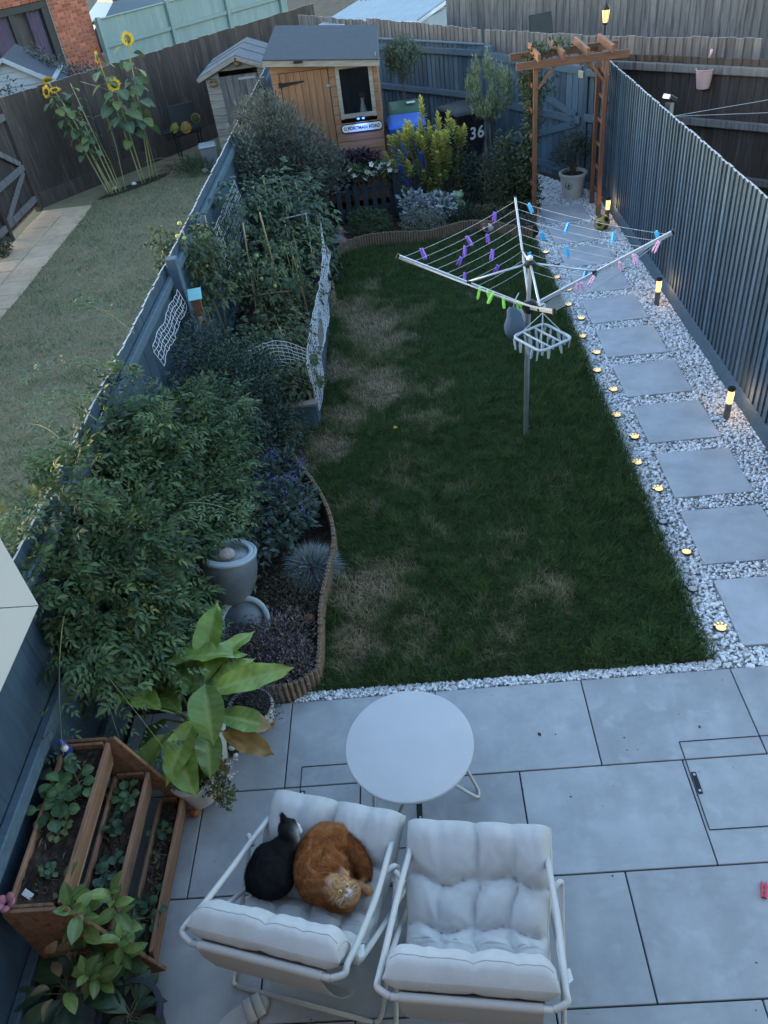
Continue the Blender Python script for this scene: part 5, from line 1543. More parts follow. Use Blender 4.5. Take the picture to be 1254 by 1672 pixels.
# long whippy shoots with small leaves
WH = [((-2.75, .3, 1.5), (-.22, -.25, .20)), ((-2.8, 1.0, 1.6), (-.25, .1, .25)), ((-2.8, 1.6, 1.6), (-.40, -.2, .38)), ((-2.85, .7, 1.55), (-.35, .35, .22)), ((-2.82, 2.1, 1.62), (-.32, .1, .40)), ((-2.82, .1, 1.5), (-.33, -.05, .22)), ((-2.3, .6, 1.2), (.3, -.1, .12)),
      ((-2.6, -.42, 1.1), (.02, -.20, -.38)), ((-2.62, -.45, 1.15), (.28, -.22, -.36)), ((-2.8, 1.3, 1.55), (-.28, -.35, .45)), ((-2.7, -.35, 1.3), (-.02, -.40, -.18))]
PP, DD = [], []
for (a, d) in WH:
    a, d = Vector(a) - Vector((-2.75, 1.2, 0)), Vector(d)
    pts = [a + d * t + Vector((0, 0, -.35 * t * t * d.length)) for t in np.linspace(0, 1.25, 8)]
    q = MB(); q.tube(pts, [.0028 * (1 - i / 9) + .0008 for i in range(8)], 5); q.build('shoot', M['stemgreen'], jas)
    for t in np.linspace(.25, 1.22, 6):
        p = a + d * t + Vector((0, 0, -.35 * t * t * d.length))
        for s in (-1, 1):
            PP.append(p); DD.append(d.normalized() * .6 + d.cross(Vector((0, 0, 1))).normalized() * s + Vector((0, 0, rnd.uniform(-.2, .4))))
PP = np.array([tuple(p) for p in PP]); DD = np.array([tuple(p) for p in DD]); n = len(PP)
Pl, Dl, Nl2, Ll, Wl, kk = compound_leaves(PP, DD, nrm(np.array([0, 0, 1.0]) + rng.normal(0, .3, (n, 3))), rng.uniform(.06, .10, n), 3, .036, .013)
leafcloud('shoot_leaves', Pl, Dl, Nl2, Ll, Wl, np.tile(palette(n, [(.085, .14, .075), (.11, .17, .085)], .2), (kk, 1)), M['leaf'], jas, .3, .25)

# ---- shrubs of the near bed
shrub('dark_shrub', 'dark fine leaved evergreen bush in front of the raised bed', (-2.42, 2.85, 0), [((-2.45, 2.75, .66), (.40, .42, .44)), ((-2.62, 2.85, .95), (.24, .40, .40)), ((-2.2, 2.65, .42), (.34, .34, .38)), ((-2.58, 2.2, .75), (.28, .40, .42)), ((-2.3, 2.2, .55), (.28, .3, .36)), ((-2.25, 3.05, .62), (.28, .2, .30))], 15000, .036, .014,
      [(.032, .056, .040), (.045, .074, .048), (.026, .044, .036), (.055, .085, .060)], up=.5, rand=.6, shell=.30)
shrub('box_bush', 'low green bush at the front corner of the raised bed', (-2.08, 2.86, 0), [((-2.08, 2.86, .16), (.26, .20, .18)), ((-2.25, 2.72, .12), (.2, .18, .16))], 2600, .024, .012, [(.05, .085, .045), (.07, .11, .055), (.035, .06, .04)], shell=.3)
shrub('blue_salvia', 'grey green bush with blue flower spikes above the fescue', (-2.12, 1.62, 0), [((-2.08, 1.55, .26), (.34, .34, .26)), ((-2.28, 1.85, .34), (.26, .28, .28)), ((-1.90, 1.75, .18), (.20, .24, .18)), ((-2.22, 1.25, .25), (.22, .22, .22)), ((-2.05, 2.05, .30), (.22, .2, .2))], 3900, .052, .027,
      [(.062, .092, .085), (.082, .115, .10), (.05, .075, .072), (.095, .13, .10)], shell=.35, mt='leafmatt', cat='shrub')
sv = [o for o in bpy.data.objects if o.name.startswith('blue_salvia')][0]
n = 620; sp = rng.uniform(0, 1, (34, 3)); cen = np.array([(-.26 + .62 * a, -.32 + .85 * b, .36 + .22 * c) for a, b, c in sp])
ii = rng.integers(0, 34, n); P = cen[ii] + np.stack([rng.normal(0, .016, n), rng.normal(0, .016, n), rng.uniform(-.05, .06, n)], 1)
leafcloud('blue_flowers', P, rng.normal(0, 1, (n, 3)) + [0, 0, .5], rng.normal(0, 1, (n, 3)), rng.uniform(.010, .018, n), rng.uniform(.007, .011, n), palette(n, [(.10, .11, .42), (.16, .15, .50), (.20, .20, .55)], .3), M['petal'], sv)
def fescue(lb, x, y, R, n, z=.02, h=.22):
    t = thing('blue_fescue', lb, 'grass clump', (x, y, 0), 0, 'blue fescue clumps')
    a = rng.uniform(0, 2 * PI, n); el = np.arccos(rng.uniform(0.02, 1, n)); Lb = R * rng.uniform(.75, 1.15, n)
    d = np.stack([np.sin(el) * np.cos(a), np.sin(el) * np.sin(a), np.cos(el) * .85 + .1], 1)
    s = nrm(np.cross(d, rng.normal(0, 1, (n, 3)))) * .0024
    root = np.stack([rng.normal(0, .02, n), rng.normal(0, .02, n), np.full(n, z)], 1)
    m = root + d * Lb[:, None] * .6; tip = root + d * Lb[:, None] - np.array([0, 0, 1]) * (Lb * .22 * np.sin(el))[:, None]
    V = np.stack([root - s, root + s, m - s, m + s, tip], 1).reshape(-1, 3); b = (np.arange(n) * 5)[:, None]
    F = np.concatenate([b + [0, 1, 3], b + [0, 3, 2], b + [2, 3, 4]], 0)
    C = palette(n, [(.22, .28, .32), (.38, .45, .49), (.11, .15, .18), (.36, .38, .34)], .25)
    tag(np_mesh('blades', V, F, M['grass'], t, np.repeat(C, 5, 0)), kind='stuff')
fescue('round blue grey fescue clump spilling over the log edging', -1.74, 1.17, .235, 3000)
fescue('blue fescue clump half hidden behind the blue flowered bush', -2.30, 2.30, .24, 2200, .05)
shrub('low_bush', 'low olive green bush between urn and fescue', (-1.90, .88, 0), [((-1.92, .88, .10), (.26, .24, .14)), ((-1.78, .72, .07), (.15, .2, .1))], 2600, .018, .009, [(.055, .065, .036), (.075, .085, .045), (.045, .05, .035), (.10, .085, .06)], shell=.4, cat='bush')
hea = shrub('heather', 'dark purple brown heather cushion in front of the urns', (-1.98, .36, 0), [((-1.98, .36, .12), (.30, .32, .17)), ((-1.82, .22, .10), (.18, .18, .13)), ((-2.12, .28, .14), (.2, .22, .18))], 8000, .030, .010, [(.115, .09, .095), (.19, .155, .15), (.07, .058, .064), (.26, .22, .20)], shell=.32, up=.9, cat='heather', mt='leafmatt')
n = 140; P = np.stack([rng.normal(.06, .10, n), rng.normal(-.1, .13, n), rng.uniform(.20, .27, n)], 1)
leafcloud('violet_flowers', P, rng.normal(0, 1, (n, 3)), rng.normal(0, 1, (n, 3)), np.full(n, .012), np.full(n, .008), palette(n, [(.22, .13, .42), (.28, .18, .48)], .3), M['petal'], hea)
shrub('heather', 'dark wispy heather spilling out of the low bowl pot', (-2.02, -.16, .16), [((-2.02, -.14, .28), (.16, .15, .13)), ((-1.92, -.18, .24), (.12, .12, .10)), ((-2.05, -.02, .26), (.15, .12, .12))], 2600, .020, .005, [(.05, .062, .062), (.07, .075, .08), (.09, .07, .085)], shell=.4, up=.6, cat='heather', mt='leafmatt', lv=.5)
shrub('trailing_plant', 'yellow green trailing plant filling the pot by the planter', (-2.275, -.635, .245), [((-2.26, -.62, .32), (.13, .13, .10)), ((-2.16, -.66, .28), (.10, .10, .10)), ((-2.10, -.72, .18), (.06, .06, .10))], 2100, .022, .010, [(.095, .12, .04), (.13, .15, .05), (.07, .09, .035), (.17, .17, .055)], shell=.45, cat='plant', nst=5)
tp = [o for o in bpy.data.objects if o.name.startswith('trailing_plant')][0]
q = MB(); PP = []
for k in range(22):
    a = rnd.uniform(-.9, .6); r0 = rnd.uniform(.16, .27); e = Vector((r0 * math.cos(a), r0 * math.sin(a), rnd.uniform(-.06, .13)))
    q.tube([Vector((.06, 0, .04)), e * .6 + Vector((0, 0, .07)), e], .0012, 4); PP += [tuple(e + Vector([rnd.gauss(0, .006) for _ in range(3)])) for _ in range(7)]
q.build('flower_stems', M['stemgreen'], tp); PP = np.array(PP); n = len(PP)
leafcloud('pale_pink_flowers', PP, rng.normal(0, 1, (n, 3)), rng.normal(0, .4, (n, 3)) + [0, -.3, 1], np.full(n, .013), np.full(n, .011), palette(n, [(.62, .52, .60), (.72, .64, .70), (.5, .4, .5)], .15), M['petal'], tp)

# ---- individually built leaves
def leaf_mesh(name, L, W, col, mt, curl=.25, fold=.18, wav=.02, nu=12, nv=3, rib=(.25, .32, .12), tipbrown=0, point=.9, seed=0, wide=.42, col2=None):
    """one leaf along +x, face +z; both halves rise from the midrib"""
    rs = random.Random(seed); q = MB(); vs = []; cs = []; fs = []
    m = 2 * nv + 1
    for i in range(nu + 1):
        u = i / nu
        w = W / 2 * (math.sin(PI * min(1, (u / (2 * wide)) if u < wide else .5 + (u - wide) / (2 * (1 - wide)))) ** (.75 if u < wide else point)) + .003
        for j in range(m):
            v = (j - nv) / nv
            y = v * w; x = u * L * (1 - .06 * abs(v) * (u > .5))
            z = abs(v) * fold * w * 2 - curl * L * u * u + wav * math.sin(u * 17 + seed + (2 if v > 0 else 0)) * abs(v) * L * .3
            vs.append((x, y, z))
            c = Vector(col) * (1 + .13 * math.sin((u + .10 * abs(v)) * 62)) * rs.uniform(.90, 1.08)
            if col2: c = c.lerp(Vector(col2), max(0, min(1, (u - .35) * 1.6 + rs.uniform(-.1, .1))))
            if j == nv: c = c.lerp(Vector(rib), .45)
            if tipbrown and u > 1 - tipbrown * (1 + .3 * math.sin(j * 2.2)): c = Vector((.26, .15, .045))
            cs.append(tuple(c))
    for i in range(nu):
        for j in range(m - 1):
            a = i * m + j; fs.append((a, a + m, a + m + 1, a + 1))
    q.add(vs, fs); q.c = cs
    return q.mesh(name, M[mt], smooth='all')
def place_leaf(me, parent, base, tip, roll=0.0, name='leaf', up=(0, 0, 1)):
    b, t = Vector(base), Vector(tip); X = (t - b).normalized(); Z = Vector(up); Z = (Z - X * Z.dot(X)).normalized(); Y = Z.cross(X)
    R3 = Matrix((X, Y, Z)).transposed() @ Matrix.Rotation(roll, 3, 'X')
    o = bpy.data.objects.new(name, me); o.matrix_local = R3.to_4x4(); o.location = b
    return link(o, parent)

CZ = -.17
can = thing('large_leaved_canna', 'plant with large yellow green paddle leaves by the patio corner', 'plant', (-2.27, -.35, .28))
cl_ = [((-2.19, -.22, .80), (-2.13, .13, .98), .165, 0, .12, .1), ((-2.41, -.20, .86), (-1.98, -.13, .90), .17, 0, .16, -.25), ((-2.12, -.40, .84), (-1.68, -.31, .88), .15, 0, .10, .35), ((-2.13, -.38, .88), (-2.07, -.66, .82), .20, 0, .25, 0),
       ((-2.38, -.46, .80), (-2.66, -.30, .84), .17, 0, .15, .15), ((-2.33, -.55, .72), (-2.19, -.86, .62), .185, 0, .12, .2), ((-2.38, -.52, .66), (-2.58, -.78, .55), .15, 0, .22, 0), ((-2.08, -.48, .74), (-1.80, -.53, .68), .14, .22, .12, .2),
       ((-2.08, -.50, .62), (-1.82, -.61, .55), .13, .75, .15, .3), ((-2.22, -.55, .55), (-2.08, -.66, .45), .09, .8, .2, .2), ((-2.12, -.33, .78), (-1.93, -.16, .84), .13, 0, .2, -.2), ((-2.22, -.30, .70), (-2.18, .02, .86), .2, 0, .1, 0), ((-2.36, -.26, .74), (-2.12, -.30, .80), .16, 0, .3, .2), ((-2.16, -.5, .66), (-2.10, -.72, .6), .15, 0, .3, -.3), ((-2.42, -.38, .6), (-2.62, -.55, .5), .14, 0, .3, .3)]
cl_ += [((-2.25, -.34, .78), (-2.46, -.02, .80), .15, 0, .25, .2), ((-2.16, -.30, .82), (-1.96, .04, .86), .15, 0, .2, -.1), ((-2.30, -.42, .70), (-2.60, -.14, .72), .15, 0, .3, .1), ((-2.2, -.5, .74), (-2.30, -.80, .70), .15, 0, .25, -.2)]
for i, (b, t, w, br, cu, ro) in enumerate(cl_):
    b = (b[0], b[1], b[2] + CZ); t = (t[0], t[1], t[2] + CZ)
    L_ = (Vector(t) - Vector(b)).length * 1.08
    cc = [(.17, .26, .045), (.145, .235, .045), (.20, .285, .055), (.12, .20, .045)][i % 4]
    if i in (11, 12, 13, 14): cc = (.095, .165, .04)
    if br > .5: cc = (.30, .20, .055)
    me = leaf_mesh('leaf', L_, w * .95, tuple(x * 1.12 for x in cc), 'gloss', cu * 1.5, .20, .07, 18, 4, (.42, .46, .16), br, .62, i, .50)
    o = Vector((-2.27, -.35, .28)); place_leaf(me, can, Vector(b) - o, Vector(t) - o + Vector((0, 0, cu * L_ * .5)), ro)
    q = MB(); s = Vector(b) - o; q.tube([Vector((s.x * .18, s.y * .18, -.04)), Vector((s.x * .4, s.y * .4, s.z * .55)), s], [.010, .009, .006], 7); q.build('stalk', M['stemgreen'], can, smooth='all')

def rosette(nm, lb, base, n, L, W, cols, cat='plant', elev=(.35, 1.1), mt='leaf', point=.6, stalk=.5, group=None, wide=.58, curl=.25, seed=1, spread=.02, fold=.12, leafname='leaf'):
    rs = random.Random(seed); t = thing(nm, lb, cat, base, 0, group)
    ms = [leaf_mesh('leaf', L * f, W * f, cols[k % len(cols)], mt, curl, fold, .03, 7, 2, tuple(min(1, x * 1.8) for x in cols[k % len(cols)]), 0, point, seed * 7 + k, wide) for k, f in enumerate((.8, .95, 1.1, 1.0))]
    q = MB()
    for k in range(n):
        a = k * 2.399 + rs.uniform(-.3, .3); e = rs.uniform(*elev); st = stalk * L * rs.uniform(.6, 1.3)
        b0 = Vector((rs.uniform(-spread, spread), rs.uniform(-spread, spread), 0)); d = Vector((math.cos(a) * math.cos(e), math.sin(a) * math.cos(e), math.sin(e)))
        p = b0 + d * st
        q.tube([b0, b0 + d * st * .5 + Vector((0, 0, .006)), p], .0016, 4)
        d2 = Vector((d.x, d.y, d.z * .35)); place_leaf(ms[k % 4], t, p, p + d2, rs.uniform(-.4, .4), leafname)
    q.build('stalks', M['stemgreen'], t)
    return t
g1c = [(.075, .135, .06), (.095, .165, .07), (.06, .11, .055)]; g2c = [(.055, .10, .055), (.07, .125, .065), (.045, .085, .05)]
rosette('bedding_plant', 'leafy clump in the middle of the top planter tier', (-2.70, -.98, .735), 22, .072, .058, g1c, seed=2, spread=.06, stalk=.75)
rosette('bedding_plant', 'leafy clump overhanging the fence side of the top tier', (-2.74, -1.09, .735), 14, .066, .055, g1c, seed=3, spread=.05)
rosette('bedding_plant', 'small pale leaved seedling in the top tier nearest the house', (-2.67, -1.38, .73), 12, .030, .022, g1c, seed=4, spread=.02)
rosette('bedding_plant', 'small yellowish seedling beside the leafy clump in the top tier', (-2.68, -1.17, .73), 16, .032, .022, [(.12, .16, .06), (.16, .18, .07)], seed=5, spread=.03)
rosette('strawberry_plant', 'strawberry plant at the far end of the middle tier', (-2.54, -.86, .445), 16, .048, .042, g1c, seed=6, spread=.04, group='plants in the tiered planter')
rosette('strawberry_plant', 'strawberry plant in the middle tier, second from the far end', (-2.55, -1.02, .445), 13, .044, .038, g2c, seed=7, spread=.03)
rosette('strawberry_plant', 'bluish strawberry plant in the middle tier nearest the house', (-2.53, -1.24, .445), 16, .046, .040, [(.06, .10, .075), (.075, .125, .085)], seed=8, spread=.04)
rosette('strawberry_plant', 'dark strawberry plant in the lowest tier nearest the house', (-2.41, -1.32, .185), 22, .046, .040, g2c, seed=9, spread=.05, stalk=.9)
rosette('strawberry_plant', 'small leafy plant at the far end of the lowest tier', (-2.42, -.90, .185), 8, .04, .034, g2c, seed=10, spread=.03)
rosette('strawberry_plant', 'wilted small plant in the middle of the lowest tier', (-2.41, -1.06, .18), 8, .03, .014, [(.16, .12, .06), (.09, .09, .04)], seed=12, spread=.03)
# litter lying on the planter's soil
for i in range(3):
    x0, x1, zt = ((-2.78, -2.60, .735), (-2.60, -2.47, .445), (-2.44, -2.36, .185))[i]
    n = 130; P = np.stack([rng.uniform(x0, x1, n), rng.uniform(-1.50, -.76, n), np.full(n, zt)], 1)
    o = leafcloud('leaf_litter', P, rng.normal(0, 1, (n, 3)) * [1, 1, .15], rng.normal(0, .3, (n, 3)) + [0, 0, 1], rng.uniform(.02, .05, n), rng.uniform(.002, .008, n), palette(n, [(.12, .08, .05), (.2, .15, .1), (.07, .05, .035)], .4), M['leafmatt'], None)
    tag(o, ('dry stalks and litter on the top tier soil', 'dry stalks and litter on the middle tier soil', 'dry stalks and litter on the lowest tier soil')[i], 'litter')

# ---- bottom-left plants: upright laurel-like shoots and dark broad leaves
lau = thing('broad_leaved_shrub', 'upright yellow green shrub in front of the tiered planter', 'shrub', (-2.50, -1.58, 0))
shoots = [((.0, .02), .80, 10), ((.07, .10), .66, 8), ((.02, -.12), .52, 8), ((-.06, .12), .70, 7), ((.10, -.02), .55, 7)]
LM = [leaf_mesh('leaf', .115, .054, c, 'gloss', .22, .15, .03, 8, 2, (.24, .30, .12), 0, .75, k, .52) for k, c in enumerate([(.16, .235, .055), (.135, .205, .05), (.20, .27, .07), (.10, .17, .05)])]
LD = [leaf_mesh('leaf', .115, .052, c, 'gloss', .22, .15, .03, 8, 2, (.14, .2, .1), 0, .75, k, .52) for k, c in enumerate([(.06, .105, .05), (.075, .125, .055)])]
LB = leaf_mesh('leaf', .085, .04, (.30, .22, .13), 'leafmatt', .35, .3, .05, 7, 2, (.3, .22, .13), 0, .8, 9, .5)
for si, ((sx, sy), h, nl) in enumerate(shoots):
    tp_ = Vector((sx * 1.6, sy * 1.3, h)); q = MB(); q.tube([(sx * .3, sy * .3, 0), (sx, sy, h * .5), tp_], [.008, .006, .003], 6); q.build('stem', M['twig'], lau)
    for k in range(nl * 3):
        f = .30 + .70 * k / (nl * 3 - 1); a = k * 2.4 + si; p = Vector((sx * (.3 + 1.3 * f), sy * (.3 + f), h * f))
        d = Vector((math.cos(a), math.sin(a), .25 + .9 * (f > .9)))
        o = place_leaf((LM if f > .6 else LD)[k % (4 if f > .6 else 2)], lau, p, p + d, rnd.uniform(-.7, .7)); sc_ = rnd.uniform(.55, 1.15); o.scale = (sc_,) * 3
for k in range(6):
    p = Vector((-.10 + rnd.uniform(-.05, .05), .02 + rnd.uniform(-.06, .06), .42 + .03 * k)); place_leaf(LB, lau, p, p + Vector((rnd.uniform(-1, .3), rnd.uniform(-1, 1), -.4)), rnd.uniform(-1, 1))
hos = rosette('broad_leaved_plant', 'dark green broad leaved plant at the bottom left corner', (-2.66, -1.70, .24), 15, .24, .12, [(.045, .085, .045), (.06, .105, .05), (.035, .07, .04)], seed=14, stalk=.35, elev=(.2, .9), point=.8, wide=.5, mt='gloss', curl=.35)
for k in range(7):
    a = k * 1.1; p = Vector((.06 * math.cos(a) + .04, .06 * math.sin(a) - .03, .10 + .02 * k)); place_leaf(LB if k < 5 else LM[2], hos, p, p + Vector((math.cos(a), math.sin(a), .3)), rnd.uniform(-.6, .6))
hp = pot('plant_pot', 'dark pot at the bottom left below the broad leaves', (-2.36, -1.80, 0), potprof(.10, .14, .24), M['felt'], .13, .21, group='pots by the patio corner')
rosette('leafy_plant', 'dark leafy plant in the pot at the bottom left', (-2.36, -1.80, .21), 16, .13, .065, [(.035, .06, .038), (.045, .075, .042)], seed=15, stalk=.5, elev=(.1, 1.0), point=.75, wide=.5)

# ================================================================== VEGETABLE BED
def tomato(lb, base, hgt, lean, n, cols, fruit=(), spread=.20, seed=0, nm='tomato_plant', rl=.16, Lf=.055, Wf=.03, fr=.022, low=.15):
    t = thing(nm, lb, 'plant', base, 0, 'vegetable plants in the raised bed')
    top = Vector((lean[0], lean[1], hgt)); q = MB()
    for s in range(3):
        o_ = Vector((rnd.uniform(-.05, .05), rnd.uniform(-.05, .05), 0)); q.tube([o_, o_ + top * .5 + Vector((rnd.uniform(-.06, .06), rnd.uniform(-.06, .06), 0)), top * rnd.uniform(.8, 1.05) + o_ * 2], [.008, .006, .003], 6)
    q.build('stem', M['stemgreen'], t, smooth='all')
    f = rng.uniform(low, 1.05, n); a = rng.uniform(0, 2 * PI, n)
    rr = spread * rng.random(n) ** .6
    P = np.array(tuple(top))[None] * f[:, None] + np.stack([np.cos(a) * rr * .7, np.sin(a) * rr * .7, np.zeros(n)], 1)
    D = np.stack([np.cos(a), np.sin(a), rng.normal(.05, .35, n)], 1); Nl = nrm(np.array([0, 0, 1.0]) + rng.normal(0, .35, (n, 3)))
    Pl, Dl, Nl2, Ll, Wl, kk = compound_leaves(P, D, Nl, rl * rng.uniform(.6, 1.2, n), 2, Lf, Wf)
    leafcloud('foliage', Pl, Dl, Nl2, Ll, Wl, np.tile(palette(n, cols, .28, P), (kk, 1)), M['leaf'], t, .3, .35)
    for (x, y, z, c) in fruit:
        q = MB(); q.col = c; q.ball((0, 0, 0), (fr, fr, fr * .92), 12, 8); q.build('tomato', M['paint'], t, smooth='all', loc=(x, y, z))
        q = MB(); q.tube([(0, 0, fr * .9), (.004, .002, fr * 1.6)], .002, 4); q.build('fruit_stalk', M['stemgreen'], t, loc=(x, y, z))
    return t
tg_ = [(.068, .095, .040), (.09, .122, .046), (.052, .075, .036), (.115, .14, .052)]
td_ = [(.048, .080, .048), (.065, .104, .055), (.038, .062, .042), (.085, .126, .062)]
GR, YL, OR = (.26, .36, .10), (.50, .46, .10), (.62, .22, .05)
tomato('tomato plant with ripening fruit leaning over the left fence', (-2.72, 4.25, .2), 1.35, (-.17, -.03), 420, tg_, [(-.17, -.20, 1.40, YL), (-.11, -.22, 1.38, GR), (-.08, .18, 1.26, GR), (-.02, .16, 1.24, YL), (.0, .22, 1.22, GR), (-.05, .05, 1.0, YL), (.0, .10, .98, OR), (-.08, .24, 1.32, YL), (-.20, .08, 1.42, YL), (-.12, .30, 1.28, GR)], .34, rl=.15, low=.55)
tomato('tomato plant tied to canes in the middle of the raised bed', (-2.40, 4.55, .2), 1.05, (.02, .02), 150, tg_, [(.10, -.10, .75, GR), (.06, .12, .9, GR), (-.12, -.05, .8, GR), (.2, .0, .62, YL)], .30)
tomato('tomato plant behind the canes near the right edge of the raised bed', (-2.02, 4.9, .2), .95, (.02, .05), 150, tg_, [(.16, .5, .35, YL), (.05, -.12, .7, GR), (-.1, -.1, .6, GR)], .28)
tomato('sparse tomato plant at the near end of the raised bed', (-2.10, 3.75, .2), .62, (.04, -.02), 170, tg_, [(.05, -.1, .4, GR)], .30, rl=.13)
tomato('low tangle of stems at the near left of the raised bed', (-2.48, 3.6, .2), .60, (-.02, -.02), 200, td_, [], .32, rl=.13)
tomato('tangled tomato growth spilling over the near corner of the bed', (-2.02, 3.35, .25), .42, (.02, -.06), 190, tg_, [], .26, rl=.12, low=.05)
tomato('tangled dark growth behind the sagging netting', (-2.32, 3.45, .25), .55, (.0, -.05), 200, td_, [], .28, rl=.13, low=.05)
tomato('bushy plant behind the tomato plants beside the left fence', (-2.62, 5.6, .2), 1.25, (.0, .05), 190, td_, [], .36, nm='vegetable_plant', rl=.2, Lf=.08, Wf=.042)
tomato('lush dark plant in the middle of the far raised bed', (-2.25, 6.1, .2), 1.10, (.05, .0), 190, td_, [], .40, nm='vegetable_plant', rl=.22, Lf=.085, Wf=.046)
tomato('lush dark plant beyond the raised bed towards the shed', (-2.35, 6.95, .0), 1.15, (.0, .0), 230, td_, [], .46, nm='vegetable_plant', rl=.22, Lf=.085, Wf=.046)
tomato('lush dark plant beside the netting at the far right corner of the bed', (-1.98, 6.5, .0), .85, (.0, .0), 150, td_, [], .30, nm='vegetable_plant', rl=.18, Lf=.075, Wf=.04)
cg = rosette('courgette_plant', 'courgette with broad grey green lobed leaves at the end of the bed', (-2.08, 7.0, .05), 11, .26, .20, [(.10, .155, .13), (.075, .12, .085), (.12, .18, .15)], seed=21, stalk=1.1, elev=(.35, 1.1), point=.5, wide=.45, fold=.2)
cg2 = rosette('courgette_plant', 'broad leaved courgette between the canes', (-2.15, 5.15, .22), 8, .20, .16, [(.075, .12, .075), (.06, .10, .065)], seed=22, stalk=1.2, elev=(.5, 1.2), point=.5, wide=.45, fold=.2)
# tall wispy shrub beside the shed
shrub('wispy_shrub', 'tall feathery grey green shrub between vegetable bed and shed', (-2.32, 7.75, 0), [((-2.35, 7.75, 1.35), (.42, .40, .50)), ((-2.05, 7.7, 1.15), (.36, .35, .42)), ((-2.55, 7.55, 1.05), (.30, .35, .42)), ((-2.3, 7.7, .65), (.50, .45, .45)), ((-1.80, 7.85, .95), (.28, .3, .36)), ((-2.45, 7.7, 1.75), (.26, .24, .28)), ((-2.72, 7.4, 1.3), (.24, .35, .4)), ((-2.75, 8.2, 1.5), (.2, .3, .35))], 20000, .062, .015,
      [(.085, .11, .085), (.11, .135, .105), (.065, .085, .07), (.13, .15, .12), (.10, .09, .085)], shell=.40, up=.8, nst=26, sr=.008, rand=.6)
shrub('weeds', 'weedy grass clump at the foot of the brown fence', (-4.55, 11.9, 0), [((-4.55, 11.9, .10), (.35, .25, .16))], 500, .09, .018, [(.07, .11, .05), (.09, .135, .06)], cat='plant', nst=0, up=1.0)
shrub('weeds', 'small dark weed beside the buff slabs at the left edge', (-7.0, 8.8, 0), [((-7.0, 8.8, .10), (.12, .22, .14))], 420, .06, .02, [(.04, .065, .04), (.06, .085, .05)], cat='plant', nst=3)

# bamboo canes and netting
cn = thing('cane_frame', 'bamboo cane frame tied together in the raised bed', 'plant support', (-2.45, 4.75, .2))
def cane(nm, a, b, r=.0075, parent=cn, org=(-2.45, 4.75, .2)):
    a, b = Vector(a) - Vector(org), Vector(b) - Vector(org); q = MB(); pts = []; rr = []
    for k in range(9):
        pts.append(a.lerp(b, k / 8)); rr.append(r * (1.18 if k % 2 else 1))
    q.tube(pts, rr, 7); q.build(nm, M['cane'], parent, smooth='all')
cane('cane', (-2.86, 4.78, .2), (-2.80, 4.85, 1.50)); cane('cane', (-2.52, 4.80, .2), (-2.44, 4.85, 1.38)); cane('cane', (-2.17, 4.80, .2), (-2.26, 4.9, 1.45)); cane('cane', (-2.88, 4.80, .63), (-2.06, 4.76, .66)); cane('cane', (-1.95, 4.85, .2), (-2.02, 4.95, .95))
cane('cane', (-2.48, 3.7, .2), (-2.42, 3.75, .75)); cane('cane', (-2.05, 3.65, .2), (-2.08, 3.7, .78))
for (lb, a, b) in (('bamboo cane with the yellow tomatoes by the fence', (-2.80, 4.1, .2), (-2.86, 4.15, 1.62)), ('pale split cane standing in front of the shed', (-2.02, 6.35, .0), (-2.05, 6.4, 1.28)), ('thin cane among the lush dark plants', (-2.5, 6.6, 0), (-2.45, 6.65, 1.3))):
    t = thing('bamboo_cane', lb, 'plant support', a, 0, 'loose bamboo canes'); cane('cane', a, b, .008, t, a)
fr_ = thing('netting_frame', 'small white wire frame over the vegetable plants', 'plant support', (-2.05, 5.9, .9)); q = MB()
q.tube([(-.18, 0, .12), (.16, .02, .15)], .006, 6); q.tube([(-.14, 0, .13), (-.10, -.02, -.6)], .005, 6); q.tube([(.12, 0, .15), (.10, 0, -.6)], .005, 6); q.build('wire', M['net'], fr_)
def net(lb, F, nu, nv, r=.0022, cat='netting', hair=True):
    p00 = Vector(F(0, 0)); t = thing('garden_netting', lb, cat, tuple(p00), 0, 'white netting round the vegetable bed'); q = MB()
    J = {(i, j): Vector(F(i / nu, j / nv)) - p00 + Vector([rnd.gauss(0, .004) for _ in range(3)]) for i in range(nu + 1) for j in range(nv + 1)}
    for i in range(nu + 1): q.tube([J[i, j] for j in range(nv + 1)], r, 4, cap=False)
    for j in range(nv + 1): q.tube([J[i, j] for i in range(nu + 1)], r, 4, cap=False)
    q.build('mesh', M['net'], t); return t
net('white netting hanging along the lawn side of the raised bed', lambda u, v: (-1.79 + .05 * math.sin(u * 9) * v + .035 * (1 - v) * math.sin(u * 6), 6.0 - 2.9 * u, (.95 - .25 * u - .14 * math.sin(u * 3)) * (1 - v) + (.36 - .16 * u * u) * v), 56, 12, .0030)
net('white netting gathered into a dense bunch along the bed edge', lambda u, v: (-1.775 + .04 * math.sin(u * 9 + v * 3), 6.0 - 2.2 * u, .62 - .22 * u - .20 * v + .02 * math.sin(u * 20)), 44, 8, .0030)
net('white netting sagging across the near end of the raised bed', lambda u, v: (-2.52 + .72 * u, 3.22 - .06 * math.sin(PI * u) + .10 * v, .80 + .08 * math.sin(PI * u) - .48 * v - .04 * math.sin(u * 7)), 18, 12, .0026)
net('white netting tied to the fence post above the dark bush', lambda u, v: (-2.775 + .03 * v, 3.22 - 1.0 * u + .04 * v, 1.44 - .012 * math.sin(u * 14) - .17 * v), 18, 4, .0024)
net('white netting scrap standing by the shed door', lambda u, v: (-2.62 + .22 * u, 8.6 + .06 * v, 1.48 - .36 * v), 6, 9, .004)
net('white netting behind the tomato plants on the left fence', lambda u, v: (-2.78 + .05 * v, 6.6 - 1.6 * u, 1.30 - .5 * v), 20, 8, .0026)
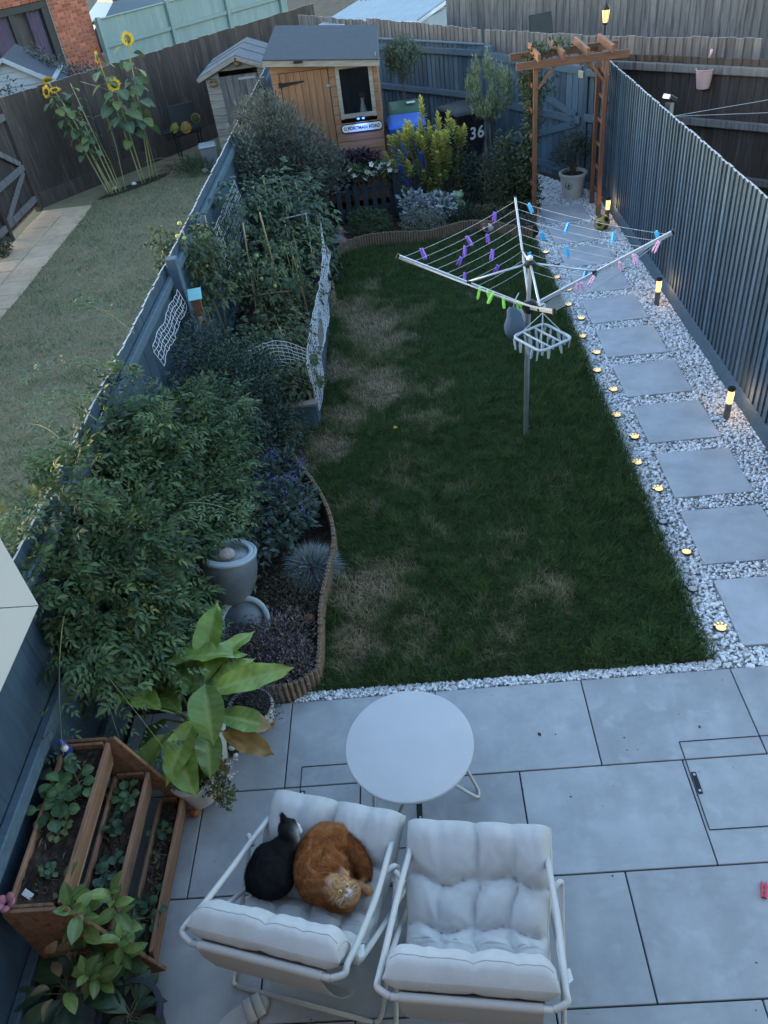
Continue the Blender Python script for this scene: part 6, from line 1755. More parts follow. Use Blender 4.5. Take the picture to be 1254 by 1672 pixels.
# bug house on the fence post
bgh = thing('insect_house', 'small wooden insect house with turquoise lid on the fence post', 'insect house', (-2.66, 3.28, 1.22), math.radians(10))
q = MB(); q.bbox((0, -.0, 0), (.075, .075, .26), .004); q.build('body', M['redwood'], bgh)
q = MB(); q.bbox((0, -.005, .0), (.115, .13, .012), .003); q.build('lid', mat('turquoise_paint', (.22, .46, .50), .6, .12, 9), bgh, loc=(0, 0, .145), rot=(math.radians(25), 0, 0))
q = MB(); q.bbox((0, -.040, -.08), (.05, .008, .07), .002); q.build('bark_front', M['stone'], bgh)
blk = thing('black_hose_end', 'black pipe end sticking over the edge of the raised bed', 'pipe', (-1.82, 5.55, .52)); q = MB(); q.tube([(-.05, .10, .06), (.03, -.03, .0), (.10, -.16, -.05)], .026, 12); q.build('pipe', M['black'], blk, smooth=True)
# lavender sprigs leaning onto the lawn
lv_ = thing('lavender', 'two lavender spikes leaning from the raised bed over the lawn', 'plant', (-1.80, 3.62, .2)); q = MB(); PP = []
for (a, b) in (((0, 0, 0), (.20, .22, .10)), ((0, -.1, 0), (.22, .02, .05)), ((-.05, .1, 0), (-.08, .3, .3))):
    a, b = Vector(a), Vector(b); q.tube([a, a.lerp(b, .5) + Vector((0, 0, .03)), b], .0018, 4)
    PP += [tuple(a.lerp(b, f) + Vector([rnd.gauss(0, .005) for _ in range(3)])) for f in np.linspace(.55, 1.0, 36)]
q.build('stalks', M['stemgreen'], lv_); PP = np.array(PP); n = len(PP)
leafcloud('flowers', PP, rng.normal(0, 1, (n, 3)), rng.normal(0, 1, (n, 3)), np.full(n, .014), np.full(n, .008), palette(n, [(.20, .18, .30), (.28, .25, .36)], .3), M['petal'], lv_)
# yellow fallen leaf and bark mulch
o = inst(leaf_mesh('fallen_leaf', .06, .035, (.55, .38, .05), 'leafmatt', .2, .4, .05, 6, 2), 'fallen_leaf', None, (-1.10, 2.91, .045), (.2, .1, .8)); tag(o, 'yellow fallen leaf lying on the lawn', 'leaf')
n = 5200; X = rng.uniform(-2.8, .85, n); Y = rng.uniform(.05, 9.6, n); k = ~inside(lawn_poly, X, Y) & ~((X < -1.78) & (Y > 3.05) & (Y < 6.1)) & (X < .82); X, Y = X[k], Y[k]; n = len(X)
o = leafcloud('bark_mulch', np.stack([X, Y, np.full(n, -.03) + rng.uniform(0, .012, n)], 1), rng.normal(0, 1, (n, 3)) * [1, 1, .2], rng.normal(0, .3, (n, 3)) + [0, 0, 1], rng.uniform(.02, .07, n), rng.uniform(.006, .018, n), palette(n, [(.075, .045, .032), (.11, .07, .05), (.05, .034, .028)], .4), M['leafmatt'], None, wide=.5)
tag(o, 'brown bark mulch covering the flower beds', 'mulch')
# ================================================================== FAR END OF THE GARDEN: bins, ornaments, shrubs
def bin_(lb, loc, rz, body, lid, num=None, w=.50, d=.58, h=.98):
    t = thing('wheelie_bin', lb, 'bin', loc, rz, 'wheelie bins by the shed')
    mbd = mat('bin_' + body[0], body[1], .55, .10, 6, spec=.35); ml = mat('bin_' + lid[0], lid[1], .5, .10, 6, spec=.35)
    q = MB(); vs = []
    for z, kx, ky in ((.06, .78, .74), (.5, .90, .87), (h - .06, 1.0, .98), (h - .055, 1.06, 1.05), (h, 1.06, 1.05)):
        for x, y in rrect(w * kx, d * ky, .05, 4): vs.append((x, y, z))
    n = len(vs) // 5; fs = [(i * n + k, i * n + (k + 1) % n, (i + 1) * n + (k + 1) % n, (i + 1) * n + k) for i in range(4) for k in range(n)]
    fs.append(tuple(range(n - 1, -1, -1))); q.add(vs, fs); q.build('body', mbd, t, smooth=True)
    q = MB(); vs = []
    for z, k in ((h + .002, 1.09), (h + .03, 1.10), (h + .055, 1.02), (h + .07, .80), (h + .075, .0)):
        for x, y in rrect(max(w * k, .01), max(d * k, .01), min(.06, .45 * max(w * k, .01)), 4): vs.append((x, y - .01, z + .02 * (y / d)))
    fs = [(i * n + k, i * n + (k + 1) % n, (i + 1) * n + (k + 1) % n, (i + 1) * n + k) for i in range(4) for k in range(n)]
    fs.append(tuple(range(4 * n, 5 * n))); q.add(vs, fs); q.build('lid', ml, t, smooth=True)
    q = MB(); q.tube([(-w * .42, d * .56, h - .02), (w * .42, d * .56, h - .02)], .014, 8); q.build('handle', mbd, t)
    for s in (-1, 1):
        q = MB(); q.lathe([(.0, -.025), (.10, -.025), (.11, .0), (.10, .025), (.0, .025)], n=18, M=rotm('Y', PI / 2)); q.build('wheel', M['black'], t, loc=(s * w * .42, d * .40, .11))
    if num:
        for k, c in enumerate(num):
            text_mesh('house_number', c, .24, M['white'], t, (.02 + .135 * k, -.276, .70), (PI / 2 + math.radians(4.4), 0, 0), .002, .004)
    return t
bin_('wheelie bin with green lid and paper label beside the shed', (-.68, 10.35, 0), .03, ('dark_green', (.035, .075, .05)), ('green', (.05, .11, .065)))
q = MB(); q.bbox((0, 0, 0), (.13, .09, .003), .001); o = q.build('paper_label', M['white'], None, loc=(-.58, 10.28, 1.085), rot=(.03, 0, .1)); tag(o, 'white paper label on the green bin lid', 'label')
bin_('bright blue wheelie bin in front of the green one', (-.68, 9.52, 0), .02, ('blue', (.03, .12, .48)), ('blue', (.03, .12, .48)))
bin_('black wheelie bin numbered 36 by the rear fence', (.16, 9.82, 0), math.radians(26), ('black', (.012, .013, .017)), ('black', (.012, .013, .017)), '36')

def standard(nm, lb, base, h, blobs, n, L, W, cols, up=.8, potr=None, mt='leafmatt', shell=.5, sr=.012, nst=14):
    t = thing(nm, lb, 'tree', base, 0)
    q = MB(); q.tube([(0, 0, 0), (.01, .0, h * .5), (0, .01, h)], [sr, sr * .9, sr * .7], 8); q.build('trunk', M['twig'], t, smooth='all')
    P, Nn, r = blob_pts(n, blobs, shell); D = nrm(Nn * .8 + np.array([0, 0, up]) + rng.normal(0, .4, (n, 3)))
    LL = L * rng.uniform(.7, 1.3, n)
    leafcloud('crown', P, D, nrm(Nn + rng.normal(0, .5, (n, 3))), LL, W * LL / L, palette(n, cols, .25, P), M[mt], t)
    stems('branches', (0, 0, h - .05), P[rng.choice(n, nst)], .004, M['twig'], t, .03)
    if potr:
        q = MB(); q.lathe([(.0, 0), (potr * .8, 0), (potr, .26), (potr - .015, .26), (potr - .02, .22), (.0, .22)], n=20); q.build('pot', M['black'], t, smooth=True)
    return t
standard('olive_tree', 'small standard olive tree behind the bins', (-.67, 10.95, 0), 1.28, [((0, 0, 1.52), (.25, .25, .27)), ((.05, 0, 1.72), (.15, .15, .18)), ((-.12, 0, 1.6), (.15, .15, .22)), ((.2, .05, 1.62), (.14, .12, .14))], 3800, .056, .015, [(.14, .175, .12), (.19, .22, .16), (.11, .14, .10)], potr=.18)
standard('willow_standard', 'standard willow with upright pale shoots beside the black bin', (.50, 9.12, 0), .98, [((0, 0, 1.12), (.26, .22, .14))] + [((.27 * math.cos(a), .2 * math.sin(a), 1.28 + .16 * (k % 3)), (.055, .055, .22)) for k, a in enumerate(np.linspace(0, 2 * PI, 9)[:-1])] + [((-.18, -.05, 1.45), (.05, .05, .28)), ((.06, 0, 1.5), (.05, .05, .26)), ((.28, 0, 1.38), (.05, .05, .24))], 3600, .062, .014,
         [(.20, .25, .14), (.27, .31, .19), (.15, .19, .11)], up=1.4, nst=22)
# yellow choisya with rosettes at the shoot tips
ch = thing('golden_shrub', 'golden yellow leaved shrub with upright shoots behind the picket fence', 'shrub', (-.42, 8.52, 0))
sh = []
for k in range(120):
    a = rnd.uniform(0, 2 * PI); r0 = rnd.random() ** .6
    sh.append((Vector((.60 * r0 * math.cos(a) - .06, .30 * r0 * math.sin(a), rnd.uniform(.28, 1.0) + .38 * (1 - r0) * rnd.random() + .10)), rnd.uniform(.10, .26)))
sh += [(Vector((-.05, .02, 1.50)), .32), (Vector((.16, .0, 1.28)), .26), (Vector((.30, -.02, 1.28)), .26), (Vector((-.22, 0, 1.2)), .2), (Vector((.42, .0, 1.05)), .22)]
P, D, Nn, Ls, Cc = [], [], [], [], []
for tpp, ln_ in sh:
    ax = (tpp - Vector((tpp.x * .4, tpp.y * .4, 0))).normalized()
    for j in range(26):
        f = (j / 25) ** .8; p = tpp - ax * ln_ * (1 - f); a = j * 2.4
        side = ax.orthogonal().normalized(); side = Quaternion(ax, a) @ side
        d = side * (1 - .45 * f) + ax * (.35 + .8 * f)
        P.append(tuple(p)); D.append(tuple(d)); Nn.append(tuple(ax - side * .4)); Ls.append(.088 * (1 - .25 * f) * rnd.uniform(.8, 1.2))
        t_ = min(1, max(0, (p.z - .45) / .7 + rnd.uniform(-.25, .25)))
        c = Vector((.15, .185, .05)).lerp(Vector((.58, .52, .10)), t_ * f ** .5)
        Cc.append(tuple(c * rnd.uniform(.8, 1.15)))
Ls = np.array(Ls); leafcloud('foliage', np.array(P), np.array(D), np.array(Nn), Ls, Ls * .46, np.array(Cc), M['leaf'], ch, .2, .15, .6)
stems('stems', (0, 0, 0), [s[0] - Vector((0, 0, .05)) for s in sh[::2]], .008, M['twig'], ch)
pur = shrub('purple_shrub', 'dark purple leaved shrub behind the low picket fence', (-1.55, 8.75, 0), [((-1.55, 8.75, .66), (.36, .26, .22)), ((-1.32, 8.72, .72), (.22, .2, .16)), ((-1.75, 8.75, .56), (.25, .22, .22))], 1700, .075, .042, [(.042, .028, .040), (.06, .038, .052), (.03, .022, .03)], shell=.35, mt='leafmatt', wide=.55)
# white bedding flowers hanging over the picket fence
wf = thing('white_busy_lizzies', 'white flowers in a hanging trough on the picket fence', 'flowers', (-1.22, 8.52, .62))
q = MB(); q.bbox((0, .05, -.05), (.60, .12, .10), .01); q.build('trough', MATS['dark_brown_fence_wood'], wf)
n = 520; P = np.stack([rng.uniform(-.34, .36, n), rng.normal(-.02, .07, n), rng.uniform(-.02, .16, n)], 1)
leafcloud('foliage', P, rng.normal(0, 1, (n, 3)) + [0, -.4, .5], rng.normal(0, .4, (n, 3)) + [0, 0, 1], rng.uniform(.03, .06, n), rng.uniform(.02, .03, n), palette(n, [(.06, .10, .045), (.085, .13, .05)], .3), M['leaf'], wf)
fl = MB(); fl.col = (.80, .80, .80)
for k in range(5):
    a = 2 * PI * k / 5; c, s = math.cos(a), math.sin(a); pts = [(0, 0), (.017, -.011), (.029, -.004), (.029, .004), (.017, .011)]
    fl.add([(x * c - y * s, x * s + y * c, .004 * (x > .02)) for x, y in pts], [(0, 1, 2, 3, 4)])
fl.col = (.6, .5, .2); fl.ball((0, 0, .003), .004, 6, 4); fm = fl.mesh('flower', M['petal'])
for k in range(30):
    inst(fm, 'flower', wf, (rnd.uniform(-.36, .40), rnd.uniform(-.14, -.02), rnd.uniform(-.03, .17)), (rnd.uniform(.3, 1.2), rnd.uniform(-.4, .4), rnd.uniform(0, 6)), (1.35,) * 3)
# low picket fence
pf = thing('picket_fence', 'short dark blue picket fence in front of the purple shrub', 'fence', (-1.80, 8.50, 0), math.radians(4))
M['navy'] = mat('dark_navy_paint', (.028, .042, .055), .7, .2, 6, grain=(5, 5, .6), rand=.1)
for k in range(7):
    q = MB(); q.prism([(-.035, 0), (.035, 0), (.035, .50), (0, .56), (-.035, .50)], 0, .018, M=FM); q.build('picket', M['navy'], pf, loc=(.05 + k * .128, 0, -.02))
for z in (.14, .40):
    q = MB(); q.bar((0, .012, z), (.87, .012, z), .02, .06); q.build('rail', M['navy'], pf)
q = MB(); q.bbox((0, 0, .30), (.13, .12, .62), .008); q.build('post', M['navy'], pf, loc=(.90, -.02, 0))
shrub('box_bush', 'round clipped box bush beside the pink gnome', (-1.40, 7.72, 0), [((-1.38, 7.74, .20), (.25, .20, .22)), ((-1.18, 7.84, .17), (.16, .14, .17))], 4200, .028, .014, [(.06, .098, .042), (.085, .13, .052), (.045, .07, .034)], shell=.22, cat='bush')
shrub('silver_shrub', 'silver grey felted foliage plant in front of the golden shrub', (-.52, 7.92, 0), [((-.58, 7.92, .24), (.25, .20, .20)), ((-.30, 7.98, .22), (.22, .2, .2)), ((-.72, 7.98, .30), (.16, .16, .18))], 1000, .075, .040, [(.27, .31, .33), (.34, .38, .40), (.20, .23, .25)], shell=.3, mt='leafmatt', wide=.6, cat='shrub')
shrub('variegated_bush', 'pale cream edged small leaved bush at the edging', (-.66, 7.60, 0), [((-.66, 7.66, .18), (.25, .15, .18)), ((-.45, 7.68, .15), (.17, .14, .15))], 3600, .022, .010, [(.23, .24, .19), (.32, .33, .27), (.12, .145, .10), (.18, .19, .14)], shell=.3, cat='bush')
shrub('dark_bush', 'low dark bush right of the silver plant', (-.05, 7.85, 0), [((-.05, 7.85, .14), (.25, .22, .18)), ((.05, 7.72, .1), (.2, .15, .12))], 2200, .03, .014, [(.04, .055, .032), (.06, .075, .04), (.03, .042, .028)], cat='bush')
shrub('dark_bush', 'tall dark shrub in front of the black bin', (.05, 8.55, 0), [((.05, 8.55, .45), (.30, .26, .38)), ((.25, 8.5, .35), (.25, .25, .32))], 3000, .045, .022, [(.04, .06, .045), (.055, .08, .055), (.03, .045, .036)], cat='bush', shell=.35)
shrub('bamboo_clump', 'dark wispy bamboo clump left of the arch post', (.52, 8.2, 0), [((.52, 8.22, .42), (.30, .26, .40)), ((.66, 8.05, .30), (.24, .22, .3))], 2800, .085, .012, [(.045, .06, .035), (.065, .08, .042), (.10, .11, .05), (.035, .045, .03)], cat='bush', shell=.4, nst=30, sr=.004, stem_mt='cane')
shrub('bronze_bush', 'low bronze leaved plant at the foot of the bamboo', (.32, 7.72, 0), [((.30, 7.72, .13), (.28, .16, .15)), ((.52, 7.6, .10), (.15, .14, .12))], 1900, .035, .017, [(.11, .105, .055), (.15, .135, .075), (.07, .075, .04)], cat='bush')
shrub('grey_herb', 'grey green herb at the end of the edging by the path', (.74, 7.35, 0), [((.72, 7.36, .10), (.14, .14, .12))], 700, .035, .012, [(.09, .11, .10), (.12, .14, .12)], cat='plant')
clm = shrub('clematis', 'clematis climbing the left post of the timber arch', (.88, 7.95, 0), [((.88 + .04 * math.sin(z * 6), 7.88, z), (.12, .20, .16)) for z in np.arange(.25, 1.85, .17)] + [((.75, 7.95, .45), (.22, .2, .35)), ((.6, 8.1, .8), (.16, .15, .3)), ((1.0, 7.9, 1.98), (.12, .16, .10)), ((1.25, 7.9, 2.03), (.12, .14, .08)), ((1.05, 7.85, 1.6), (.16, .08, .14))], 4600, .055, .025, [(.045, .07, .032), (.065, .095, .04), (.09, .115, .045), (.035, .052, .03)], cat='climber', shell=.5, nst=16, sr=.004)
shrub('maple', 'feathery dark maple growing in the large pot', (1.58, 8.46, .30), [((1.56, 8.46, .62), (.26, .24, .20)), ((1.40, 8.42, .56), (.18, .18, .14)), ((1.72, 8.5, .66), (.16, .16, .16)), ((1.58, 8.45, .8), (.16, .15, .14))], 2600, .045, .010, [(.036, .056, .034), (.05, .07, .042), (.028, .042, .03), (.06, .06, .04)], cat='tree', shell=.45, nst=12)

# ornaments
gn = thing('garden_gnome', 'small pink garden gnome standing beside the box bush', 'gnome', (-1.72, 7.60, 0), .3)
M['pink'] = mat('pink_ceramic', (.55, .16, .20), .5, .12, 14)
q = MB(); q.lathe([(.0, 0), (.055, 0), (.06, .03), (.052, .09), (.04, .12), (.0, .12)], n=16); q.build('body', M['pink'], gn, smooth='all')
q = MB(); q.ball((0, -.008, .145), (.04, .04, .036), 12, 8); q.ball((0, -.045, .14), .01, 8, 6); q.build('head', M['pink'], gn, smooth='all')
q = MB(); q.lathe([(.046, .155), (.043, .17), (.024, .22), (.012, .255), (.0, .265)], (0, 0, 0), 14); q.build('hat', M['pink'], gn, smooth='all')
q = MB(); q.ball((0, -.03, .11), (.03, .022, .04), 10, 6); q.build('beard', M['pink'], gn, smooth='all')
for s in (-1, 1):
    q = MB(); q.tube([(s * .045, 0, .10), (s * .062, -.03, .07), (s * .03, -.055, .06)], .012, 6); q.build('arm', M['pink'], gn, smooth='all')
fg = thing('frog_ornament', 'pale green frog ornament under the golden shrub', 'ornament', (-.06, 8.30, .0))
M['frog'] = mat('pale_green_ceramic', (.24, .36, .20), .4, .25, 10)
q = MB(); q.ball((0, 0, .12), (.085, .075, .12), 16, 10); q.ball((0, -.06, .12), (.06, .03, .085), 12, 8); q.build('body', M['frog'], fg, smooth='all')
q = MB(); q.ball((0, -.01, .265), (.09, .075, .055), 16, 10); q.ball((-.045, -.02, .315), .024, 8, 6); q.ball((.045, -.02, .315), .024, 8, 6); q.build('head', M['frog'], fg, smooth='all')
for s in (-1, 1):
    q = MB(); q.tube([(s * .07, -.02, .18), (s * .09, -.07, .10), (s * .06, -.10, .03)], [.02, .018, .022], 8); q.build('leg', M['frog'], fg, smooth='all')
dg_ = thing('dog_ornament', 'small brown and white dog ornament lying by the edging', 'ornament', (.24, 7.42, .0), .4)
q = MB(); q.col = (.55, .52, .5); q.ball((.05, 0, .07), (.10, .06, .065), 14, 8); q.build('body', M['matt'], dg_, smooth='all')
q = MB(); q.col = (.20, .10, .06); q.ball((-.05, -.03, .13), (.055, .05, .05), 12, 8); q.ball((-.085, -.01, .11), (.015, .025, .04), 8, 6); q.ball((-.03, -.07, .11), (.015, .02, .04), 8, 6); q.col = (.6, .56, .52); q.ball((-.07, -.065, .115), .024, 8, 6); q.build('head', M['matt'], dg_, smooth='all')
# figurines near the patio
def figurine(lb, loc, rz, hat, sc=1.0):
    t = thing('football_gnome', lb, 'gnome', loc, rz, 'little gnomes by the planter'); t.scale = (sc,) * 3
    q = MB(); q.col = (.03, .05, .22) if hat == 'blue' else (.02, .02, .03); q.lathe([(.0, 0), (.028, 0), (.034, .02), (.03, .05), (.022, .07), (.0, .07)], n=14); q.build('body', M['paint'], t, smooth='all')
    q = MB(); q.col = (.70, .70, .72); q.ball((0, -.016, .066), (.022, .017, .024), 10, 7); q.build('beard', M['paint'], t, smooth='all')
    q = MB(); q.col = (.55, .36, .28); q.ball((0, -.006, .086), .019, 10, 7); q.build('face', M['paint'], t, smooth='all')
    q = MB(); q.col = (.04, .08, .36) if hat == 'blue' else (.03, .04, .10); q.lathe([(.022, .094), (.020, .10), (.008, .125), (.0, .135)], n=12); q.build('hat', M['paint'], t, smooth='all')
    q = MB(); q.col = (.8, .8, .8); q.ball((.004, -.036, .014), .014, 12, 8); q.build('ball', M['paint'], t, smooth='all')
figurine('tiny gnome with blue hat in the corner of the top planter tier', (-2.765, -.765, .735), .5, 'blue', .9)
figurine('tiny black and white gnome with ball on the paving', (-2.14, -.33, 0), .3, 'dark', 1.1)
rf_ = thing('pink_flower_ornament', 'pink flower shaped ornament on the near corner of the planter', 'ornament', (-2.79, -1.53, .77))
for k in range(5):
    a = 2 * PI * k / 5; q = MB(); q.ball((.026 * math.cos(a), .026 * math.sin(a), .012), (.022, .02, .008), 10, 6, M=Matrix.Rotation(a, 3, 'Z') @ Matrix.Rotation(-.5, 3, 'Y')); q.build('petal', mat('dusky_pink_plastic', (.42, .16, .20), .6, .1, 10), rf_, smooth='all')
q = MB(); q.bbox((0, 0, 0), (.05, .028, .003), .001); o = q.build('plant_label', M['white'], None, loc=(-2.73, -1.475, .735), rot=(.3, .2, -.5)); tag(o, 'white oval plant label stuck in the top planter tier', 'label')
q = MB(); q.ball((0, 0, 0), (.045, .04, .03), 10, 7); o = q.build('terracotta_shard', M['terracotta'], None, loc=(-1.74, .68, .03), smooth='all'); tag(o, 'orange clay shard lying by the log edging', 'shard')
q = MB(); q.ball((0, 0, 0), (.04, .035, .03), 10, 7); o = q.build('pale_stone', M['stone'], None, loc=(-1.98, 2.98, .03), smooth='all'); tag(o, 'pale pinkish stone lying below the raised bed corner', 'stone')

# right hand side beyond the fence
bk = thing('hanging_bucket', 'pale pink bucket hanging on the brown fence', 'bucket', (2.945, 7.62, 1.42))
M['pinkmetal'] = mat('pale_pink_enamel', (.58, .36, .34), .5, .06, 8)
q = MB(); q.lathe([(.0, 0), (.075, 0), (.105, .20), (.112, .205), (.112, .215), (.102, .215), (.07, .01), (.0, .01)], n=24); q.build('pail', M['pinkmetal'], bk, smooth=True)
q = MB(); q.tube(crom([(.06, .09, .16), (.06, .10, .28), (.07, .07, .36), (.09, .125, .38), (.09, .14, .33)], 5), .012, 8); q.build('hook', M['pinkmetal'], bk, smooth='all')
sp_ = thing('solar_spotlight', 'black solar spotlight on a stub post above the right hand fence', 'lamp', (2.10, 6.15, 1.50), .6)
q = MB(); q.bbox((0, 0, .05), (.07, .07, .26), .005); q.build('stub_post', M['weather'], sp_)
q = MB(); q.bbox((0, 0, 0), (.13, .10, .05), .008, M=rotm('Y', .5)); q.build('housing', M['black'], sp_, loc=(.0, 0, .22))
q = MB(); q.bbox((0, 0, 0), (.02, .085, .045), .004, M=rotm('Y', .5)); q.build('lens', M['white'], sp_, loc=(-.065, 0, .25))
wl = thing('neighbour_washing_line', 'thin washing lines stretched in the right hand garden', 'washing line', (2.12, 6.1, 1.55)); 
for e in ((2.2, .5, .02), (2.0, -.2, -.05), (.5, 1.75, -.25)):
    q = MB(); q.tube([Vector((0, 0, 0)), Vector(e) * .5 + Vector((0, 0, -.03)), Vector(e)], .0028, 4); q.build('line', M['line'], wl)
bc = thing('black_garden_chair', 'black garden chair showing above the weathered fence', 'chair', (1.75, 12.3, 0), .3)
q = MB(); q.bbox((0, 0, .0), (.42, .03, .62), .01, M=rotm('X', -.25)); q.build('backrest', M['black'], bc, loc=(.05, .1, 1.40))
q = MB(); q.bbox((-.05, -.2, 1.08), (.6, .55, .05), .01); q.build('seat', M['black'], bc)
for x in (-.3, .2):
    for y in (-.42, .02):
        q = MB(); q.bbox((x, y, .53), (.04, .04, 1.06), .004); q.build('leg', M['black'], bc)

# ================================================================== NEIGHBOUR: sunflowers, barbecue, tub
def sunflower_head(R, sd):
    rs = random.Random(sd); q = MB(); q.col = (.62, .36, .02)
    for ring, (n, l0, el) in enumerate(((17, 1.0, .15), (15, .88, .45))):
        for k in range(n):
            a = 2 * PI * (k + .5 * ring) / n + rs.uniform(-.08, .08); l = R * l0 * rs.uniform(.85, 1.1); w = R * .17; r0 = R * .42
            c, s = math.cos(a), math.sin(a); pts = [(r0, -w * .5, 0), (r0 + (l - r0) * .5, -w * .9, el * R * .25), (l, 0, el * R * .3 + rs.uniform(-.1, .1) * R), (r0 + (l - r0) * .5, w * .9, el * R * .25), (r0, w * .5, 0)]
            q.col = (rs.uniform(.58, .72), rs.uniform(.34, .46), .02)
            q.add([(x * c - y * s, x * s + y * c, z) for x, y, z in pts], [(0, 1, 2, 3, 4)])
    pm = q.mesh('petals', M['petal'])
    q = MB(); q.col = (.055, .034, .018); q.lathe([(.0, -.03 * R), (R * .40, -.02 * R), (R * .46, .05 * R), (R * .40, .12 * R), (R * .2, .10 * R)], n=22); q.col = (.12, .11, .03); q.lathe([(R * .2, .10 * R), (R * .1, .085 * R), (.0, .08 * R)], n=22); dm = q.mesh('disc', M['matt'], 'all')
    q = MB(); q.col = (.12, .17, .05); q.lathe([(.0, -.14 * R), (R * .2, -.12 * R), (R * .48, -.03 * R), (R * .5, .0)], n=16); bm_ = q.mesh('calyx', M['leaf'], 'all')
    return pm, dm, bm_
SFL = [leaf_mesh('leaf', .24, .19, c, 'leaf', .35, .12, .03, 8, 3, (.2, .25, .12), 0, .6, k, .35) for k, c in enumerate([(.10, .155, .075), (.13, .18, .085), (.08, .13, .07), (.17, .20, .06)])]
def sunflower(lb, base, top, face, R, nl0, low=.45, sd=0, bend=(0, 0), wilt=False, lsc=1.0):
    nl = int(nl0 * 1.7); rs = random.Random(sd); t = thing('sunflower', lb, 'sunflower', base, 0, 'sunflowers against the brown fence'); b = Vector((0, 0, 0)); e = Vector(top) - Vector(base)
    pts = [b, e * .35 + Vector((bend[0] * .5, bend[1] * .5, 0)), e * .7 + Vector((bend[0], bend[1], 0)), e]; cr_ = crom(pts, 6)
    q = MB(); q.tube(cr_, [.014 - .007 * i / (len(cr_) - 1) for i in range(len(cr_))], 7); q.build('stem', M['stemcane'], t, smooth='all')
    for k in range(nl):
        f = low + (1 - low) * .95 * k / max(1, nl - 1); p = cr_[int(f * (len(cr_) - 1))]; a = k * 2.4 + sd
        d = Vector((math.cos(a), math.sin(a) - .35, -.25 + .4 * f)); ps = p + d.normalized() * .07
        q = MB(); q.tube([p, p.lerp(ps, .5) + Vector((0, 0, .015)), ps], .004, 5); q.build('leaf_stalk', M['stemgreen'], t)
        o = place_leaf(SFL[(k + sd) % 4], t, ps, ps + d + Vector((0, 0, -.3)), rs.uniform(-.5, .5)); s = rs.uniform(.65, 1.1) * lsc; o.scale = (s, s, s)
    if R > 0:
        pm, dm, bm_ = sunflower_head(R, sd); F_ = Vector(face).normalized(); rot = F_.to_track_quat('Z', 'Y')
        hd_ = bpy.data.objects.new('flower_head', dm); hd_.rotation_mode = 'QUATERNION'; hd_.rotation_quaternion = rot; hd_.location = e + F_ * .02; link(hd_, t)
        inst(pm, 'petals', hd_); inst(bm_, 'calyx', hd_)
    return t
M['stemcane'] = mat('straw_yellow_stems', (.34, .31, .13), .8, .2, 12)
sunflower('tallest sunflower, its head seen from behind above the fence', (-5.30, 11.82, 0), (-5.06, 11.72, 2.22), (.25, .8, -.1), .125, 9, .40, 1, lsc=1.1)
sunflower('sunflower with an open face in front of the fence boards', (-5.43, 11.66, 0), (-5.42, 11.55, 1.62), (.15, -.9, .3), .115, 8, .45, 2, lsc=1.15)
sunflower('sunflower seen edge on beside the brick wall', (-5.47, 11.62, 0), (-5.60, 11.70, 2.02), (-.95, -.05, .1), .11, 8, .5, 3, lsc=1.1)
sunflower('leaning sunflower whose head faces left at the fence top', (-5.98, 11.22, 0), (-6.52, 11.45, 1.66), (-.5, -.75, .3), .11, 9, .42, 4, (.05, 0), lsc=.85)
sunflower('leaning sunflower with a tilted flat flower right of its neighbours', (-5.93, 11.22, 0), (-6.38, 11.42, 1.66), (.1, -.25, .95), .105, 7, .5, 5, (.04, 0), lsc=.85)
sunflower('leaning sunflower with the topmost yellow head of the left clump', (-5.90, 11.24, 0), (-6.48, 11.52, 1.80), (-.2, .5, .75), .10, 6, .5, 6, (.05, 0), lsc=.85)
sunflower('sunflower with a wilted orange head in the left clump', (-5.85, 11.26, 0), (-6.07, 11.35, 1.25), (-.2, -.5, -.8), .055, 5, .4, 7, lsc=.7)
sunflower('budding sunflower stem without petals in the left clump', (-5.80, 11.30, 0), (-6.10, 11.45, 1.75), (0, 0, 1), 0, 5, .55, 8, lsc=.55)
sunflower('bare straw coloured sunflower stem in the right clump', (-5.36, 11.80, 0), (-5.10, 11.72, 1.75), (0, 0, 1), 0, 6, .55, 9, lsc=.9)
for k, (a, b, lb) in enumerate([((-5.78, 11.34, 0), (-5.98, 11.48, 1.0), 'thin dry stalk leaning left beside the left sunflower clump'), ((-5.72, 11.38, 0), (-5.72, 11.60, 1.35), 'thin dry flower stalk between both sunflower clumps'), ((-5.26, 11.95, 0), (-5.28, 11.92, 1.5), 'thin straw stem at the right of the sunflowers')]):
    t = thing('dry_stalk', lb, 'plant', a, 0, 'dry stalks by the sunflowers'); q = MB(); e = Vector(b) - Vector(a); q.tube([(0, 0, 0), e * .5 + Vector((.03, 0, 0)), e], [.008, .006, .003], 6); q.build('stem', M['stemcane'], t)
    n = 40; f = rng.uniform(.4, 1, n); P = np.array(tuple(e)) * f[:, None] + rng.normal(0, .03, (n, 3)); leafcloud('leaves', P, rng.normal(0, 1, (n, 3)), rng.normal(0, .5, (n, 3)) + [0, 0, 1], rng.uniform(.02, .05, n), rng.uniform(.008, .02, n), palette(n, [(.13, .12, .08), (.2, .16, .1), (.09, .11, .06)], .3), M['leafmatt'], t)
sb = MB(); sb.ball((0, 0, 0), (.80, .16, .03), 28, 6); o = sb.build('sunflower_bed', M['soil'], None, loc=(-5.6, 11.62, -.01), rot=(0, 0, math.radians(46))); tag(o, kind='structure')
cr2 = thing('string_tie', 'pale string stretched from the fence to the sunflower stems', 'string', (-5.98, 11.75, 1.15)); q = MB(); q.tube([(0, 0, 0), (.3, -.1, .05), (.55, -.15, .12)], .006, 5); q.tube([(-.05, .0, .55), (.2, 0, .45), (.55, -.1, .33)], .006, 5); q.build('string', M['trim'], cr2)
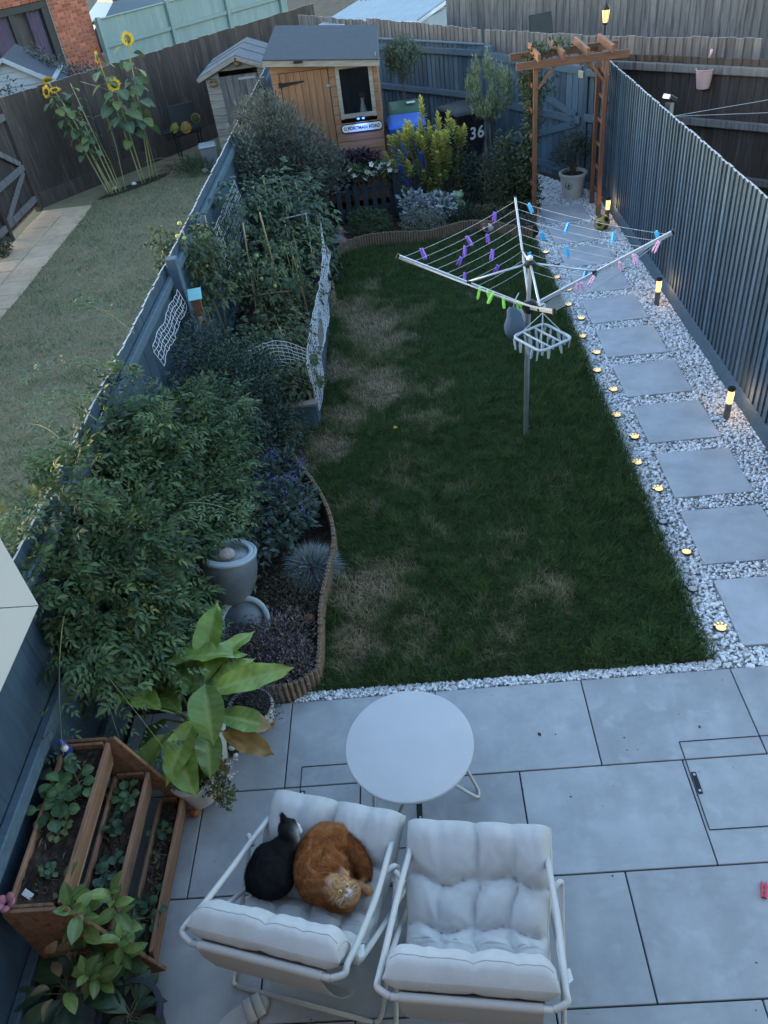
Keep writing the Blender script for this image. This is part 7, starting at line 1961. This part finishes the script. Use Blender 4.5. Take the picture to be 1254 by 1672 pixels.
# barbecue
bq = thing('barbecue', 'black barbecue on legs beside the bleached shed', 'barbecue', (-4.72, 12.72, 0), math.radians(25))
q = MB(); q.bbox((0, 0, .56), (.52, .36, .10), .02); q.build('tray', M['black'], bq)
q = MB(); q.bbox((0, .0, .0), (.52, .03, .34), .02); q.build('lid', M['black'], bq, loc=(.05, .24, .78), rot=(-.25, 0, 0))
q = MB(); q.bbox((-.36, 0, .60), (.22, .34, .03), .008); q.build('side_shelf', M['black'], bq)
for x in (-.22, .22):
    for y in (-.14, .14):
        q = MB(); q.tube([(x, y, 0), (x, y, .55)], .014, 7); q.build('leg', M['black'], bq)
for k, (x, y, z, f, R, lb) in enumerate([(-4.86, 12.50, .66, (-.3, -.6, .5), .10, 'drying green sunflower head at the left on the barbecue'), (-4.66, 12.52, .64, (.0, -.9, .35), .105, 'orange brown drying sunflower head in the middle of the barbecue'), (-4.48, 12.66, .74, (.3, -.85, .2), .10, 'dark ringed sunflower head at the right on the barbecue')]):
    t = thing('dried_sunflower', lb, 'sunflower head', (x, y, z), 0, 'sunflower heads drying on the barbecue'); t.rotation_mode = 'QUATERNION'; t.rotation_quaternion = Vector(f).to_track_quat('Z', 'Y')
    q = MB(); q.col = [(.16, .16, .04), (.20, .13, .04), (.05, .045, .02)][k]; q.lathe([(.0, -.03), (R * .6, -.02), (R * .72, .01), (R * .62, .022), (.0, .012)], n=20); q.build('disc', M['matt'], t, smooth='all')
    q = MB(); q.col = [(.34, .30, .06), (.50, .26, .06), (.33, .31, .07)][k]
    for j in range(18):
        a = 2 * PI * j / 18; l = R * (1.0 if k < 2 else .85); c, s = math.cos(a), math.sin(a); q.add([(x_ * c - y_ * s, x_ * s + y_ * c, z_) for x_, y_, z_ in ((R * .6, -.014, .01), (l, -.008, .02 + .01 * rnd.random()), (l * 1.03, .006, .0), (R * .6, .014, .01))], [(0, 1, 2, 3)])
    q.build('bracts', M['petal'], t)
tbx = thing('storage_tub', 'grey lidded tub beside the bleached shed', 'tub', (-4.30, 12.28, 0), .2)
q = MB(); q.box((0, 0, .16), (.26, .24, .32), taper=1.12); q.build('body', mat('mid_grey_plastic', (.20, .215, .235), .5, .1, 6), tbx)
q = MB(); q.bbox((0, 0, .35), (.33, .31, .06), .025); q.build('lid', mat('pale_grey_plastic', (.36, .38, .41), .5, .1, 6), tbx)
n = 150; bp = thing('stick_pile', 'heap of dry sticks in front of the brown fence', 'sticks', (-4.85, 12.3, 0)); q = MB()
for k in range(46):
    a = rnd.uniform(-.6, .9); c = Vector((rnd.gauss(0, .2), rnd.gauss(0, .12), rnd.uniform(.02, .16))); d = Vector((math.cos(a), math.sin(a), rnd.uniform(-.1, .35))) * rnd.uniform(.12, .38); q.tube([c - d, c + Vector((0, 0, .02)), c + d], rnd.uniform(.004, .009), 5)
tag(q.build('sticks', mat('dry_stick_wood', (.24, .17, .12), .9, .3, 10), bp), kind='stuff')
for (x, y, lb, s) in ((-4.35, 11.85, 'pale stone lying by the left fence end', .07), (-5.95, 11.5, 'small white stone left of the sunflower stems', .045), (-5.62, 11.62, 'small white stone between the sunflower clumps', .05)):
    q = MB(); q.ball((0, 0, 0), (s, s * .8, s * .7), 10, 7); o = q.build('pale_stone', M['white'] if s < .06 else M['stone'], None, smooth='all', loc=(x, y, s * .5)); tag(o, lb, 'stone')
shrub('neighbour_bush', 'grey green bush with pale tips behind the brown fence', (-7.25, 13.9, 0), [((-7.25, 13.9, 1.45), (.45, .35, .42)), ((-6.75, 14.1, 1.35), (.35, .3, .3)), ((-7.5, 14.0, 1.75), (.25, .22, .32))], 2600, .06, .03, [(.075, .09, .075), (.11, .12, .10), (.05, .065, .055), (.17, .14, .14)], nst=10)
shrub('neighbour_bush', 'small dark leaved sprig in front of the playhouse', (-7.55, 12.3, 0), [((-7.55, 12.3, 1.62), (.28, .2, .26))], 160, .06, .035, [(.03, .045, .05), (.045, .06, .06)], nst=6)
# ================================================================== CATS on the left lounge chair
def fuse(parts, voxel=.005, smooth=3):
    """parts: ellipsoids / tubes gathered in one builder, melted into one continuous skin"""
    me = parts.mesh('cat_raw', M['matt'])
    tmp = bpy.data.objects.new('tmp', me); COL.objects.link(tmp)
    r = tmp.modifiers.new('r', 'REMESH'); r.mode = 'VOXEL'; r.voxel_size = voxel
    s = tmp.modifiers.new('s', 'SMOOTH'); s.factor = .5; s.iterations = smooth
    dg = bpy.context.evaluated_depsgraph_get()
    out = bpy.data.meshes.new_from_object(tmp.evaluated_get(dg))
    bpy.data.objects.remove(tmp)
    return out

def path_balls(q, P, n=4):
    """P: (x,y,z,r) control points, filled with overlapping balls"""
    c = crom([(p[0], p[1], p[2]) for p in P], n)
    for i, p in enumerate(c):
        f = i / (len(c) - 1) * (len(P) - 1); k = min(int(f), len(P) - 2); t = f - k
        r = P[k][3] * (1 - t) + P[k + 1][3] * t
        q.ball(p, r, 14, 9)

def head_parts(q, H, F, U, S, sc=1.0, ear=.040):
    Mh = Matrix((S, U, F)).transposed()
    w = lambda s, u, f: H + (S * s + U * u + F * f) * sc
    def b(c, r): q.ball(c, tuple(x * sc for x in r), 16, 12, M=Mh)
    b(w(0, .006, 0), (.056, .050, .048))
    b(w(0, -.020, .034), (.026, .019, .026))          # muzzle
    for s in (-1, 1):
        b(w(s * .012, -.024, .050), (.015, .012, .013))   # whisker pads
        b(w(s * .036, -.018, .010), (.030, .030, .028))   # cheeks
        b(w(s * .020, .020, .036), (.014, .010, .012))    # brow
        # ears: wide low cones leaning outwards
        base = w(s * .036, .036, -.004); tip = w(s * .056, .036 + ear + .022, -.006)
        for k in range(9):
            t = k / 8; c = base.lerp(tip, t); q.ball(c, ((.030 * (1 - t) ** .85 + .0035) * sc, .012 * sc, (.014 * (1 - t) + .004) * sc), 10, 7, M=Mh)
    b(w(0, -.002, .046), (.010, .020, .010))          # bridge of the nose
    b(w(0, -.036, .036), (.014, .010, .015))          # chin

def colourise(me, fn):
    n = len(me.vertices); co = np.zeros(n * 3, np.float32); me.vertices.foreach_get('co', co); co = co.reshape(-1, 3)
    no = np.zeros(n * 3, np.float32); me.vertices.foreach_get('normal', no); no = no.reshape(-1, 3)
    C = fn(co)
    at = me.color_attributes.new('Col', 'FLOAT_COLOR', 'POINT'); cc = np.ones((n, 4), np.float32); cc[:, :3] = C; at.data.foreach_set('color', cc.ravel())
    me.materials.clear(); me.materials.append(M['fur'])
    me.polygons.foreach_set('use_smooth', [True] * len(me.polygons)); me.update()
    return co, no, C

def fur(name, co, no, C, n, length, flow, parent, wid=.0017, lift=.50):
    idx = rng.integers(0, len(co), n); P = co[idx] + rng.normal(0, .0018, (n, 3)); N_ = no[idx]; L_ = length(P) * rng.uniform(.6, 1.25, n)
    D = flow(P, N_); D = D - N_ * (D * N_).sum(1, keepdims=True); D = nrm(nrm(D) + N_ * lift + rng.normal(0, .22, (n, 3)))
    S_ = nrm(np.cross(D, N_ + rng.normal(0, .3, (n, 3)))) * wid / 2
    P = P - N_ * .001
    mid = P + D * (L_ * .55)[:, None]; tip = P + D * L_[:, None] - N_ * (L_ * .18)[:, None]
    V = np.stack([P - S_, P + S_, mid - S_ * .8, mid + S_ * .8, tip], 1).reshape(-1, 3); b = (np.arange(n) * 5)[:, None]
    F_ = np.concatenate([b + [0, 1, 3], b + [0, 3, 2], b + [2, 3, 4]], 0)
    cl_n = noise2(P[:, 0] * 90 + P[:, 2] * 60, P[:, 1] * 90, 41)
    cc = C[idx] * (rng.uniform(.65, 1.30, (n, 1)) * (.62 + .76 * cl_n)[:, None])
    tag(np_mesh(name, V, F_, M['fur'], parent, np.repeat(cc, 5, 0)), kind='stuff')

M['fur'] = mat('cat_fur', (.3, .15, .06), .75, .10, 60, attr=True, spec=.12)
M['eye'] = mat('amber_cat_eye', (.42, .32, .09), .15, .0, 5, spec=.6)
M['pupil'] = mat('black_pupil', (.004, .004, .004), .1, .0, 5, spec=.6)
M['nose'] = mat('pink_brown_nose', (.34, .15, .12), .5, .1, 40)
M['whisker'] = mat('white_whiskers', (.75, .75, .75), .4, .0, 5)

# ---- ginger cat, curled up, looking up at the viewer
gc = thing('ginger_cat', 'ginger long haired cat curled on the chair, looking up', 'cat', (-1.455, -1.305, .405)); gc.scale = (.85, .85, .90)
O = Vector((-1.48, -1.30, .405))
q = MB()
spine = [(.055, .155, .085, .070), (-.02, .150, .085, .082), (-.075, .07, .085, .092), (-.085, -.02, .085, .095), (-.055, -.10, .085, .092), (.02, -.135, .090, .085), (.07, -.150, .105, .075)]
path_balls(q, spine, 5)
q.ball((.0, .01, .065), (.12, .15, .085), 18, 12); q.ball((.055, .10, .07), (.085, .085, .075), 16, 10); q.ball((.06, -.03, .06), (.09, .10, .07), 16, 10)
path_balls(q, [(.07, .150, .075, .042), (.125, .115, .075, .044), (.165, .055, .070, .047), (.195, -.01, .065, .046), (.205, -.055, .060, .034)], 5)     # tail
path_balls(q, [(.10, -.10, .07, .034), (.155, -.105, .06, .027), (.205, -.125, .055, .024), (.228, -.140, .052, .025)], 4)      # stretched front leg
path_balls(q, [(.03, -.20, .05, .03), (.09, -.215, .045, .026), (.12, -.21, .043, .026)], 4)      # tucked paw under the chin
HG = Vector((.108, -.165, .145))
Fg = (cam.matrix_world.translation - (O + HG)).normalized(); Fg = (Fg + Vector((.10, -.10, -.08))).normalized()
Ug = (-.58 * _r - .80 * _d); Ug = (Ug - Fg * Ug.dot(Fg)).normalized(); Sg = Ug.cross(Fg)
q.ball(HG - Fg * .035 - Ug * .03, (.078, .074, .062), 16, 12); q.ball(HG - Ug * .048 - Fg * .008, (.058, .05, .045), 14, 10)    # ruff
head_parts(q, HG, Fg, Ug, Sg, 1.0, .036)
me = fuse(q, .0048, 2)
def gcol(co):
    p = co - np.array(tuple(HG)); s = p @ np.array(tuple(Sg)); u = p @ np.array(tuple(Ug)); f = p @ np.array(tuple(Fg))
    n = len(co); base = np.array([.29, .095, .030]); lite = np.array([.55, .25, .10]); dark = np.array([.15, .042, .014])
    ang = np.arctan2(co[:, 1] - .01, co[:, 0] - .02); rr = np.hypot(co[:, 0] - .02, co[:, 1] - .01)
    w = .5 + .5 * np.sin(rr * 95 + 1.6 * np.sin(ang * 3) + 2.2 * np.sin(co[:, 1] * 26))
    nz = noise2(co[:, 0] * 40, co[:, 1] * 40, 5)
    C = base * (1 - .35 * w[:, None]) + lite * (.32 * (w ** 3)[:, None]) 
    C = C * (.85 + .3 * nz)[:, None]
    tail = np.clip((co[:, 0] - .115) / .05, 0, 1) * (co[:, 1] > -.075); C = C * (1 - tail[:, None]) + (base * .72 + dark * .25) * tail[:, None]
    rump = np.exp(-(((co[:, 0] - .02) / .06) ** 2 + ((co[:, 1] - .17) / .05) ** 2)); C = C * (1 - .5 * rump[:, None]) + lite * .5 * rump[:, None]
    hd = np.clip(1.25 - np.sqrt((s / .085) ** 2 + (u / .095) ** 2 + (f / .10) ** 2), 0, 1) * 3; hd = np.clip(hd, 0, 1)[:, None]
    fc = np.array([.46, .25, .12])[None] * np.ones((n, 1))
    st = (np.sin(s * 250 + u * 40 + 6 * (nz - .5)) > .5) * (u > .018) * (u < .06) * (f > -.01)      # forehead stripes
    st2 = (np.sin(u * 230 + np.abs(s) * 110 + 6 * (nz - .5)) > .6) * (np.abs(s) > .030) * (u < .02)
    fc = np.where(((st | st2) > 0)[:, None], np.array([.33, .15, .066]), fc)
    eye = np.exp(-(((np.abs(s) - .022) / .013) ** 2 + ((u - .006) / .011) ** 2)) * (f > .01); fc = fc * (1 - .55 * eye[:, None]) + np.array([.52, .36, .24]) * .55 * eye[:, None]
    wm = np.exp(-(((s - .006) / .020) ** 2 + ((u + .030) / .013) ** 2)) * (f > .02); wm = np.clip(wm * 1.7, 0, 1)[:, None]
    fc = fc * (1 - wm) + np.array([.66, .60, .56]) * wm
    wm2 = np.exp(-(((s - .014) / .010) ** 2 + ((u + .008) / .022) ** 2)) * (f > .03); wm2 = np.clip(wm2 * 1.2, 0, 1)[:, None]; fc = fc * (1 - wm2) + np.array([.62, .55, .50]) * wm2
    br = ((np.abs(s) < .008) & (u > -.02) & (u < .02) & (f > .03)); fc[br] = np.array([.36, .18, .10])
    es = np.clip((u - .052) / .02, 0, 1)[:, None] * (np.abs(s) > .02)[:, None]; fc = fc * (1 - es) + np.array([.40, .24, .18]) * es
    paw = np.clip((co[:, 0] - .14) / .05, 0, 1) * (co[:, 1] < -.08); C = C * (1 - paw[:, None]) + np.array([.44, .24, .12]) * paw[:, None]
    return C * (1 - hd) + fc * hd
co, no, C = colourise(me, gcol)
o = bpy.data.objects.new('body', me); link(o, gc)
def gflow(P, N_):
    x, y = P[:, 0] - .02, P[:, 1] - .01
    t = np.stack([y, -x, np.zeros(len(P))], 1) * -1.0 + np.stack([x, y, np.zeros(len(P))], 1) * .35
    hh = np.linalg.norm(P - np.array(tuple(HG)), axis=1) < .085
    out = (P - np.array(tuple(HG + Fg * .06))); t[hh] = nrm(out[hh]); tl = (P[:, 0] > .12) & (P[:, 1] > -.07); t[tl] = np.array([.35, -.9, .1]) + nrm(np.stack([P[tl, 0] - .165, P[tl, 1] * 0, P[tl, 2] - .06], 1)) * .9
    return t
def glen(P):
    d = np.linalg.norm(P - np.array(tuple(HG)), axis=1); f_ = (P - np.array(tuple(HG))) @ np.array(tuple(Fg)); L_ = np.full(len(P), .026)
    L_[(d < .095)] = .017; L_[(d < .075) & (f_ > .005)] = .0045; L_[(P[:, 0] > .12) & (P[:, 1] > -.07)] = .036; L_[(P[:, 0] > .14) & (P[:, 1] < -.08)] = .009
    ul = (P - np.array(tuple(HG))) @ np.array(tuple(Ug)); L_[(ul > .05) & (d < .12)] = .006
    return L_
fur('fur', co, no, C, 36000, glen, gflow, gc)
def eyes(parent, H, F, U, S, gap=.0225, up=.007, fw=.0425, r=.0135, mt='eye'):
    for s in (-1, 1):
        c = H + S * (s * gap) + U * up + F * fw; q = MB(); Mh = Matrix((S, U, F)).transposed(); q.ball(c, (r * 1.05, r * .82, r), 14, 10, M=Mh); e = q.build('eye', M[mt], parent, smooth='all')
        q = MB(); q.ball(c + F * (r * .72), (r * .36, r * .52, r * .34), 10, 8, M=Mh); q.build('pupil', M['pupil'], e, smooth='all')
eyes(gc, HG, Fg, Ug, Sg)
q = MB(); q.ball(HG - Ug * .012 + Fg * .0615, (.0075, .005, .005), 10, 7, M=Matrix((Sg, Ug, Fg)).transposed()); q.build('nose', M['nose'], gc, smooth='all')
q = MB()
for s in (-1, 1):
    for k in range(6):
        a = HG + Sg * (s * .016) - Ug * (.022 + .003 * (k % 3)) + Fg * .055; d = Sg * (s * 1.0) + Ug * (-.35 + .16 * k) + Fg * .25; q.tube([a, a + d * .028, a + d * .055 - Ug * .006], [.0004, .0003, .0002], 4)
tag(q.build('whiskers', M['whisker'], gc), kind='stuff')

# ---- black and white cat, curled up, facing away
bc_ = thing('black_cat', 'black cat with white muzzle curled on the chair, facing away', 'cat', (-1.70, -1.305, .405)); bc_.scale = (.97, .97, 1.0)
OB = Vector((-1.69, -1.31, .405))
q = MB()
q.ball((.0, .0, .085), (.105, .13, .095), 20, 14, M=rotm('Z', -.3)); q.ball((-.015, -.055, .075), (.115, .085, .085), 18, 12); q.ball((-.045, .03, .07), (.075, .10, .075), 16, 12); q.ball((.035, .055, .095), (.075, .085, .085), 16, 12)
path_balls(q, [(.04, .05, .12, .066), (.065, .085, .145, .056), (.085, .105, .165, .046)], 4)
path_balls(q, [(-.06, .09, .05, .035), (-.10, .055, .045, .034), (-.118, .0, .045, .033), (-.11, -.06, .045, .032)], 5)    # tail round the flank
q.ball((.10, .03, .05), (.05, .06, .05), 14, 10)
HB_ = Vector((.080, .122, .190))
Fb = Vector((.82, .42, -.10)).normalized(); Ub = Vector((-.15, -.30, 1.0)); Ub = (Ub - Fb * Ub.dot(Fb)).normalized(); Sb = Ub.cross(Fb)
head_parts(q, HB_, Fb, Ub, Sb, 1.06, .020)
me = fuse(q, .0048, 2)
def bcol(co):
    p = co - np.array(tuple(HB_)); s = p @ np.array(tuple(Sb)); u = p @ np.array(tuple(Ub)); f = p @ np.array(tuple(Fb)); n = len(co)
    C = np.array([.0105, .0105, .0125])[None] * (.7 + .6 * noise2(co[:, 0] * 50, co[:, 1] * 50, 8))[:, None]
    wm = np.clip((f - .042) / .006, 0, 1) * np.clip((.030 - u) / .012, 0, 1); ch_ = np.exp(-(((co[:, 0] - .150) / .025) ** 2 + ((co[:, 1] - .10) / .035) ** 2)) * .9
    w = np.clip(np.maximum(wm, ch_), 0, 1)[:, None]
    return C * (1 - w) + np.array([.62, .62, .64]) * w
co, no, C = colourise(me, bcol)
o = bpy.data.objects.new('body', me); link(o, bc_)
def bflow(P, N_):
    t = np.stack([-P[:, 0] * .3 - .5 + 0 * P[:, 0], -P[:, 1] - .6, np.zeros(len(P))], 1); hh = np.linalg.norm(P - np.array(tuple(HB_)), axis=1) < .075; t[hh] = -np.array(tuple(Fb)); return t
fur('fur', co, no, C, 22000, lambda P: np.where(np.linalg.norm(P - np.array(tuple(HB_)), axis=1) < .085, .007, .017), bflow, bc_, lift=.25)
eyes(bc_, HB_, Fb, Ub, Sb, .020, .006, .037, .0085)
